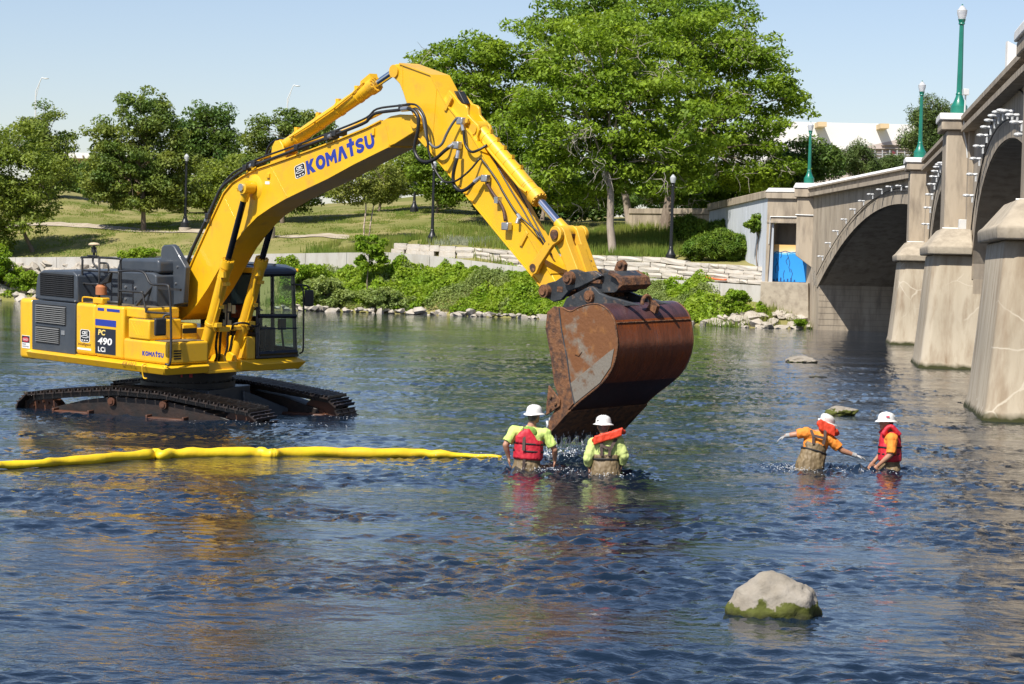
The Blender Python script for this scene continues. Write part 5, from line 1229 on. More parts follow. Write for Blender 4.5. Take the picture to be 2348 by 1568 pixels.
# hoses at the feet of the boom cylinders
for k, pts in enumerate(([(1.38, -0.36, 1.60), (1.30, -0.33, 1.45), (1.24, -0.30, 1.30), (1.20, -0.25, 1.12), (1.05, -0.2, 0.98)], [(1.32, -0.25, 1.60), (1.26, -0.22, 1.45), (1.22, -0.2, 1.25), (1.12, -0.15, 1.05), (0.95, -0.1, 0.97)], [(1.16, 0.06, 1.62), (1.08, 0.08, 1.45), (1.04, 0.1, 1.25), (0.95, 0.08, 1.05), (0.78, 0.0, 0.96)], [(1.20, 0.14, 1.60), (1.12, 0.15, 1.42), (1.06, 0.15, 1.22), (0.98, 0.12, 1.05), (0.80, 0.02, 0.94)])):
    hose('cylinder_hose', pts, 0.024, M_rub)
hose('cylinder_hose', [(1.30, 0.0, 1.60), (1.38, 0.0, 1.70), (1.50, 0.15, 1.72), (1.58, 0.30, 1.66), (1.62, 0.40, 1.72)], 0.02, M_rub)
m = MB(); m.box(1.30, 1.50, -0.42, -0.18, 1.58, 1.66); m.box(1.10, 1.35, 0.02, 0.22, 1.58, 1.66); xp(m, 'hose_manifold', M_yel, bevel=0.01)
# ---- bucket cylinder and linkage
bc = cylinder('bucket_cylinder', (7.78, 5.17), (9.76, 3.60), 1.74, 0.118, 0.062, -0.07, M_chr, pipe=False, eye=True)
d2_ = (Vector((9.76, 0, 3.60)) - Vector((7.78, 0, 5.17))).normalized(); nv = Vector((-d2_.z, 0, d2_.x))
def on_bc(t, up=0.0, y=-0.07): return tuple(Vector((7.78, y, 5.17)) + d2_ * t + nv * up)
m = MB()
for t in (0.22, 0.42, 0.62, 0.85, 1.1): m.cyl(on_bc(t - 0.018), on_bc(t + 0.018), 0.124, 0.124, 20); m.box(*(lambda c: (c[0] - 0.03, c[0] + 0.03, c[1] - 0.03, c[1] + 0.03, c[2] - 0.03, c[2] + 0.03))(on_bc(t, 0.13)))
m.tube([on_bc(0.30, -0.02, -0.20), on_bc(0.5, -0.03, -0.21), on_bc(1.4, -0.03, -0.21), on_bc(1.55, 0.0, -0.20)], 0.022, 8); xp(m, 'cylinder_pipe', M_yel, bc, smooth=True)
def lever(name, a, b, r0, r1, y0, y1, mt, w=None):
    a, b = Vector(a), Vector(b); d = (b - a).normalized(); n_ = Vector((-d.y, d.x)); base = math.atan2(n_.y, n_.x); P = []
    for k in range(9): t = base + math.pi * k / 8; P.append(a + Vector((math.cos(t), math.sin(t))) * r0)
    if w: P += [a + d * r0 * 1.3 - n_ * w, b - d * r1 * 1.2 - n_ * w]
    for k in range(9): t = base + math.pi + math.pi * k / 8; P.append(b + Vector((math.cos(t), math.sin(t))) * r1)
    if w: P += [b - d * r1 * 1.2 + n_ * w, a + d * r0 * 1.3 + n_ * w]
    return pr(name, mt, [tuple(q) for q in P], y0, y1, bevel=0.01)
for y0_, y1_ in ((-0.37, -0.30), (0.17, 0.24)): lever('link_lever', (9.34, 3.06), (9.80, 3.58), 0.105, 0.13, y0_, y1_, M_yelw, 0.075)
m = MB(); m.cyl((9.34, -0.385, 3.06), (9.34, 0.25, 3.06), 0.06, 0.06, 18); xp(m, 'link_pin', M_rustb, smooth=True); m = MB(); m.cyl((9.80, -0.40, 3.58), (9.80, 0.27, 3.58), 0.075, 0.075, 18); xp(m, 'link_pin', M_rustb, smooth=True)
for y0_, y1_ in ((-0.29, -0.14), (0.0, 0.15)): lever('bucket_link', (9.80, 3.58), (10.17, 2.93), 0.125, 0.11, y0_, y1_, M_yelw, 0.105)
pr('link_web', M_yelw, [(9.98, 3.40), (10.06, 3.44), (10.28, 3.0), (10.16, 3.0)], -0.14, 0.0)
# ---- quick coupler
CP = [(9.56, 2.72), (9.60, 2.80), (9.67, 2.84), (9.84, 2.88), (10.05, 2.99), (10.14, 3.06), (10.26, 3.075), (10.42, 3.04), (10.64, 3.07), (10.80, 3.0), (10.38, 2.82), (10.12, 2.74), (9.97, 2.60), (9.80, 2.56), (9.63, 2.62)]
cpl = pr('quick_coupler', M_cpl, CP, -0.38, -0.31, bevel=0.012)
pr('coupler_plate', M_cpl, CP, 0.18, 0.25, cpl, bevel=0.012)
m = MB(); m.prism([(10.36, 2.84), (10.70, 3.02), (10.98, 3.08), (11.16, 3.0), (11.20, 2.88), (11.0, 2.76), (10.70, 2.74)], -0.30, 0.17); xp(m, 'coupler_body', M_cpl, cpl, bevel=0.008); m = MB(); m.prism([(10.95, 3.084), (11.19, 2.99), (11.23, 2.88), (11.12, 2.80), (11.16, 2.9), (11.1, 2.97), (10.93, 3.03)], -0.38, 0.25); m.box(10.55, 10.75, -0.36, 0.23, 2.88, 2.94); xp(m, 'coupler_hook', M_rustb, cpl, bevel=0.008)
m = MB(); m.prism([(10.78, 3.08), (10.84, 3.21), (10.93, 3.24), (11.0, 3.18), (10.98, 3.06)], -0.10, -0.02); m.cyl((10.915, -0.13, 3.17), (10.915, 0.01, 3.17), 0.045, 0.045, 12); xp(m, 'lifting_eye', M_rustb, cpl, bevel=0.01)
m = MB()
for c, r_ in (((9.66, 2.72), 0.10), ((10.17, 2.94), 0.10)): m.cyl((c[0], -0.46, c[1]), (c[0], 0.33, c[1]), r_, r_, 20); m.cyl((c[0], -0.485, c[1]), (c[0], -0.46, c[1]), r_ * 0.6, r_ * 0.6, 8)
xp(m, 'coupler_pin', M_rustb, cpl, smooth=True)
m = MB(); m.box(9.88, 10.0, -0.385, -0.38, 2.72, 2.80); xp(m, 'casting_mark', M_rustb, cpl)
# ---- bucket
BK = [(10.43, 2.53), (10.62, 2.48), (10.80, 2.55), (11.04, 2.61), (11.22, 2.61), (11.38, 2.54), (11.51, 2.40), (11.57, 2.18), (11.58, 1.98), (11.50, 1.72), (11.28, 1.46), (10.76, 1.10), (10.21, 0.62)]
def sm2(pts, k=5): return [(q.x, q.y) for q in spline([Vector((a, b, 0)) for a, b in pts], k)]
SHELL = sm2(BK, 5)
bucket = None
m = MB()
out = SHELL; inn = []
for i, p in enumerate(out):
    a, b = Vector(out[max(i - 1, 0)]), Vector(out[min(i + 1, len(out) - 1)]); t = (b - a).normalized(); n_ = Vector((t.y, -t.x)) * -1
    c = Vector((10.7, 1.9)); q = Vector(p); n_ = n_ if (c - q).dot(n_) > 0 else -n_
    inn.append(tuple(q + n_ * 0.035))
m.prism(out + inn[::-1], -0.80, 0.79)
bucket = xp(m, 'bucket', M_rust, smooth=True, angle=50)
bucket['label'] = 'rusty wet digging bucket hanging from the arm'
bucket.data.materials.append(M_rustd); bucket.data.materials.append(mat('shade_dark_wear_plate', (0.05, 0.022, 0.014), 0.4, col2=(0.08, 0.03, 0.016), scale=3, lo=0.5, hi=0.75, bump=0.3, bscale=14, stretch=(1, 2.5, 0.8)))
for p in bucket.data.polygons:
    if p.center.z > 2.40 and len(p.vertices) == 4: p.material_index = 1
    elif p.center.z < 1.44 and len(p.vertices) == 4: p.material_index = 2  # plate below the seam; its dark colour also carries the underside shade
SIDE = [(10.17, 2.44), (10.30, 2.53), (10.43, 2.535)] + SHELL[1:-1] + [(10.21, 0.62), (10.23, 0.82), (10.46, 1.14), (10.33, 1.38), (10.25, 1.76), (10.14, 2.20)]
for y0_, y1_ in ((-0.835, -0.801), (0.791, 0.825)): pr('side_plate', M_rusts, SIDE, y0_, y1_, bucket, bevel=0.006)
BAR = [(10.155, 2.44), (10.30, 2.54), (10.38, 2.53), (10.44, 2.21), (10.57, 1.78), (10.64, 1.44), (10.74, 1.12), (10.22, 0.64), (10.23, 0.82), (10.46, 1.14), (10.33, 1.38), (10.25, 1.76), (10.125, 2.20)]
for y0_, y1_ in ((-0.862, -0.835), (0.825, 0.852)): pr('side_bar', M_rustb, BAR, y0_, y1_, bucket, bevel=0.008)
m = MB(); m.tube([(x, -0.838, z) for x, z in ((10.385, 2.52), (10.44, 2.21), (10.57, 1.78), (10.64, 1.44), (10.74, 1.12))], 0.014, 6); xp(m, 'weld_bead', M_cpl, bucket)
m = MB(); m.tube([(x, -0.832, z) for x, z in SHELL[1:-1]], 0.013, 6); m.tube([(SHELL[31][0] + 0.004, y, SHELL[31][1]) for y in (-0.8, 0.79)], 0.012, 6); xp(m, 'weld_bead', M_rustb, bucket)
pr('wear_plate', mat('scraped_grey_steel', (0.185, 0.165, 0.135), 0.6, col2=(0.13, 0.065, 0.03), scale=5, lo=0.52, hi=0.62, bump=0.3), [(10.66, 1.42), (11.42, 1.93), (11.53, 1.99), (11.47, 1.72), (11.26, 1.47), (10.76, 1.13)], -0.847, -0.836, bucket, bevel=0.003)
for y0_, y1_ in ((-0.895, -0.863), (0.853, 0.885)):
    sc_ = pr('side_cutter', M_rustb, [(10.245, 1.36), (10.49, 1.16), (10.485, 1.06), (10.20, 0.90), (10.21, 1.1)], y0_, y1_, bucket, bevel=0.008)
m = MB()
for x, z in ((10.31, 1.19), (10.41, 1.10), (10.30, 1.01)): m.cyl((x, -0.895, z), (x, -0.92, z), 0.026, 0.026, 8)
xp(m, 'cutter_bolt', M_rustb, bucket)
pr('casting_mark', M_rusts, [(10.72, 1.92), (10.82, 1.98), (10.88, 1.90), (10.82, 1.83), (10.73, 1.85)], -0.848, -0.836, bucket, bevel=0.003)
lip = pr('cutting_lip', M_rustb, [(10.16, 0.60), (10.20, 0.68), (10.62, 1.03), (10.66, 1.0), (10.22, 0.60), (10.14, 0.53)], -0.86, 0.85, bucket, bevel=0.01)
t0_ = None
for k in range(7):
    if t0_ is None:
        m = MB(); m.prism([(10.16, 0.60), (10.24, 0.64), (10.20, 0.58), (10.05, 0.42), (10.03, 0.43), (10.10, 0.56)], -0.06, 0.06); t0_ = xp(m, 'tooth', M_trk, lip, bevel=0.01); o = t0_
    else: o = t0_.copy(); C.objects.link(o)
    o.location = (0, -0.76 + k * 0.253, 0)
for y0_, y1_ in ((-0.42, -0.35), (0.22, 0.29)):
    pr('bucket_ear', M_cpl, [(10.03, 2.50), (10.12, 2.64), (10.50, 2.80), (10.60, 2.84), (10.70, 2.82), (10.80, 2.75), (10.96, 2.71), (11.25, 2.67), (11.62, 2.615), (11.30, 2.575), (11.0, 2.60), (10.62, 2.46), (10.30, 2.46)], y0_, y1_, bucket, bevel=0.012)
m = MB(); m.cyl((10.62, -0.47, 2.69), (10.62, 0.34, 2.69), 0.09, 0.09, 20); m.cyl((10.62, -0.49, 2.69), (10.62, -0.47, 2.69), 0.055, 0.055, 8); xp(m, 'bucket_pin', M_rustb, bucket, smooth=True)
m = MB(); m.prism([(10.05, 2.52), (10.4, 2.66), (10.8, 2.68), (10.8, 2.6), (10.45, 2.56)], -0.349, 0.219); xp(m, 'bucket_crossbox', M_cpl, bucket)
m = MB(); m.tube([(11.42, -0.05 + 0.10 * math.cos(t), 2.60 + 0.13 * math.sin(t)) for t in np.linspace(0, math.pi, 10)], 0.03, 8); m.prism([(11.36, 2.55), (11.52, 2.47), (11.56, 2.58), (11.46, 2.66)], 0.02, 0.09); xp(m, 'lifting_eye', M_rustb, bucket, smooth=True)
# water running out of the bucket: drips, splash
M_drop = mat('falling_water', (0.86, 0.88, 0.90), 0.12, spec=0.6)
M_drop.node_tree.nodes['Principled BSDF'].inputs['Transmission Weight'].default_value = 0.25
def ew(p): return EO + ef * p[0] + el * p[1] + en * p[2]
m = MB()
for k in range(260):
    y = R.uniform(-0.82, 0.8); b = ew((10.15 + R.uniform(-0.08, 0.12), y, 0.0))
    ztop_ = 0.50 + R.uniform(-0.05, 0.1)
    z = ztop_ * R.random() ** 0.8
    l_ = R.choice((0.02, 0.03, 0.05, 0.09))
    m.ell((b.x + R.uniform(-0.02, 0.02), b.y, z), R.uniform(0.003, 0.007), 0.006, l_, 6, 4)
for k in range(22):
    y = -0.8 + 0.075 * k + R.uniform(-0.03, 0.03); b = ew((10.12, y, 0.0)); pts = [(b.x + 0.012 * math.sin(j * 1.7 + k), b.y, 0.52 - j * 0.06) for j in range(R.randint(3, 8))]
    m.tube(pts, [0.017 * (1 - j / len(pts)) + 0.005 for j in range(len(pts))], 6)
dr = m.build('falling_drips', M_drop, smooth='all'); tag(dr, 'water dripping from the bucket lip behind the two men', 'water', kind='stuff')
m = MB()
for k in range(620):
    c = ew((10.15, R.uniform(-0.9, 0.9), 0)); a = R.uniform(0, 6.28); d = abs(R.gauss(0, 0.32))
    m.ell((c.x + math.cos(a) * d, c.y + math.sin(a) * d, 0.01 + 0.10 * R.random() ** 3), R.uniform(0.004, 0.016), R.uniform(0.004, 0.016), R.uniform(0.003, 0.014), 6, 4)
tag(m.build('splash_foam', M_drop, smooth='all'), 'white splash foam where the bucket drips into the river', 'foam', kind='stuff')
# ------------------------------------------------------------------ far bank: walls, path, rocks
def zat(x, y, Y): return at(x, y, Y).z
def lerp_tab(tab, x):
    xs = [t[0] for t in tab]
    return [float(np.interp(x, xs, [t[k] for t in tab])) for k in range(1, len(tab[0]))]
M_rwall = concrete('river_wall_concrete', (0.44, 0.42, 0.38), (0.50, 0.48, 0.44), (0.36, 0.33, 0.28), scale=0.6)
RW = [(-250, 592, 154.2), (20, 590, 150.2), (330, 588, 147.8), (590, 582, 146.2), (870, 578, 144.6), (940, 580, 144.2), (1040, 592, 143.3), (1300, 625, 140.3), (1600, 645, 135.3), (1752, 655, 132.1)]
rw = empty('river_wall', ground_at(500, 146)); tag(rw, 'long low concrete wall along the top of the river bank', 'wall')
xs = list(range(-250, 1753, 95)) + [1752]
for a, b in zip(xs, xs[1:]):
    (ya, Ya), (yb, Yb) = lerp_tab(RW, a), lerp_tab(RW, b)
    A, B = at(a, ya, Ya), at(b, yb, Yb); d = (B - A).normalized() * 0.012; A2, B2 = A + d, B - d
    m = MB(); m.add([(A2.x, A2.y, A2.z - 1.6), (B2.x, B2.y, B2.z - 1.6), (B2.x, B2.y + 0.4, B2.z - 1.6), (A2.x, A2.y + 0.4, A2.z - 1.6), tuple(A2), tuple(B2), (B2.x, B2.y + 0.4, B2.z), (A2.x, A2.y + 0.4, A2.z)], [(0, 1, 2, 3), (4, 7, 6, 5), (0, 4, 5, 1), (1, 5, 6, 2), (2, 6, 7, 3), (3, 7, 4, 0)])
    keep(m.build('wall_panel', M_rwall), rw)
M_lime = mat('limestone_block', (0.46, 0.405, 0.32), 0.9, col2=(0.52, 0.485, 0.43), scale=1.1, col3=(0.42, 0.33, 0.22), scale3=2.3, lo3=0.58, hi3=0.75, bump=0.7, bscale=12, coord='Object')
def stone_mesh(seed):
    r = random.Random(seed); bm = bmesh.new(); bmesh.ops.create_cube(bm, size=1.0)
    bmesh.ops.subdivide_edges(bm, edges=bm.edges[:], cuts=1, use_grid_fill=True)
    for v in bm.verts:
        k = sum(abs(c) > 0.49 for c in v.co)
        v.co += Vector((r.uniform(-.02, .02), r.uniform(-.05, .05), r.uniform(-.035, .035)))
        if k == 3: v.co *= 0.96
        if k == 1 and v.co.y < -0.3: v.co.y -= r.uniform(0, .06)
    me = bpy.data.meshes.new('stone'); bm.to_mesh(me); bm.free(); me.materials.append(M_lime); return me
STONES = [stone_mesh(k) for k in range(10)]
SW = [(1062, 566, 600, 145.1), (1300, 583, 626, 141.6), (1529, 590, 638, 137.9), (1533, 598, 639, 137.8), (1762, 612, 653, 133.0)]
sw = empty('limestone_wall', ground_at(1400, 141)); tag(sw, 'stacked pale limestone retaining wall above the green river bank', 'wall')
NC = 4
for c in range(NC):
    x = 1062 + R.uniform(0, 12)
    while x < 1756:
        L = R.choice((18, 24, 30, 36, 42, 50, 58))
        if R.random() < 0.12 : L *= 1.2
        x2 = min(x + L, 1760)
        if x2 - x < 7: break
        (yt, yb, Y1), (yt2, yb2, Y2) = lerp_tab(SW, x), lerp_tab(SW, x2)
        if c == NC - 1 and R.random() < 0.06: x = x2; continue
        h0, h1 = yb + (yt - yb) * c / NC, yb + (yt - yb) * (c + 1) / NC
        A, B = at(x, h0, Y1), at(x2, yb2 + (yt2 - yb2) * c / NC, Y2); top = at(x, h1, Y1)
        o = bpy.data.objects.new('stone', R.choice(STONES)); C.objects.link(o)
        d = B - A; o.scale = (d.length * 0.985, 0.55, (top.z - A.z) * 0.965)
        off = R.uniform(-0.05, 0.05) + c * 0.015
        o.rotation_euler = (0, -math.asin(max(-1, min(1, d.z / d.length))), math.atan2(d.y, d.x))
        o.location = (A + B) / 2 + Vector((0, off + 0.25, (top.z - A.z) / 2)); keep(o, sw)
        x = x2
uw = empty('upper_limestone_wall', ground_at(1000, 149)); tag(uw, 'short single course of limestone blocks above the planting bed', 'wall')
x = 905
while x < 1060:
    L = R.choice((22, 30, 38)); A, B = at(x, 555 + (x - 905) * 0.06, 146.2 - (x - 905) * .008), at(x + L, 555 + (x + L - 905) * 0.06, 146.2 - (x + L - 905) * .008)
    o = bpy.data.objects.new('stone', R.choice(STONES)); C.objects.link(o); d = B - A
    o.scale = (d.length * 0.98, 0.5, 0.38); o.rotation_euler = (0, 0, math.atan2(d.y, d.x)); o.location = (A + B) / 2 + Vector((0, 0.2, -0.24)); keep(o, uw); o2 = o.copy(); C.objects.link(o2); o2.location = o.location + Vector((R.uniform(-.3, .3), -.06, -.36)); keep(o2, uw); x += L
# orange pipe lying along the foot of the limestone wall
A, B = at(1588, 634.5, 136.2), at(1665, 641, 134.8); m = MB(); m.tube([tuple(A + (B - A) * (k / 6) + Vector((0, 0, 0.03 * math.sin(k)))) for k in range(7)], 0.055, 8)
tag(m.build('orange_pipe', mat('orange_plastic', (0.75, 0.14, 0.04), 0.4), smooth='all'), 'orange plastic pipe lying below the limestone wall', 'pipe')
# path across the lawn
M_path = mat('path_gravel', (0.42, 0.36, 0.27), 0.95, col2=(0.33, 0.27, 0.19), scale=1.2)
P = [(-250, 165), (0, 164), (150, 162.6), (330, 160.0), (420, 158.8), (560, 156.5), (700, 154.6), (800, 153.2)]
m = MB(); vs = []
for x in range(-250, 801, 15):
    Y = float(np.interp(x, [p[0] for p in P], [p[1] for p in P]))
    for w in (0, 1.5):
        X = at(x, 560, Y + w).x; q_ = Vector((X * 0.35, (Y + w) * 0.35, 3.1)); vs.append((X, Y + w, ground_z(X, Y + w) + mnoise.noise(q_) * 0.16 + mnoise.noise(q_ * 4) * 0.05 + 0.06))
m.add(vs, [(2 * k, 2 * k + 2, 2 * k + 3, 2 * k + 1) for k in range(len(vs) // 2 - 1)]); tag(m.build('path', M_path), kind='structure')

def rock_mesh(seed, n=15, flat=0.7):
    r = random.Random(seed); bm = bmesh.new()
    for k in range(n):
        v = Vector((r.gauss(0, 1), r.gauss(0, 1), r.gauss(0, 1))).normalized()
        bm.verts.new((v.x * r.uniform(.42, .56), v.y * r.uniform(.36, .5), v.z * r.uniform(.36, .5) * flat))
    res = bmesh.ops.convex_hull(bm, input=bm.verts)
    bmesh.ops.delete(bm, geom=[g for g in res['geom_interior'] if isinstance(g, bmesh.types.BMVert)], context='VERTS')
    me = bpy.data.meshes.new('rock'); bm.to_mesh(me); bm.free(); me.materials.append(M_rock); return me
M_rock = mat('pale_riprap_rock', (0.36, 0.315, 0.25), 0.9, col2=(0.43, 0.395, 0.34), scale=2, col3=(0.30, 0.25, 0.19), scale3=3, lo3=0.58, hi3=0.75, bump=0.8, bscale=10)
ROCKS = [rock_mesh(100 + k, R.randint(12, 20), R.uniform(.6, .95)) for k in range(12)]
def rock(X, Y, s, label, group, z=None, sink=0.25):
    o = bpy.data.objects.new('riprap_rock', R.choice(ROCKS)); C.objects.link(o)
    sz = s * R.uniform(0.8, 1.25); o.scale = (sz * R.uniform(.9, 1.4), sz * R.uniform(.8, 1.1), sz * R.uniform(.7, 1.0))
    o.rotation_euler = (R.uniform(-.25, .25), R.uniform(-.25, .25), R.uniform(0, 6.28))
    o.location = (X, Y, (ground_z(X, Y) if z is None else z) + sz * (0.36 - sink)); tag(o, label, 'rock', group); return o
for k in range(130):                                     # left bank
    x = R.uniform(-60, 305); t = R.random() ** 0.8
    X0 = at(x, 660, 147).x; Ys = shore_Y(X0); Y = Ys - 0.3 + t * 4.2; X = at(x, 660, Y).x
    rock(X, Y, R.uniform(.6, 1.15), 'pale angular riprap rock on the bank behind the excavator tail', 'riprap on the left bank', z=ground_z(X, Y) + (.35 if t > .45 else 0))
for k in range(92):                                      # along the foot of the green bank
    x = 640 + k * 10.4 + R.uniform(-4, 4); X0 = at(x, 720, 140).x; Ys = shore_Y(X0); Y = Ys + R.uniform(-0.7, 0.3); X = at(x, 720, Y).x
    rock(X, Y, R.choice((.3, .4, .5, .6, .7, .85)), 'pale rock at the waterline below the green leafy bank', 'rocks along the green bank', z=R.uniform(-0.05, 0.18))
for k in range(100):                                     # beside the bridge abutment
    x = R.uniform(1610, 1885); t = R.random() ** 0.9 * (0.35 + 0.65 * (x - 1600) / 285)
    X0 = at(x, 740, 130).x; Ys = shore_Y(X0); Y = min(Ys - 0.5 + t * 3.4, 131.2); X = at(x, 740, Y).x
    rock(X, Y, R.uniform(.4, .95) * (1.1 if t > .3 else 1), 'pale block of broken riprap heaped below the bridge abutment', 'riprap beside the bridge', z=min(ground_z(X, Y), 2.3))
# rocks out in the river
def river_rock(name, c, sx, sy, sz, seed, label, moss=0.5, up=0.0, rot=0):
    bm = bmesh.new(); bmesh.ops.create_icosphere(bm, subdivisions=5, radius=1.0); o_ = Vector((seed * 3.7, seed * 1.3, 0))
    for v in bm.verts:
        p = v.co.copy(); n1 = mnoise.noise(p * 1.1 + o_) * .30 + mnoise.noise(p * 2.7 + o_) * .13 - abs(mnoise.noise(p * 2.1 + o_ * 2)) * .10 + mnoise.noise(p * 7 + o_) * .045 + mnoise.noise(p * 20 + o_) * 0.012
        q = p * (1 + n1); crack = abs(q.x * .8 - q.z * .35 - .22 + .12 * mnoise.noise(p * 3 + o_))
        if crack < .05 and q.y < 0.4: q *= 1 - .05 * (1 - crack / .05)
        if q.z > 0.55: q.z = 0.55 + (q.z - 0.55) * 0.75
        v.co = Vector((q.x * sx, q.y * sy, q.z * sz))
    me = bpy.data.meshes.new(name); bm.to_mesh(me); bm.free(); me.shade_smooth(); me.materials.append(mossy(moss, 'mossy_boulder_%d' % seed))
    o = link(name, me); o.location = (c[0], c[1], up); o.rotation_euler = (0, 0, rot); tag(o, label, 'rock'); return o
def mossy(lim, nm):
    m = mat(nm, (0.235, 0.205, 0.16), 0.85, col2=(0.31, 0.28, 0.235), scale=3.5, col3=(0.28, 0.24, 0.19), scale3=6, lo3=0.57, hi3=0.75, bump=0.6, bscale=22)
    nt = m.node_tree; b = nt.nodes['Principled BSDF']; src = b.inputs['Base Color'].links[0].from_socket
    tc = nt.nodes.new('ShaderNodeTexCoord'); sx = nt.nodes.new('ShaderNodeSeparateXYZ'); nt.links.new(tc.outputs['Object'], sx.inputs[0])
    nz = nt.nodes.new('ShaderNodeTexNoise'); nz.inputs['Scale'].default_value = 9; nz.inputs['Detail'].default_value = 6; nt.links.new(tc.outputs['Object'], nz.inputs['Vector'])
    ma = nt.nodes.new('ShaderNodeMath'); ma.operation = 'MULTIPLY_ADD'; ma.inputs[1].default_value = -0.26; nt.links.new(nz.outputs['Fac'], ma.inputs[0]); nt.links.new(sx.outputs['Z'], ma.inputs[2])
    cr = nt.nodes.new('ShaderNodeValToRGB'); e = cr.color_ramp; e.elements[0].position = 0; e.elements[0].color = (0.015, 0.013, 0.006, 1); e.elements[1].position = 1; e.elements[1].color = (0.075, 0.085, 0.008, 1)
    mr = nt.nodes.new('ShaderNodeMapRange'); mr.inputs['From Min'].default_value = lim - .16; mr.inputs['From Max'].default_value = lim - .05; nt.links.new(ma.outputs[0], mr.inputs[0]); nt.links.new(mr.outputs[0], cr.inputs[0])
    m2 = nt.nodes.new('ShaderNodeMapRange'); m2.inputs['From Min'].default_value = lim - .015; m2.inputs['From Max'].default_value = lim; m2.inputs['To Min'].default_value = 1; m2.inputs['To Max'].default_value = 0; nt.links.new(ma.outputs[0], m2.inputs[0])
    mx = nt.nodes.new('ShaderNodeMix'); mx.data_type = 'RGBA'; nt.links.new(m2.outputs[0], mx.inputs['Factor']); nt.links.new(src, mx.inputs['A']); nt.links.new(cr.outputs[0], mx.inputs['B']); nt.links.new(mx.outputs['Result'], b.inputs['Base Color'])
    return m
river_rock('boulder', (2.235, 19.30), 0.37, 0.29, 0.36, 6, 'large pale boulder with a green mossy waterline in the foreground', -0.03, 0.0, 0.1)
river_rock('boulder', (6.78, 48.3), 0.33, 0.3, 0.16, 7, 'small flat mossy rock behind the man with the white hard hat', -0.06, 0.02)
river_rock('boulder', (9.55, 78.0), 0.50, 0.4, 0.20, 9, 'distant pale flat rock in the river near the bridge piers', -0.14, 0.02)
river_rock('boulder', (8.6, 66), 0.25, 0.25, 0.06, 12, 'barely awash dark rock left of the bridge piers', 0.06, -0.01)

# ------------------------------------------------------------------ foliage
def leaf_cloud(centers, normals, size, aspect=0.55, seed=0, jitter=0.35, droop=0.0):
    """one rhombic, slightly folded leaf per centre"""
    r = np.random.default_rng(seed); n = len(centers)
    nrm = normals + r.normal(size=(n, 3)) * jitter * 2; nrm /= np.linalg.norm(nrm, axis=1, keepdims=True) + 1e-9
    t = r.normal(size=(n, 3)); t[:, 2] -= droop; t -= nrm * (t * nrm).sum(1, keepdims=True); t /= np.linalg.norm(t, axis=1, keepdims=True) + 1e-9
    b = np.cross(nrm, t); s = size * r.uniform(0.6, 1.35, size=(n, 1)) * 0.5; w = s * aspect
    V = np.stack([centers - t * s, centers + b * w - nrm * s * 0.12, centers + t * s, centers - b * w - nrm * s * 0.12], 1).reshape(-1, 3)
    return V, np.arange(n * 4).reshape(n, 4)
def leaf_obj(name, V, Q, mt, parent=None):
    me = np_mesh(name, V, Q); me.materials.append(mt); return link(name, me, parent)
LF = dict(
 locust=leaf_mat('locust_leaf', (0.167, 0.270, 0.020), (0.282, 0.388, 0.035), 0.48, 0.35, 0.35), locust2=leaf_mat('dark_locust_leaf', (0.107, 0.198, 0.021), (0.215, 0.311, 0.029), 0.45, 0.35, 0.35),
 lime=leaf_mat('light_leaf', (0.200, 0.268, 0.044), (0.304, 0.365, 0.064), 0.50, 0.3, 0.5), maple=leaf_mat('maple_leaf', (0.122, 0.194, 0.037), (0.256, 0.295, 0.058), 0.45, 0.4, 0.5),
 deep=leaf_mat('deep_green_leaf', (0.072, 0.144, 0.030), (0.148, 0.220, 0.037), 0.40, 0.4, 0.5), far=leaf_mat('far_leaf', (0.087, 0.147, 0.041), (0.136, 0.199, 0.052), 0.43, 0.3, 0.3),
 birch=leaf_mat('birch_leaf', (0.234, 0.281, 0.050), (0.321, 0.347, 0.075), 0.50, 0.3, 0.6), pine=leaf_mat('pine_needle', (0.075, 0.125, 0.03), (0.14, 0.19, 0.05), 0.25, 0.4, 1.0),
 scrub=leaf_mat('bank_leaf', (0.207, 0.340, 0.021), (0.320, 0.426, 0.038), 0.50, 0.35, 0.8), scrub2=leaf_mat('willow_leaf', (0.232, 0.310, 0.086), (0.317, 0.386, 0.108), 0.45, 0.3, 0.8), juniper=leaf_mat('juniper_leaf', (0.099, 0.188, 0.022), (0.186, 0.271, 0.030), 0.40, 0.4, 1.2),
 grass=leaf_mat('long_grass', (0.151, 0.225, 0.030), (0.252, 0.270, 0.060), 0.45, 0.3, 0.4), fescue=leaf_mat('blue_fescue', (0.252, 0.285, 0.195), (0.336, 0.345, 0.240), 0.30, 0.3, 0.6))
M_bark = mat('grey_bark', (0.15, 0.115, 0.085), 0.95, col2=(0.24, 0.19, 0.145), scale=5, bump=0.9, bscale=14, stretch=(1, 1, 0.25))
M_barkl = mat('pale_bark', (0.26, 0.21, 0.165), 0.95, col2=(0.36, 0.30, 0.24), scale=5, bump=0.9, bscale=14, stretch=(1, 1, 0.25))
M_birchb = mat('birch_bark', (0.50, 0.40, 0.31), 0.85, col2=(0.18, 0.11, 0.07), scale=7, lo=0.52, hi=0.62)
M_twig = mat('dead_twig', (0.36, 0.32, 0.27), 0.9)
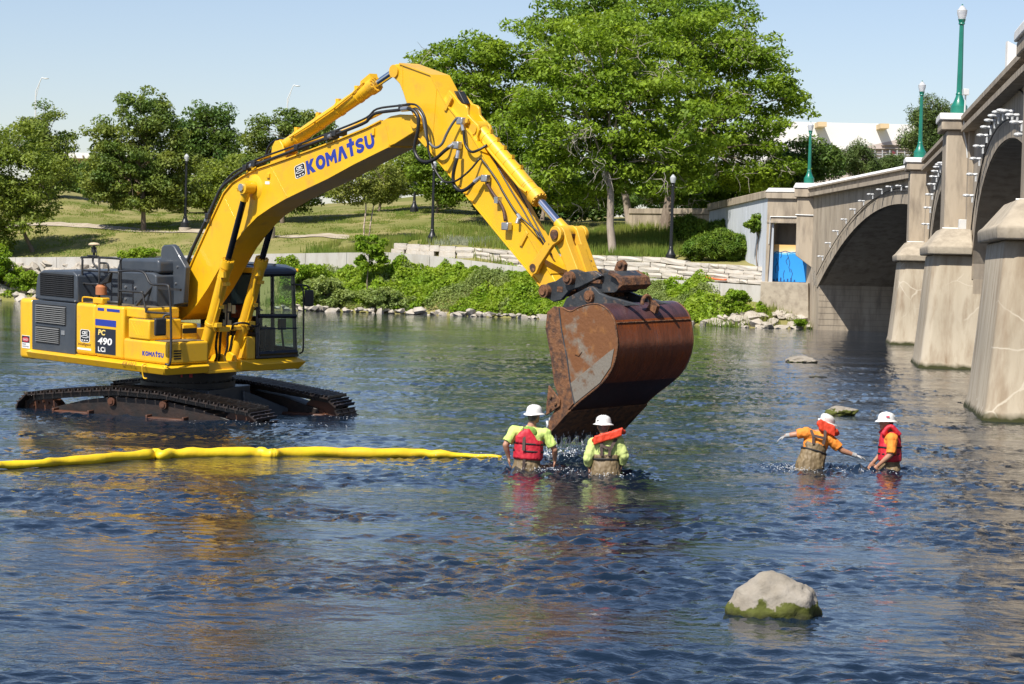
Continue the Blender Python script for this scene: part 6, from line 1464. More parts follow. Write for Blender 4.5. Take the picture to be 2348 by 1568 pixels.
def tree(name, label, base, crowns, Y, leaf, n_clump, per, lsize, clump_r, trunk_r=0.2, bark=None, group=None, seed=0, flat=0.55, cat='tree', twigs=0, forks=None, depth=None, droop=0.3, aspect=0.5, shell=0.55, show_trunk=True, lean=0):
    """crowns: photograph ellipses (x, y, rx, ry) at depth Y, scattered with leaf clumps; limbs run from the trunk to the clumps"""
    r = np.random.default_rng(seed + 50); k_ = Y / FPX
    E = [(np.array(at(x, y, Y)), rx * k_, ry * k_) for x, y, rx, ry in crowns]
    W = np.array([e[1] * e[2] for e in E]); W = W / W.sum(); dr = depth or 0.8
    cen = []
    for i in r.choice(len(E), size=int(n_clump * 1.25), p=W):
        c, rx, rz = E[i]; d = r.normal(size=3); d /= np.linalg.norm(d); rad = r.uniform(shell, 1.0) ** 0.6
        rad = rad if r.random() < 0.75 else (r.uniform(0.2, 0.9) if r.random() < .55 else r.uniform(1.0, 1.16))
        cen.append(c + d * np.array([rx, (rx * .5 + rz * .5) * dr, rz]) * rad)
    cen = np.array(cen); cr = clump_r * r.uniform(0.45, 1.2, size=len(cen))
    L = []; N = []
    for c, q in zip(cen, cr):
        n = int(per * 1.05 * (q / clump_r) ** 2); d = r.normal(size=(n, 3)); d /= np.linalg.norm(d, axis=1, keepdims=True)
        rad = r.uniform(0.25, 1.0, size=(n, 1)) ** 0.6; p = d * rad * q; p[:, 2] *= flat; p[:, 2] -= 0.12 * (p[:, 0] ** 2 + p[:, 1] ** 2) / q
        L.append(c + p); N.append(d * 0.6 + np.array([0, 0, 0.8]))
    V, Q = leaf_cloud(np.concatenate(L), np.concatenate(N), lsize, aspect, seed, 0.35, droop)
    b = Vector(base); t = empty(name, b); tag(t, label, cat, group)
    cr_o = leaf_obj('crown', V, Q, LF[leaf]); keep(cr_o, t)
    m = MB(); rr = random.Random(seed)
    ctr = Vector(E[0][0]); low = min(e[0][2] - e[2] for e in E)
    fork = Vector((b.x + (ctr.x - b.x) * 0.25 + lean * 0.3, b.y + (ctr.y - b.y) * 0.3, max(b.z + 0.6, min(low + 0.35 * (ctr.z - low), b.z + 0.75 * (ctr.z - b.z)))))
    pts = [b - Vector((0, 0, 0.3)), b + (fork - b) * 0.04, b + (fork - b) * 0.35 + Vector((lean + rr.uniform(-.1, .1), 0, 0)), b + (fork - b) * 0.7 + Vector((lean + rr.uniform(-.1, .1), 0, 0)), fork]
    m.tube(pts, [trunk_r * 1.35, trunk_r * 1.12, trunk_r * .92, trunk_r * .84, trunk_r * .75], 9)
    hubs = []
    nl = min(7, max(4, n_clump // 25))
    for i in range(nl):
        c = Vector(cen[rr.randrange(len(cen))]); h = fork + (c - fork) * 0.55 + Vector((0, 0, 0.12 * (c - fork).length)); hubs.append(h)
        m.tube(spline([fork - Vector((0, 0, 0.2)), fork + (h - fork) * 0.5 + Vector((rr.uniform(-.2, .2), rr.uniform(-.2, .2), .1)), h], 3), [trunk_r * (.62 - .1 * j) for j in range(4)] + [trunk_r * .28, trunk_r * .26, trunk_r * .22], 6)
    for c in cen[:: max(1, len(cen) // 70)]:
        c = Vector(c); h = min(hubs, key=lambda q: (q - c).length); m.tube([h, h + (c - h) * 0.55 + Vector((0, 0, 0.06 * (c - h).length)), c], [trunk_r * .2, trunk_r * .12, 0.012], 5)
    keep(m.build('trunk', bark or M_bark, smooth='all'), t)
    if twigs:
        m = MB()
        for i in range(twigs):
            c = Vector(cen[rr.randrange(len(cen))]) + Vector((0, -0.5, -0.3))
            for j in range(5):
                p = c + Vector((rr.uniform(-.4, .4), rr.uniform(-.4, .2), rr.uniform(-.4, .3))); d = Vector((rr.gauss(0, 1), rr.gauss(0, .5), rr.gauss(-.1, .7))).normalized(); q = [p]
                for s in range(4): d = (d + Vector((rr.gauss(0, .45), rr.gauss(0, .3), rr.gauss(0, .45)))).normalized(); q.append(q[-1] + d * 0.32)
                m.tube(q, [.022, .018, .014, .01, .006], 4, caps=False)
        o = m.build('dead_twigs', M_twig); o['kind'] = 'stuff'; keep(o, t)
    return t
GB = 'trees in the park beyond the bank'
def gb(x, Y): return ground_at(x, Y)
TREES = [
 ('honey_locust', 'tall bright green locust with a slender pale trunk behind the limestone wall', 1405, 141.5, [(1345, 265, 190, 120), (1480, 270, 180, 125), (1400, 140, 170, 100), (1330, 390, 140, 60), (1500, 395, 125, 60)], 143, 'locust', 300, 150, .30, 1.15, .24, M_barkl, 1, dict(twigs=60, flat=.42)),
 ('honey_locust', 'wide locust whose crown reaches furthest right, above the wing wall', 1520, 154, [(1610, 150, 180, 120), (1705, 225, 130, 140), (1640, 330, 170, 110), (1520, 70, 200, 70), (1720, 385, 110, 55)], 154, 'locust', 290, 150, .30, 1.2, .36, M_bark, 2, dict(twigs=42, flat=.42)),
 ('honey_locust', 'leftmost locust, its crown behind the top of the excavator arm', 1180, 158, [(1120, 190, 150, 110), (1060, 150, 100, 60), (1130, 310, 130, 110), (1180, 410, 120, 70), (1230, 110, 130, 80)], 158, 'locust', 250, 150, .30, 1.15, .26, M_bark, 3, dict(twigs=30, flat=.42)),
 ('honey_locust', 'locust standing behind the others, topmost foliage at the upper picture edge', 1442, 162, [(1340, 55, 150, 65), (1490, 30, 170, 60), (1640, 60, 120, 60), (1310, 420, 120, 60), (1560, 420, 120, 50)], 164, 'locust2', 210, 140, .32, 1.25, .27, M_barkl, 4, dict(twigs=12, flat=.45)),
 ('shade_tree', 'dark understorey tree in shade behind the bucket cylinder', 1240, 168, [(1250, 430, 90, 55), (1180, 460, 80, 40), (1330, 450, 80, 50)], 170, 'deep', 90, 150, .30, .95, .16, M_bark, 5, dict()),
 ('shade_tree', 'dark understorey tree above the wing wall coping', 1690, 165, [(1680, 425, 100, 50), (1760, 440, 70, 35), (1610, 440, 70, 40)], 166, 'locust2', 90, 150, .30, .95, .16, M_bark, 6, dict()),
 ('park_tree', 'light green leafy tree at the left edge overhanging the bank', 75, 154.5, [(-15, 430, 90, 110), (60, 370, 85, 95), (55, 470, 60, 60), (-60, 360, 80, 90), (0, 530, 50, 40)], 153.5, 'lime', 170, 150, .26, .9, .14, M_bark, 7, dict()),
 ('park_tree', 'dark rounded tree behind the light green tree at left', 115, 182, [(112, 320, 52, 80), (128, 400, 42, 60), (60, 330, 50, 60)], 182, 'maple', 90, 150, .26, .95, .16, M_bark, 8, dict()),
 ('park_tree', 'broad dark green tree with one straight trunk on the lawn', 327, 160.8, [(325, 335, 105, 80), (335, 258, 70, 52), (270, 405, 78, 65), (395, 405, 72, 62), (330, 440, 110, 42), (232, 312, 34, 36)], 161, 'maple', 260, 150, .25, .85, .17, M_bark, 9, dict()),
 ('park_tree', 'tall deep green tree right of and behind the broad lawn tree', 500, 192, [(480, 295, 48, 62), (500, 375, 70, 65), (535, 340, 40, 50), (440, 320, 45, 70)], 192, 'deep', 130, 150, .30, 1.05, .2, M_bark, 10, dict()),
 ('park_tree', 'yellowish green tree between the black lamp post and the boom', 468, 174, [(490, 425, 75, 55), (555, 405, 55, 65), (430, 440, 45, 40)], 174, 'lime', 110, 150, .25, .85, .12, M_bark, 11, dict()),
 ('park_tree', 'feathery green tree whose top shows above the boom lift pipes', 645, 165, [(650, 315, 78, 62), (622, 385, 68, 68), (700, 325, 52, 60), (690, 430, 68, 45), (735, 300, 20, 35)], 165, 'maple', 190, 150, .25, .85, .15, M_bark, 12, dict()),
 ('birch_tree', 'young birch with twin white stems under the boom', 833, 149.5, [(845, 400, 72, 45), (885, 440, 45, 35), (800, 430, 40, 40)], 149.5, 'birch', 95, 120, .20, .65, .055, M_birchb, 13, dict(droop=.8)),
 ('park_tree', 'small green tree behind the birch under the boom', 865, 172, [(930, 400, 55, 55), (880, 420, 50, 40)], 172, 'lime', 70, 150, .26, .9, .1, M_bark, 14, dict()),
 ('park_tree', 'green tree between the boom tip and the black lamp post', 998, 168, [(1010, 395, 60, 60), (970, 370, 45, 45), (1050, 430, 45, 40)], 168, 'locust2', 85, 150, .26, .9, .1, M_bark, 15, dict()),
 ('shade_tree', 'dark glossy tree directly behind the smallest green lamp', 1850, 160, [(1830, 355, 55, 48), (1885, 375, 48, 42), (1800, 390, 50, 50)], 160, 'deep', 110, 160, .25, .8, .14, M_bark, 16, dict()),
 ('pine_tree', 'low bushy pine behind the bridge parapet below the white roof', 1960, 166, [(1958, 365, 48, 28), (1962, 338, 20, 14), (1930, 385, 32, 18), (1998, 385, 26, 16)], 166, 'pine', 90, 170, .22, .55, .12, M_bark, 17, dict(flat=.9, aspect=.22)),
 ('pine_tree', 'dwarf pine peeking over the parapet beside the pilaster', 2045, 168, [(2045, 378, 26, 14), (2062, 372, 16, 10)], 168, 'pine', 26, 170, .22, .5, .08, M_bark, 18, dict(flat=.9, aspect=.22)),
 ('pine_tree', 'dark pine rising between the two nearer green lamps', 2130, 128, [(2132, 258, 42, 36), (2110, 318, 46, 28), (2165, 300, 30, 45), (2130, 345, 40, 30)], 128, 'pine', 150, 170, .20, .5, .15, M_bark, 19, dict(flat=.9, aspect=.22)),
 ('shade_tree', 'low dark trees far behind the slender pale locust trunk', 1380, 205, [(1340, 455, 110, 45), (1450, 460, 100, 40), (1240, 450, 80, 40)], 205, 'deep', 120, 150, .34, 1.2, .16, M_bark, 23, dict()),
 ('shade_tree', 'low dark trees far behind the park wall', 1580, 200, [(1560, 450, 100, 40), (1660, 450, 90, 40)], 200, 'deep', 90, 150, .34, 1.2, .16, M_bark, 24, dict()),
 ('park_tree', 'low tree line foliage behind the left hill crest', 200, 205, [(190, 410, 60, 40), (240, 440, 60, 30), (150, 440, 50, 25)], 205, 'deep', 70, 150, .32, 1.1, .14, M_bark, 20, dict()),
 ('park_tree', 'shrubby tree in the gap left of the boom, behind the lamp post', 590, 200, [(580, 440, 70, 40), (640, 450, 60, 30)], 200, 'far', 60, 150, .3, 1.0, .12, M_bark, 21, dict()),
 ('park_tree', 'distant tree low behind the grassy mound beside the arm', 1090, 215, [(1085, 440, 60, 22), (1140, 455, 50, 20)], 215, 'far', 50, 150, .3, 1.0, .12, M_bark, 22, dict()),
]
for nm, lb, bx_, Yb, cr, Yc_, lf, nc, per, ls, cr_, tr_, bk, sd, kw in TREES:
    tree(nm, lb, gb(bx_, Yb), cr, Yc_, lf, nc, per, ls, cr_, tr_, bk, GB, sd, **kw)
bt = [o for o in C.objects if o.name == 'birch_tree'][0]; g_ = gb(843, 149.8)
m = MB(); m.tube([g_ - Vector((0, 0, .2)), g_ + Vector((.1, 0, 1.2)), g_ + Vector((.35, 0, 3.0))], [.05, .045, .03], 7); keep(m.build('stem', M_birchb, smooth='all'), bt)
# small trees and shrubs
SH = [
 ('sumac', 'small palm-like sumac growing against the pale blue wing wall', 1737, 134.3, [(1740, 512, 24, 20), (1725, 520, 16, 12), (1752, 525, 14, 14)], 134.2, 'locust2', 22, 90, .24, .35, .04, 31, dict(droop=.8)),
 ('tree_of_heaven', 'young feathery tree growing up in front of the concrete river wall', 845, 142.6, [(852, 560, 30, 24), (842, 595, 32, 20), (870, 585, 20, 16)], 142.6, 'scrub', 34, 90, .26, .4, .04, 32, dict(droop=.8)),
 ('juniper', 'low spreading juniper nearest the wing wall', 1700, 138.5, [(1695, 572, 55, 26), (1650, 560, 60, 24), (1600, 572, 40, 16)], 138.5, 'juniper', 120, 230, .34, .42, .05, 33, dict(flat=.8, aspect=.2)),
 ('juniper', 'dark spreading juniper right of the black lamp post', 1610, 145, [(1605, 530, 55, 22), (1670, 530, 50, 24), (1575, 515, 30, 16), (1715, 545, 25, 16)], 145, 'juniper', 110, 230, .34, .45, .05, 34, dict(flat=.8, aspect=.2)),
 ('shrub', 'bushy green shrub at the water edge on the left picture border', 15, 147.5, [(10, 640, 45, 45), (-20, 600, 40, 40), (50, 660, 24, 22)], 147.5, 'scrub', 70, 150, .18, .45, .04, 35, dict()),
 ('shrub', 'green shrub right of the cab mirror on the bank', 690, 143.5, [(700, 630, 55, 32), (665, 610, 30, 22)], 143.5, 'scrub', 60, 150, .18, .45, .04, 36, dict()),
 ('willow_shrub', 'greyish willow shrub at the waterline right of the cab', 745, 142.2, [(745, 672, 55, 36), (720, 700, 40, 18), (790, 690, 34, 22)], 142.2, 'scrub2', 75, 150, .20, .45, .04, 37, dict(droop=.6)),
 ('willow_shrub', 'greyish willow shrub leaning over the shoreline rocks under the boom', 880, 141.2, [(880, 685, 50, 26), (920, 695, 40, 18)], 141.2, 'scrub2', 45, 150, .20, .42, .04, 38, dict(droop=.6)),
 ('shrub', 'leafy shrub among the riprap left of the abutment base', 1690, 131.2, [(1688, 690, 28, 26), (1672, 715, 18, 16)], 131.2, 'scrub', 40, 150, .17, .35, .04, 39, dict()),
 ('shrub', 'small shrub between riprap blocks below the mural', 1755, 130.4, [(1752, 722, 14, 16), (1740, 700, 10, 8)], 130.4, 'scrub', 16, 140, .15, .28, .03, 40, dict()),
 ('shrub', 'tuft of green growing low beside the abutment waterline', 1830, 129.6, [(1832, 742, 14, 8)], 129.6, 'scrub', 8, 130, .15, .25, .02, 41, dict()),
 ('shrub', 'shrub against the concrete wall behind the engine hood', 285, 147.4, [(300, 582, 26, 10), (335, 578, 34, 9)], 147.4, 'scrub', 30, 140, .17, .36, .03, 42, dict()),
 ('shrub', 'grassy shrub among the rocks behind the engine grille', 95, 147.6, [(82, 645, 16, 14), (66, 632, 12, 10)], 147.0, 'scrub', 26, 140, .16, .34, .03, 43, dict()),
 ('shrub', 'leafy shrub just right of the bucket on the bank', 1450, 137.5, [(1455, 655, 40, 28), (1490, 665, 30, 24)], 137.5, 'scrub', 46, 150, .18, .42, .03, 44, dict()),
]
for nm, lb, bx_, Yb, cr, Yc_, lf, nc, per, ls, cr_, tr_, sd, kw in SH:
    tree(nm, lb, gb(bx_, Yb), cr, Yc_, lf, nc, per, ls, cr_, tr_, M_bark, 'shrubs on the far bank', sd, cat='shrub', **kw)
# ground cover on the bank: one leafy mass
def bank_cover():
    r = np.random.default_rng(77); P = []; N = []
    def mound(X, Y): return 0.58 + 1.25 * max(0, mnoise.noise(Vector((X * .5, Y * .5, 2)))) + .45 * mnoise.noise(Vector((X * 1.5, Y * 1.5, 5)))
    k = 0
    while k < 70000:
        x = r.uniform(640, 1650); t = r.uniform(0, 1) ** .85
        dens = np.interp(x, [640, 760, 900, 980, 1060, 1600, 1625, 1650], [.5, .6, .75, .9, 1, 1, .5, .1])
        if r.random() > dens: continue
        kn = smooth_knots((x - 1173.5) / FPX + 0.0); Y = kn[1, 0] + 0.15 + t * (kn[2, 0] - kn[1, 0] - 0.1); X = at(x, 680, Y).x
        h = mound(X, Y) * (0.45 + 0.55 * min(1, t * 3 + .25)) * np.interp(x, [640, 1000, 1640], [.7, 1, .8])
        u = r.uniform(0, 1) ** .5
        P.append((X, Y, ground_z(X, Y) + h * u + .02)); N.append((r.normal() * .3, -.5, .8)); k += 1
    P, N = np.array(P), np.array(N); pick = np.array([mnoise.noise(Vector((q[0] * .33, q[1] * .6, 9))) + .12 * mnoise.noise(Vector((q[0] * 2, q[1] * 2, 3))) > .16 for q in P])
    V, Q = leaf_cloud(P[pick], N[pick], 0.17, 0.35, 79, 0.45, .5)
    tag(leaf_obj('bank_willowherb', V, Q, LF['scrub2']), 'drifts of narrow greyish leaves among the bank greenery', 'plants', kind='stuff')
    P, N = P[~pick], N[~pick]; V, Q = leaf_cloud(P, N, 0.19, 0.72, 78, 0.4, .2)
    tag(leaf_obj('bank_greenery', V, Q, LF['scrub']), 'mass of bright green leafy plants covering the river bank', 'plants', kind='stuff')
bank_cover()
def blades(name, label, regions, mt, h0, h1, n, seed, lean=.35):
    r = np.random.default_rng(seed); V = []
    w = np.array([(a[1] - a[0]) * (a[3] - a[2]) for a in regions], float); w /= w.sum()
    for i in r.choice(len(regions), size=n, p=w):
        x0, x1, Y0, Y1 = regions[i]; x = (x0 + x1) / 2 + (x1 - x0) * .62 * (r.random() + r.random() - 1); Y = r.uniform(Y0, Y1) if Y1 - Y0 > 8 else (Y0 + Y1) / 2 + (Y1 - Y0) * .6 * (r.random() + r.random() - 1); X = at(x, 560, Y).x
        if mnoise.noise(Vector((X * .7, Y * .7, seed))) < -.15: continue
        z = ground_z(X, Y); h = r.uniform(h0, h1); a = r.uniform(0, 6.28); l = r.uniform(0, lean) * h; wd = r.uniform(.015, .035)
        V += [(X - wd, Y, z - .03), (X + wd, Y, z - .03), (X + math.cos(a) * l, Y + math.sin(a) * l, z + h)]
    V = np.array(V); T = np.arange(len(V)).reshape(-1, 3); me = np_mesh(name, V, None, T); me.materials.append(mt); tag(link(name, me), label, 'grass', kind='stuff')
blades('meadow_grass', 'long green meadow grass behind the limestone wall', [(1060, 1560, 143.5, 156), (1200, 1600, 140, 150)], LF['grass'], .3, .8, 30000, 3)
blades('bank_grass', 'long grass on the bed above the concrete river wall', [(720, 1000, 146.5, 151), (640, 760, 143, 146)], LF['grass'], .25, .6, 9000, 4)
blades('blue_fescue', 'pale blue grey fescue tufts on the planting bed', [(1010, 1290, 146, 149.5)], LF['fescue'], .2, .4, 9000, 5, .8)
blades('lawn_grass', 'short mown grass on the park hill', [(-100, 640, 150.5, 176), (640, 1150, 152, 178)], LF['grass'], .04, .12, 60000, 6, .6)
blades('shore_grass', 'grass tufts between the shoreline rocks', [(80, 240, 146, 148.5), (1640, 1850, 129.5, 131.5), (600, 700, 142.5, 144)], LF['grass'], .2, .6, 3500, 8)

# ------------------------------------------------------------------ far buildings and road lights
M_arena = mat('white_membrane_roof', (0.72, 0.70, 0.68), 0.6); M_tan = mat('tan_cladding', (0.42, 0.36, 0.33), 0.8, col2=(0.47, 0.41, 0.37), scale=.3); M_tan2 = mat('tan_plywood', (0.62, 0.47, 0.28), 0.8)
M_rail = mat('grey_rail', (0.40, 0.40, 0.41), 0.6); M_dkred = mat('maroon_flag', (0.16, 0.03, 0.04), 0.8)
YA = 255
ar = empty('arena_building', at(1960, 400, YA)); tag(ar, 'long white roofed arena building with a tan stepped seating bank, behind the bridge', 'building')
def flatpoly(pts, Y, th=6.0):
    m = MB(); q = [at(x, y, Y) for x, y in pts]; n = len(q)
    m.add([tuple(v) for v in q] + [(v.x, v.y + th, v.z) for v in q], [tuple(range(n - 1, -1, -1)), tuple(range(n, 2 * n))] + [(i, (i + 1) % n, (i + 1) % n + n, i + n) for i in range(n)]); return m
keep(flatpoly([(1740, 277), (2150, 287), (2150, 300), (1880, 358), (1745, 380)], YA, 40).build('roof', M_arena), ar)
keep(flatpoly([(1745, 380), (1880, 358), (2150, 300), (2150, 470), (1745, 470)], YA, 40).build('seating_bank', M_tan), ar)
for k in range(9):
    y_ = 306 + k * 8.5; xl = 2150 - (y_ - 300) * 4.4 + 10
    keep(flatpoly([(xl, y_), (2150, y_), (2150, y_ + 1.3), (xl, y_ + 1.3)], YA - 0.6, 0.6).build('seating_step', M_tan), ar)
for x in (1885, 2028): keep(flatpoly([(x - 10, 279 + (x - 1885) * .028), (x + 10, 279.5 + (x - 1885) * .028), (x + 10, 290 + (x - 1885) * .028), (x - 10, 290 + (x - 1885) * .028)], YA - 3, 3).build('roof_vent', M_tan2), ar)
for k in range(5):
    keep(flatpoly([(1995, 352 + k * 8), (2095, 354 + k * 8), (2095, 356.5 + k * 8), (1995, 354.5 + k * 8)], YA - 8, 0.4).build('railing', M_rail if k < 2 else M_arena), ar)
for k in range(6): keep(flatpoly([(2005 + 17 * k, 344), (2006.6 + 17 * k, 344), (2006.6 + 17 * k, 390), (2005 + 17 * k, 390)], YA - 8.4, 0.3).build('railing_post', M_rail), ar)
fl = flatpoly([(2046, 345), (2053, 350), (2047, 356), (2044, 356)], 245, 0.05).build('flag', M_dkred); tag(fl, 'small maroon flag flying in front of the arena', 'flag')
bl = empty('office_building', at(195, 370, 330)); tag(bl, 'flat roofed tan building with a white cornice between the left trees', 'building')
keep(flatpoly([(120, 362), (330, 366), (330, 440), (120, 440)], 330, 20).build('wall', mat('peach_stucco', (0.55, 0.38, 0.25), 0.85)), bl)
keep(flatpoly([(116, 349), (334, 353), (334, 365.5), (116, 361.5)], 328.5, 22).build('cornice', M_white), bl)
for k in range(9): keep(flatpoly([(150 + k * 19, 356), (153 + k * 19, 356), (153 + k * 19, 361), (150 + k * 19, 361)], 328, 0.5).build('bracket', M_concd), bl)
for x, y0_, y1_, Y, lb in ((78, 180, 470, 300, 'tall highway light pole standing above the left trees'), (655, 197, 470, 320, 'tall highway light pole behind the boom, right of the lawn trees')):
    b_, t_ = at(x, y1_, Y), at(x + 4, y0_ + 28, Y); pl = empty('highway_light', b_); tag(pl, lb, 'light pole', 'highway light poles')
    m = MB(); m.tube([b_, t_], [.16, .08], 8); keep(m.build('pole', M_conduit), pl)
    a_ = at(x + 22, y0_ - 1, Y); m = MB(); m.tube(spline([t_ - Vector((0, 0, .1)), t_ + Vector((.35, 0, .75)), a_ - Vector((.25, 0, .02)), a_], 4), .06, 6); m.tube([t_ - Vector((0, 0, 1.0)), t_ + Vector((.45, 0, .8))], .035, 6); keep(m.build('bracket_arm', M_conduit), pl)
    m = MB(); m.ell(a_ + Vector((.3, 0, -.05)), .4, .18, .09, 10, 6); keep(m.build('lamp_head', M_conduit, smooth='all'), pl)
# ------------------------------------------------------------------ people
M_skin = mat('warm_skin', (0.42, 0.22, 0.14), 0.5, col2=(0.36, 0.17, 0.10), scale=6)  # plain skin colour in two tones mixed by noise
M_hiviz = mat('lime_hi_vis_cloth', (0.56, 0.70, 0.19), 0.8, col2=(0.46, 0.60, 0.14), scale=5, bump=0.4, bscale=22)
M_hiviz2 = mat('faded_lime_cloth', (0.50, 0.58, 0.20), 0.85, col2=(0.40, 0.47, 0.15), scale=5, bump=0.5, bscale=18)
M_vis_or = mat('orange_hi_vis_cloth', (0.80, 0.26, 0.03), 0.8, col2=(0.68, 0.20, 0.02), scale=5, bump=0.4, bscale=22)
M_pfd = mat('red_life_vest', (0.55, 0.018, 0.035), 0.6, col2=(0.42, 0.012, 0.028), scale=6, bump=0.35, bscale=25)
M_collar = mat('orange_collar_float', (0.72, 0.06, 0.02), 0.55, col2=(0.60, 0.045, 0.015), scale=6, bump=0.3, bscale=20)
M_wader = mat('khaki_wader_cloth', (0.20, 0.145, 0.075), 0.6, col2=(0.13, 0.09, 0.045), scale=7, bump=0.8, bscale=16, stretch=(1, 1, .35))
M_strap = mat('brown_strap', (0.075, 0.05, 0.042), 0.8); M_bstrap = mat('black_webbing', (0.014, 0.014, 0.015), 0.7)
M_hat = mat('white_hard_hat', (0.76, 0.75, 0.72), 0.3, col2=(0.70, 0.68, 0.64), scale=9, coat=0.2)
M_hair = mat('dark_grey_hair', (0.05, 0.045, 0.04), 0.8, col2=(0.14, 0.13, 0.12), scale=18); M_glove = mat('grey_work_glove', (0.42, 0.42, 0.41), 0.8, col2=(0.25, 0.25, 0.25), scale=12)
M_redsh = mat('orange_red_shirt', (0.60, 0.09, 0.03), 0.8); M_dkjean = mat('dark_trousers', (0.03, 0.035, 0.05), 0.9); M_mesh = mat('olive_mesh_back', (0.22, 0.36, 0.06), 0.85, col2=(0.13, 0.22, 0.04), scale=14)
def organic(m, name, mt, voxel=0.011, sm=4, parent=None, fold=0.0):
    """fuse overlapping shapes into one continuous skin"""
    me0 = m.mesh('tmp'); ob = bpy.data.objects.new('tmp', me0); C.objects.link(ob)
    md = ob.modifiers.new('r', 'REMESH'); md.mode = 'VOXEL'; md.voxel_size = voxel; md.use_smooth_shade = True
    if sm: s = ob.modifiers.new('s', 'SMOOTH'); s.factor = 0.5; s.iterations = sm
    dg = bpy.context.evaluated_depsgraph_get(); dg.update(); me = bpy.data.meshes.new_from_object(ob.evaluated_get(dg))
    bpy.data.objects.remove(ob); bpy.data.meshes.remove(me0)
    me.name = name
    if fold:
        n_ = len(me.vertices); co = np.zeros(n_ * 3, np.float32); no = np.zeros(n_ * 3, np.float32); me.vertices.foreach_get('co', co); me.vertices.foreach_get('normal', no); co = co.reshape(-1, 3); no = no.reshape(-1, 3)
        d_ = np.array([mnoise.noise(Vector((a * 17, b * 17, c * 8))) * .7 + mnoise.noise(Vector((a * 38, b * 38, c * 22))) * .4 for a, b, c in co.tolist()], np.float32)
        me.vertices.foreach_set('co', (co + no * (d_ * fold)[:, None]).ravel()); me.update()
    me.materials.clear(); me.materials.append(mt); me.shade_smooth(); o = link(name, me)
    return keep(o, parent) if parent else o
def limb(m, a, b, r0, r1, n=10):
    a, b = Vector(a), Vector(b); m.tube([a, a + (b - a) * .33, a + (b - a) * .66, b], [r0, r0 * .66 + r1 * .34 + .004, r0 * .33 + r1 * .67, r1], n); m.ell(a, r0, r0, r0, 10, 7); m.ell(b, r1, r1, r1, 10, 7)
def hand(m, wrist, d, palm_n, s=1.0, curl=0.5, thumb=1):
    d = Vector(d).normalized(); pn = (Vector(palm_n) - d * Vector(palm_n).dot(d)).normalized(); sd = d.cross(pn) * thumb
    w = Vector(wrist); rot = Matrix((sd, d, pn)).transposed(); m.ell(w + d * .045 * s, .040 * s, .052 * s, .018 * s, 12, 8, rot)
    for k, (off, ln) in enumerate(((-.030, .062), (-.010, .072), (.010, .068), (.030, .054))):
        p = w + d * .082 * s + sd * off * s; q = d; pts = [p - d * .02 * s]
        for j in range(3): pts.append(p); q = (q + pn * curl * (.5 + .3 * j)).normalized(); p = p + q * ln * s * (.45, .33, .25)[j]
        pts.append(p); m.tube(pts, [.0098 * s, .0096 * s, .0088 * s, .008 * s, .0066 * s], 7)
    p = w + d * .025 * s - sd * .036 * s; q = (d * .8 - sd * .7 + pn * .25).normalized(); m.tube([p, p + q * .032 * s, p + (q + d * .5 + pn * curl * .6).normalized() * .062 * s], [.012 * s, .0105 * s, .0078 * s], 7)
def loft(m, base, up, rot, secs, n=26):
    k = len(secs); vs = []
    for z, rx, ry, *off in secs:
        c = base + up * z + (rot @ Vector((off[0], off[1], 0)) if off else Vector((0, 0, 0)))
        vs += [c + rot @ Vector((rx * math.copysign(abs(math.cos(a)) ** .85, math.cos(a)), ry * math.copysign(abs(math.sin(a)) ** .85, math.sin(a)), 0)) for a in (2 * math.pi * i / n for i in range(n))]
    fs_ = [tuple(range(n - 1, -1, -1)), tuple(range((k - 1) * n, k * n))] + [(i * n + j, i * n + (j + 1) % n, (i + 1) * n + (j + 1) % n, (i + 1) * n + j) for i in range(k - 1) for j in range(n)]
    m.add(vs, fs_)
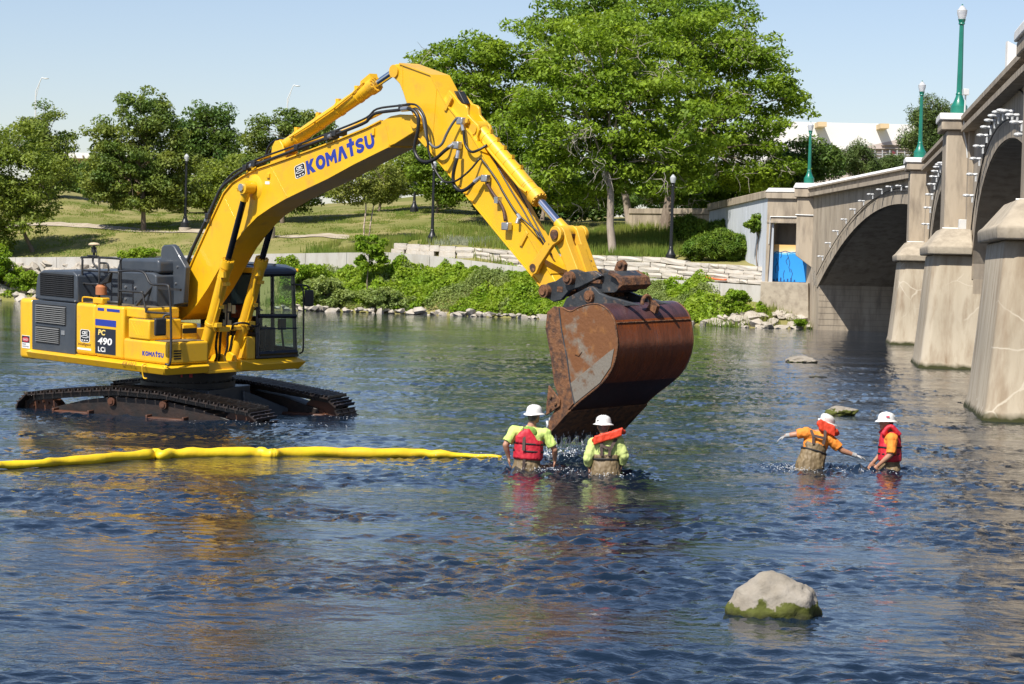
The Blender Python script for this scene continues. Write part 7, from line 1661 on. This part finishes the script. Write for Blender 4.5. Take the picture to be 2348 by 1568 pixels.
def person(name, label, P, J, side, fw, outfit, group='river workers wading around the bucket', xf=None, feet=-0.93, hat_tilt=(0, 0)):
    """J: joints relative to P (x right, y away, z up from the water); side: body's right-left axis; fw: the way the chest faces"""
    P = Vector(P); S = Vector(side).normalized(); Fw = Vector(fw).normalized(); T = lambda q: P + Vector(q)
    t = empty(name, P + Vector((0, 0, feet))); tag(t, label, 'person', group)
    hip, chest, neck, head = T(J['hip']), T(J['chest']), T(J['neck']), T(J['head']); up = (chest - hip).normalized()
    F2 = (Fw - up * Fw.dot(up)).normalized(); S2 = up.cross(F2); rot = Matrix((S2, F2, up)).transposed(); face = Vector(J.get('face', fw)).normalized(); fs = Vector((0, 0, 1)).cross(face).normalized(); hrot = Matrix((fs, face, Vector((0, 0, 1)))).transposed()
    m = MB()
    for q, rx, ry, rz in ((0, .155, .105, .12), (.45, .150, .10, .14), (.9, .17, .105, .14)): m.ell(hip + (chest - hip) * q, rx, ry, rz, 14, 9, rot)
    m.ell(chest + (neck - chest) * .5, .15, .08, .08, 14, 8, rot); m.tube([chest + up * .06, neck, head - Vector((0, 0, .05))], [.075, .058, .056], 12)
    m.ell(head, .074, .094, .108, 16, 12, hrot); m.ell(head + face * .055 - Vector((0, 0, .065)), .046, .045, .05, 12, 8, hrot); m.ell(head + face * .098 - Vector((0, 0, .018)), .011, .018, .024, 8, 6, hrot)
    m.ell(head + face * .088 - Vector((0, 0, .062)), .024, .012, .008, 8, 6, hrot)
    for sg in (-1, 1): m.ell(head + fs * sg * .077 - Vector((0, 0, .012)) - face * .008, .010, .020, .030, 8, 6, hrot); m.ell(head + fs * sg * .03 + face * .082 + Vector((0, 0, .018)), .020, .012, .010, 8, 6, hrot)
    for k in ('L', 'R'):
        sh, el_, ha = T(J['sh' + k]), T(J['el' + k]), T(J['ha' + k]); limb(m, sh, el_, .055, .042); limb(m, el_, ha, .043, .028); m.ell(sh, .065, .06, .06, 10, 8)
        if not outfit.get('glove'): hand(m, ha, J['hd' + k], J['pn' + k], 1.0, .45, 1 if k == 'R' else -1)
    for sg in (-1, 1):
        kn = hip + S * sg * .10 + Vector((0, 0, (feet - J['hip'][2]) * .5)); an_ = hip + S * sg * .12; an_.z = P.z + feet + .09
        limb(m, hip + S * sg * .09, kn, .085, .06); limb(m, kn, an_, .06, .045); m.ell(an_ + Fw * .06 - Vector((0, 0, .045)), .05, .05, .045)
    body = organic(m, 'body', M_skin, .009, 3, t)
    m = MB()                                                     # shirt
    hl = (chest - hip).length; loft(m, hip, up, rot, [(-.05, .15, .11), (0, .168, .125), (hl * .5, .165, .12), (hl * .85, .185, .13), (hl + .06, .18, .115), (hl + .12, .12, .08)])
    m.ell(chest + (neck - chest) * .55, .15, .09, .065, 14, 8, rot)
    for k in ('L', 'R'):
        sh, el_, ha = T(J['sh' + k]), T(J['el' + k]), T(J['ha' + k]); m.tube([chest + (sh - chest) * .35 + up * .02, sh, sh + (el_ - sh) * .5, sh + (el_ - sh) * outfit.get('sleeve', .85)], [.10, .085, .075, .074], 14); m.ell(sh, .088, .08, .08, 12, 8)
        if outfit.get('long'): m.tube([sh + (el_ - sh) * .8, el_, el_ + (ha - el_) * .5, el_ + (ha - el_) * .85], [.07, .066, .058, .052], 14); m.ell(el_, .068, .066, .066, 12, 8)
    organic(m, 'shirt', outfit['shirt'], .010, 2, t, .014)
    m = MB()                                                     # waders
    wt = outfit.get('wader_top', .12)
    tp = hip + up * wt
    m.tube([hip - Vector((0, 0, .08)), hip, hip + (tp - hip) * .5, tp], [1, 1, 1, 1], 18)
    m.v = m.v[:0]; m.f = []
    loft(m, hip, up, rot, [(-.16, .15, .12), (-.10, .19, .15), (.02, .205, .165), (wt * .55, .188, .15), (wt * .72, .172, .136), (wt * .85, .18, .142), (wt, .178, .138)])
    for sg in (-1, 1):
        kn = hip + S * sg * .11 + Vector((0, 0, (feet - J['hip'][2]) * .5)); an_ = hip + S * sg * .13; an_.z = P.z + feet + .06; limb(m, hip + S * sg * .09 - Vector((0, 0, .05)), kn, .115, .09, 12); limb(m, kn, an_, .09, .07, 12); m.ell(an_ + Fw * .07 - Vector((0, 0, .0)), .06, .06, .06)
    if outfit.get('bump'): m.ell(hip + Vector(outfit['bump']), .15, .13, .15, 14, 9)
    organic(m, 'waders', outfit.get('trousers', M_wader), .012, 2, t, .022)
    def ring(c, rx, ry, h, mt, nm, tilt=None, th=.008):
        m = MB(); n = 40; vs = []
        for zz in (-h, h):
            for rr_ in (1.0, 1.0 + th / rx): vs += [c + rot @ Vector((rx * rr_ * math.cos(a), ry * rr_ * math.sin(a), zz + (tilt or 0) * math.cos(a) * rx)) for a in (2 * math.pi * k / n for k in range(n))]
        fs_ = []
        for k in range(n): b = (k + 1) % n; fs_ += [(n + k, n + b, 3 * n + b, 3 * n + k), (k, 2 * n + k, 2 * n + b, b), (2 * n + k, 3 * n + k, 3 * n + b, 2 * n + b), (k, b, n + b, n + k)]
        m.add(vs, fs_); return keep(m.build(nm, mt, smooth='all'), t)
    def strap(pts, w, mt, nm='strap', th=.006):
        """flat strap through points given as (side, up, back) offsets from the hip"""
        m = MB(); Q = [hip + S2 * a + up * b - F2 * c for a, b, c in pts]; vs = []
        for i, q in enumerate(Q):
            d = (Q[min(i + 1, len(Q) - 1)] - Q[max(i - 1, 0)]).normalized(); w_ = d.cross(F2).normalized() * w; vs += [q - w_, q + w_, q + w_ - F2 * th, q - w_ - F2 * th]
        fs_ = [(0, 1, 2, 3), tuple(len(vs) - k for k in (1, 2, 3, 4))]
        for i in range(len(Q) - 1): a = i * 4; fs_ += [(a + k, a + (k + 1) % 4, a + 4 + (k + 1) % 4, a + 4 + k) for k in range(4)]
        m.add(vs, fs_); return keep(m.build(nm, mt), t)
    # hard hat with full brim, ridge and band
    hc = head + Vector((0, 0, .035)); hx = Matrix.Rotation(hat_tilt[0], 3, face) @ Matrix.Rotation(hat_tilt[1], 3, fs); hr = hx @ hrot
    m = MB(); n = 28
    prof = [(1.22, -.012), (1.30, -.020), (1.33, -.016), (1.30, -.008), (1.02, .004), (1.0, .022), (.96, .055), (.85, .085), (.62, .106), (.32, .116), (.0, .119)]
    for i, (q, z) in enumerate(prof): m.v += [tuple(hc + hr @ Vector((.108 * q * math.cos(a), .125 * q * math.sin(a) + .004, z - .012 * (1 if q > 1.1 else 0) * abs(math.sin(a)) ** 3))) for a in (2 * math.pi * k / n for k in range(n))]
    for i in range(len(prof) - 1): m.f += [(i * n + k, i * n + (k + 1) % n, (i + 1) * n + (k + 1) % n, (i + 1) * n + k) for k in range(n)]
    for yy in (-.03, 0, .03): m.tube([tuple(hc + hr @ Vector((yy, b, c))) for b, c in ((-.112, .056), (-.08, .094), (0, .118), (.08, .094), (.112, .056))], .006, 6)
    hat = keep(m.build('hard_hat', M_hat, smooth=True, angle=50), t)
    m = MB(); m.ell(head - face * .018 + Vector((0, 0, .0)), .080, .088, .075, 14, 9, hrot); m.ell(head - face * .045 - Vector((0, 0, .045)), .062, .052, .04, 12, 8, hrot); organic(m, 'hair', outfit.get('hair', M_hair), .009, 2, t)
    if outfit.get('vest'):
        lo_, hi_ = outfit['vest']; m = MB()
        loft(m, hip, up, rot, [(lo_, .185, .145), (lo_ + .02, .208, .17), ((lo_ + hi_) / 2, .205, .168), (hi_ - .04, .20, .165), (hi_ - .01, .18, .14)])
        if outfit.get('vest_full'):
            loft(m, hip, up, rot, [(hi_ - .08, .17, .165), (hi_ + .04, .14, .16), (hi_ + .14, .125, .14), (hi_ + .17, .10, .10)])
            for sg in (-1, 1): m.tube(spline([hip + S2 * sg * .12 + up * (hi_ + .12) + F2 * .13, hip + S2 * sg * .115 + up * (hi_ + .25) + F2 * .02, hip + S2 * sg * .12 + up * (hi_ + .12) - F2 * .13], 4), .035, 8)
        else:
            ap_ = outfit.get('apex', .03); loft(m, hip, up, rot, [(hi_ - .06, .18, .05, ap_ * .3, -.115), (hi_ + .02, .15, .05, ap_, -.12), (hi_ + .09, .09, .045, ap_, -.118), (hi_ + .14, .04, .035, ap_, -.11)])
        organic(m, 'life_vest', M_pfd, .011, 2, t, .010)
        for k, z in enumerate((.42, .78)): ring(hip + up * (lo_ + (hi_ - lo_) * z), .207, .168, .012, M_bstrap, 'vest_strap')
    if outfit.get('belt'): ring(hip + up * outfit['belt'], .186, .148, .012, M_bstrap, 'belt')
    for st in outfit.get('straps', []): strap(st, .020, M_strap, 'suspender')
    if outfit.get('collar'):
        a, b, c, d, th = outfit['collar']                         # a horse-collar float behind the head
        m = MB(); A, B = T(a), T(b); mid = (A + B) / 2
        m.tube(spline([A + Vector(d), A, mid, B, B + Vector(d)], 5), th, 10); m.v = [tuple(mid + Vector((v[0] - mid.x, (v[1] - mid.y) * .8, (v[2] - mid.z) * 1.0))) for v in m.v]
        m.prism([(A.x - .01, A.z - c * 1.2), (B.x + .0, B.z - c), (B.x + .01, B.z + c * .9), (A.x, A.z + c * .9)], mid.y - .05, mid.y + .04)
        organic(m, 'collar_float', M_collar, .011, 2, t, .012)
    if outfit.get('glove'):
        for k in ('L', 'R'):
            m = MB(); ha = T(J['ha' + k]); dd = (ha - T(J['el' + k])).normalized(); m.tube([ha - dd * .07, ha], [.036, .036], 10); hand(m, ha, J['hd' + k], J['pn' + k], 1.08, .4, 1 if k == 'R' else -1); organic(m, 'glove', M_glove, .0075, 2, t)
    return t, body, hip, S2, F2, up
X = (1, 0, 0); AWAY = (0, 1, 0)
p1 = person('person', 'man in bright lime shirt and red life vest, seen from behind', (0.30, 32.75, 0), dict(hip=(-.045, 0, -.02), chest=(-.02, .01, .43), neck=(.01, .02, .63), head=(.035, .03, .745), face=(.55, .83, 0), shL=(-.235, 0, .525), shR=(.20, .02, .50), elL=(-.35, -.05, .33), elR=(.335, .0, .275), haL=(-.30, .02, .15), haR=(.345, .10, .12), hdL=(.1, .1, -1), hdR=(-.05, .2, -1), pnL=(1, 0, 0), pnR=(-1, 0, 0)), X, AWAY,
   dict(shirt=M_hiviz, vest=(.15, .44), wader_top=.17, sleeve=.8, apex=.05, straps=[[(.07, .28, .19), (.075, .45, .165), (.085, .56, .14), (.08, .62, .06)], [(.05, -.04, .165), (.05, .06, .17), (.05, .16, .185)]]))
p2 = person('person', 'man in faded lime long sleeves and brown waders under the dripping bucket, back turned', (1.345, 32.2, 0), dict(hip=(-.02, 0, -.03), chest=(-.02, .04, .36), neck=(-.045, .08, .55), head=(-.06, .10, .655), face=(.05, 1, -.1), shL=(-.19, .03, .42), shR=(.15, .03, .455), elL=(-.265, -.03, .22), elR=(.235, -.02, .255), haL=(-.245, .04, .10), haR=(.20, .06, .13), hdL=(.1, .2, -1), hdR=(-.1, .2, -1), pnL=(1, 0, 0), pnR=(-1, 0, 0)), X, AWAY,
   dict(shirt=M_hiviz2, long=True, wader_top=.30, belt=.235, straps=[[(-.045, .28, .155), (-.05, .36, .16), (-.09, .44, .145), (-.14, .52, .10)], [(.06, .28, .155), (.065, .40, .155), (.065, .52, .12), (.06, .56, .06)], [(-.06, .375, .163), (0, .395, .168), (.065, .415, .163)]],
        collar=((-.185, -.07, .475), (.19, -.07, .60), .058, (0.03, .16, -.02), .032)), feet=-0.97)
p3 = person('person', 'man in orange shirt and khaki waders leaning with both gloved arms stretched out', (4.40, 34.1, 0), dict(hip=(-.04, 0, .02), chest=(.06, .06, .40), neck=(.16, .10, .57), head=(.225, .16, .655), face=(.5, .75, -.45), shL=(-.10, .02, .525), shR=(.23, .06, .455), elL=(-.265, .05, .49), elR=(.44, .05, .275), haL=(-.385, .08, .465), haR=(.645, .08, .205), hdL=(-.8, .1, -.45), hdR=(.9, .1, -.25), pnL=(0, 0, -1), pnR=(0, 0, -1)), X, AWAY,
   dict(shirt=M_vis_or, wader_top=.36, belt=.25, glove=True, sleeve=.78, bump=(-.01, -.03, .03), straps=[[(-.085, .36, .15), (-.08, .46, .155), (-.06, .58, .13)], [(.055, .33, .15), (.085, .44, .155), (.14, .52, .13)], [(-.08, .455, .158), (0, .45, .165), (.085, .445, .158)]],
        collar=((.09, .0, .665), (.31, .0, .56), .075, (0.05, .14, -.04), .045)), feet=-0.96, hat_tilt=(.35, -.35))
p4 = person('person', 'man in red life vest over orange shirt standing side-on, facing left', (5.52, 34.3, 0), dict(hip=(.035, 0, 0), chest=(.03, 0, .42), neck=(0, 0, .585), head=(-.03, 0, .695), face=(-1, -.12, 0), shL=(.03, -.19, .475), shR=(.03, .19, .475), elL=(.01, -.25, .25), elR=(-.02, .24, .26), haL=(-.165, -.20, .075), haR=(-.16, .22, .10), hdL=(-.6, .0, -.75), hdR=(-.5, 0, -.8), pnL=(0, 1, 0), pnR=(0, -1, 0)), (0, 1, 0), (-1, 0, 0),
   dict(shirt=M_vis_or, vest=(.13, .40), vest_full=True, wader_top=.14, sleeve=.95))
# the cap-lamp strip, flag and names on the clothes
def back_text(t, hip, S2, F2, up, body_, sx, z, w, h, back, mt): text_to(None, 'shirt_lettering', body_, hip + S2 * sx + up * z - F2 * back, S2 * w, up * h, mt, .01).parent
tx_ = text_to(None, 'shirt_lettering', 'TAPLIN', p2[2] + p2[3] * -.055 + p2[5] * .345 - p2[4] * .158, p2[3] * .145, p2[5] * .04, M_bstrap, .01); keep(tx_, p2[0])
m = MB(); cc = p2[2] + p2[3] * .02 + p2[5] * .365 - p2[4] * .157; m.tube([cc + p2[3] * .085 * math.cos(a) + p2[5] * .085 * math.sin(a) + p2[4] * .03 * abs(math.cos(a)) for a in np.linspace(0, 2 * math.pi, 30)], .0035, 5); keep(m.build('shirt_emblem', M_bstrap), p2[0])
tx_ = text_to(None, 'shirt_lettering', 'TA', p1[2] - p1[3] * .155 + p1[5] * .43 - p1[4] * .125, p1[3] * .05, p1[5] * .035, M_brn, .01); keep(tx_, p1[0])
m = MB(); m.ell(p1[2] + p1[3] * .02 + p1[5] * .53 - p1[4] * .095, .12, .035, .09, 14, 9); keep(m.build('mesh_back', M_mesh, smooth='all'), p1[0])
def hat_mark(pp, J_head, face_, ang, z, w, h, mt, nm='hat_decal'):
    P_ = pp; f_ = Vector(face_).normalized(); s_ = Vector((0, 0, 1)).cross(f_)
    hc_ = J_head + Vector((0, 0, .035)); d_ = f_ * math.cos(ang) + s_ * math.sin(ang); t_ = Vector((-d_.y, d_.x, 0)); r_ = .118 * (1 - .3 * (z / .1) ** 2) + .006
    c_ = hc_ + d_ * r_ + Vector((0, 0, z)); up_ = (Vector((0, 0, 1)) - d_ * .35).normalized()
    m = MB(); m.add([c_ - t_ * w - up_ * h, c_ + t_ * w - up_ * h, c_ + t_ * w + up_ * h - d_ * .006, c_ - t_ * w + up_ * h - d_ * .006], [(0, 1, 2, 3)]); keep(m.build(nm, mt), P_)
H1, H2, H4 = Vector((.335, 32.78, .745)), Vector((1.285, 32.3, .655)), Vector((5.49, 34.3, .695))
M_ystk = mat('yellow_sticker', (0.75, 0.45, 0.04), 0.5)
hat_mark(p2[0], H2, (.05, 1, 0), math.pi, .085, .012, .022, M_ystk); hat_mark(p2[0], H2, (.05, 1, 0), math.pi - .7, .05, .014, .012, M_bstrap); hat_mark(p2[0], H2, (.05, 1, 0), math.pi + .05, .01, .03, .012, M_bstrap, 'headlamp_strap')
hat_mark(p4[0], H4, (-1, -.12, 0), 1.45, .055, .024, .012, M_red); hat_mark(p4[0], H4, (-1, -.12, 0), 1.30, .06, .009, .006, M_blue, 'hat_decal_field')
hat_mark(p1[0], H1, (.55, .83, 0), math.pi - .9, .05, .016, .014, M_strap)
# ------------------------------------------------------------------ operator in the cab
op = person('person', 'operator in an orange red shirt sitting in the excavator cab', ew((0.16, 0.95, 1.66)), dict(hip=(0, 0, 0), chest=tuple(ef * .02 + Vector((0, 0, .40))), neck=tuple(ef * .05 + Vector((0, 0, .57))), head=tuple(ef * .07 + Vector((0, 0, .68))), shL=tuple(el * .19 + Vector((0, 0, .46))), shR=tuple(-el * .19 + Vector((0, 0, .46))), elL=tuple(el * .25 + ef * .08 + Vector((0, 0, .22))), elR=tuple(-el * .25 + ef * .08 + Vector((0, 0, .22))), haL=tuple(el * .28 + ef * .28 + Vector((0, 0, .22))), haR=tuple(-el * .30 + ef * .28 + Vector((0, 0, .22))), hdL=tuple(ef), hdR=tuple(ef), pnL=(0, 0, -1), pnR=(0, 0, -1)), tuple(el), tuple(ef),
   dict(shirt=M_redsh, trousers=M_dkjean, sleeve=.8, wader_top=.06), group='excavator crew', feet=-0.45)
op[0]['label'] = 'operator in an orange red shirt sitting in the excavator cab'
for ch in op[0].children:
    if ch.name.startswith('hard_hat'): ch.data.materials.clear(); ch.data.materials.append(M_dkjean)

# ------------------------------------------------------------------ floating boom
M_float = mat('yellow_float_fabric', (0.78, 0.56, 0.012), 0.5, col2=(0.70, 0.45, 0.015), scale=1.5, col3=(0.42, 0.27, 0.03), scale3=5, lo3=0.62, hi3=0.78, bump=0.4, bscale=9)
fl_pts = [(-120, 1078, .05), (0, 1071, .06), (90, 1068, .07), (135, 1064, .08), (220, 1060, .09), (345, 1050, .10), (372, 1051, .088), (395, 1048, .10), (470, 1047, .10), (560, 1046, .106), (600, 1046, .10), (625, 1048, .092), (650, 1046, .10), (760, 1045, .105), (860, 1046, .098), (950, 1046, .09), (1010, 1047, .07), (1080, 1048, .045), (1150, 1050, .03)]
pts, rs = [], []
for x, y, r_ in fl_pts: q = on_water(x, y); pts.append(Vector((q.x, q.y, r_ * .45))); rs.append(r_ * .80)
sp_ = spline(pts, 6); rr_ = np.interp(np.linspace(0, len(rs) - 1, len(sp_)), range(len(rs)), rs)
fb = empty('float_boom', pts[8]); tag(fb, 'yellow inflated containment boom floating across the river', 'float boom')
k0 = 0
for k1 in (30, 66, len(sp_) - 1):
    m = MB(); m.tube([p + Vector((0, 0, .006 * math.sin(i * 1.3))) for i, p in enumerate(sp_[k0:k1 + 1])], [float(q * (1 + .05 * math.sin(i * .9))) for i, q in enumerate(rr_[k0:k1 + 1])], 14); m.v = [(v[0], v[1] + .012 * mnoise.noise(Vector(v) * 7), v[2] + .014 * mnoise.noise(Vector(v) * 6 + Vector((3, 1, 7))) + .006 * mnoise.noise(Vector(v) * 17)) for v in m.v]; keep(m.build('float_section', M_float, smooth='all'), fb); k0 = k1
for k in (30, 66):
    m = MB(); d = (sp_[k + 1] - sp_[k - 1]).normalized(); m.cyl(sp_[k] - d * .02, sp_[k] + d * .02, rr_[k] * 1.02, rr_[k] * 1.02, 14); keep(m.build('seam_band', M_float, smooth=True), fb)
# white water where people and the float break the current
m = MB()
for cx_, cy_, sx_, sy_, n in ((4.12, 33.9, .22, .35, 170), (5.1, 33.9, .35, .25, 110), (.55, 32.5, .25, .2, 80), (1.35, 31.95, .25, .15, 50), (-.3, 34.6, .4, .25, 90), (-4.2, 40.2, .8, .15, 60), (-2.9, 42.6, .4, .15, 30)):
    for k in range(n):
        m.ell((cx_ + R.gauss(0, sx_), cy_ + R.gauss(0, sy_), .012 + .05 * R.random() ** 3), R.uniform(.003, .012), R.uniform(.003, .01), R.uniform(.002, .006), 6, 4)
tag(m.build('ripple_foam', M_drop, smooth='all'), 'scattered white foam where the waders break the current', 'foam', kind='stuff')
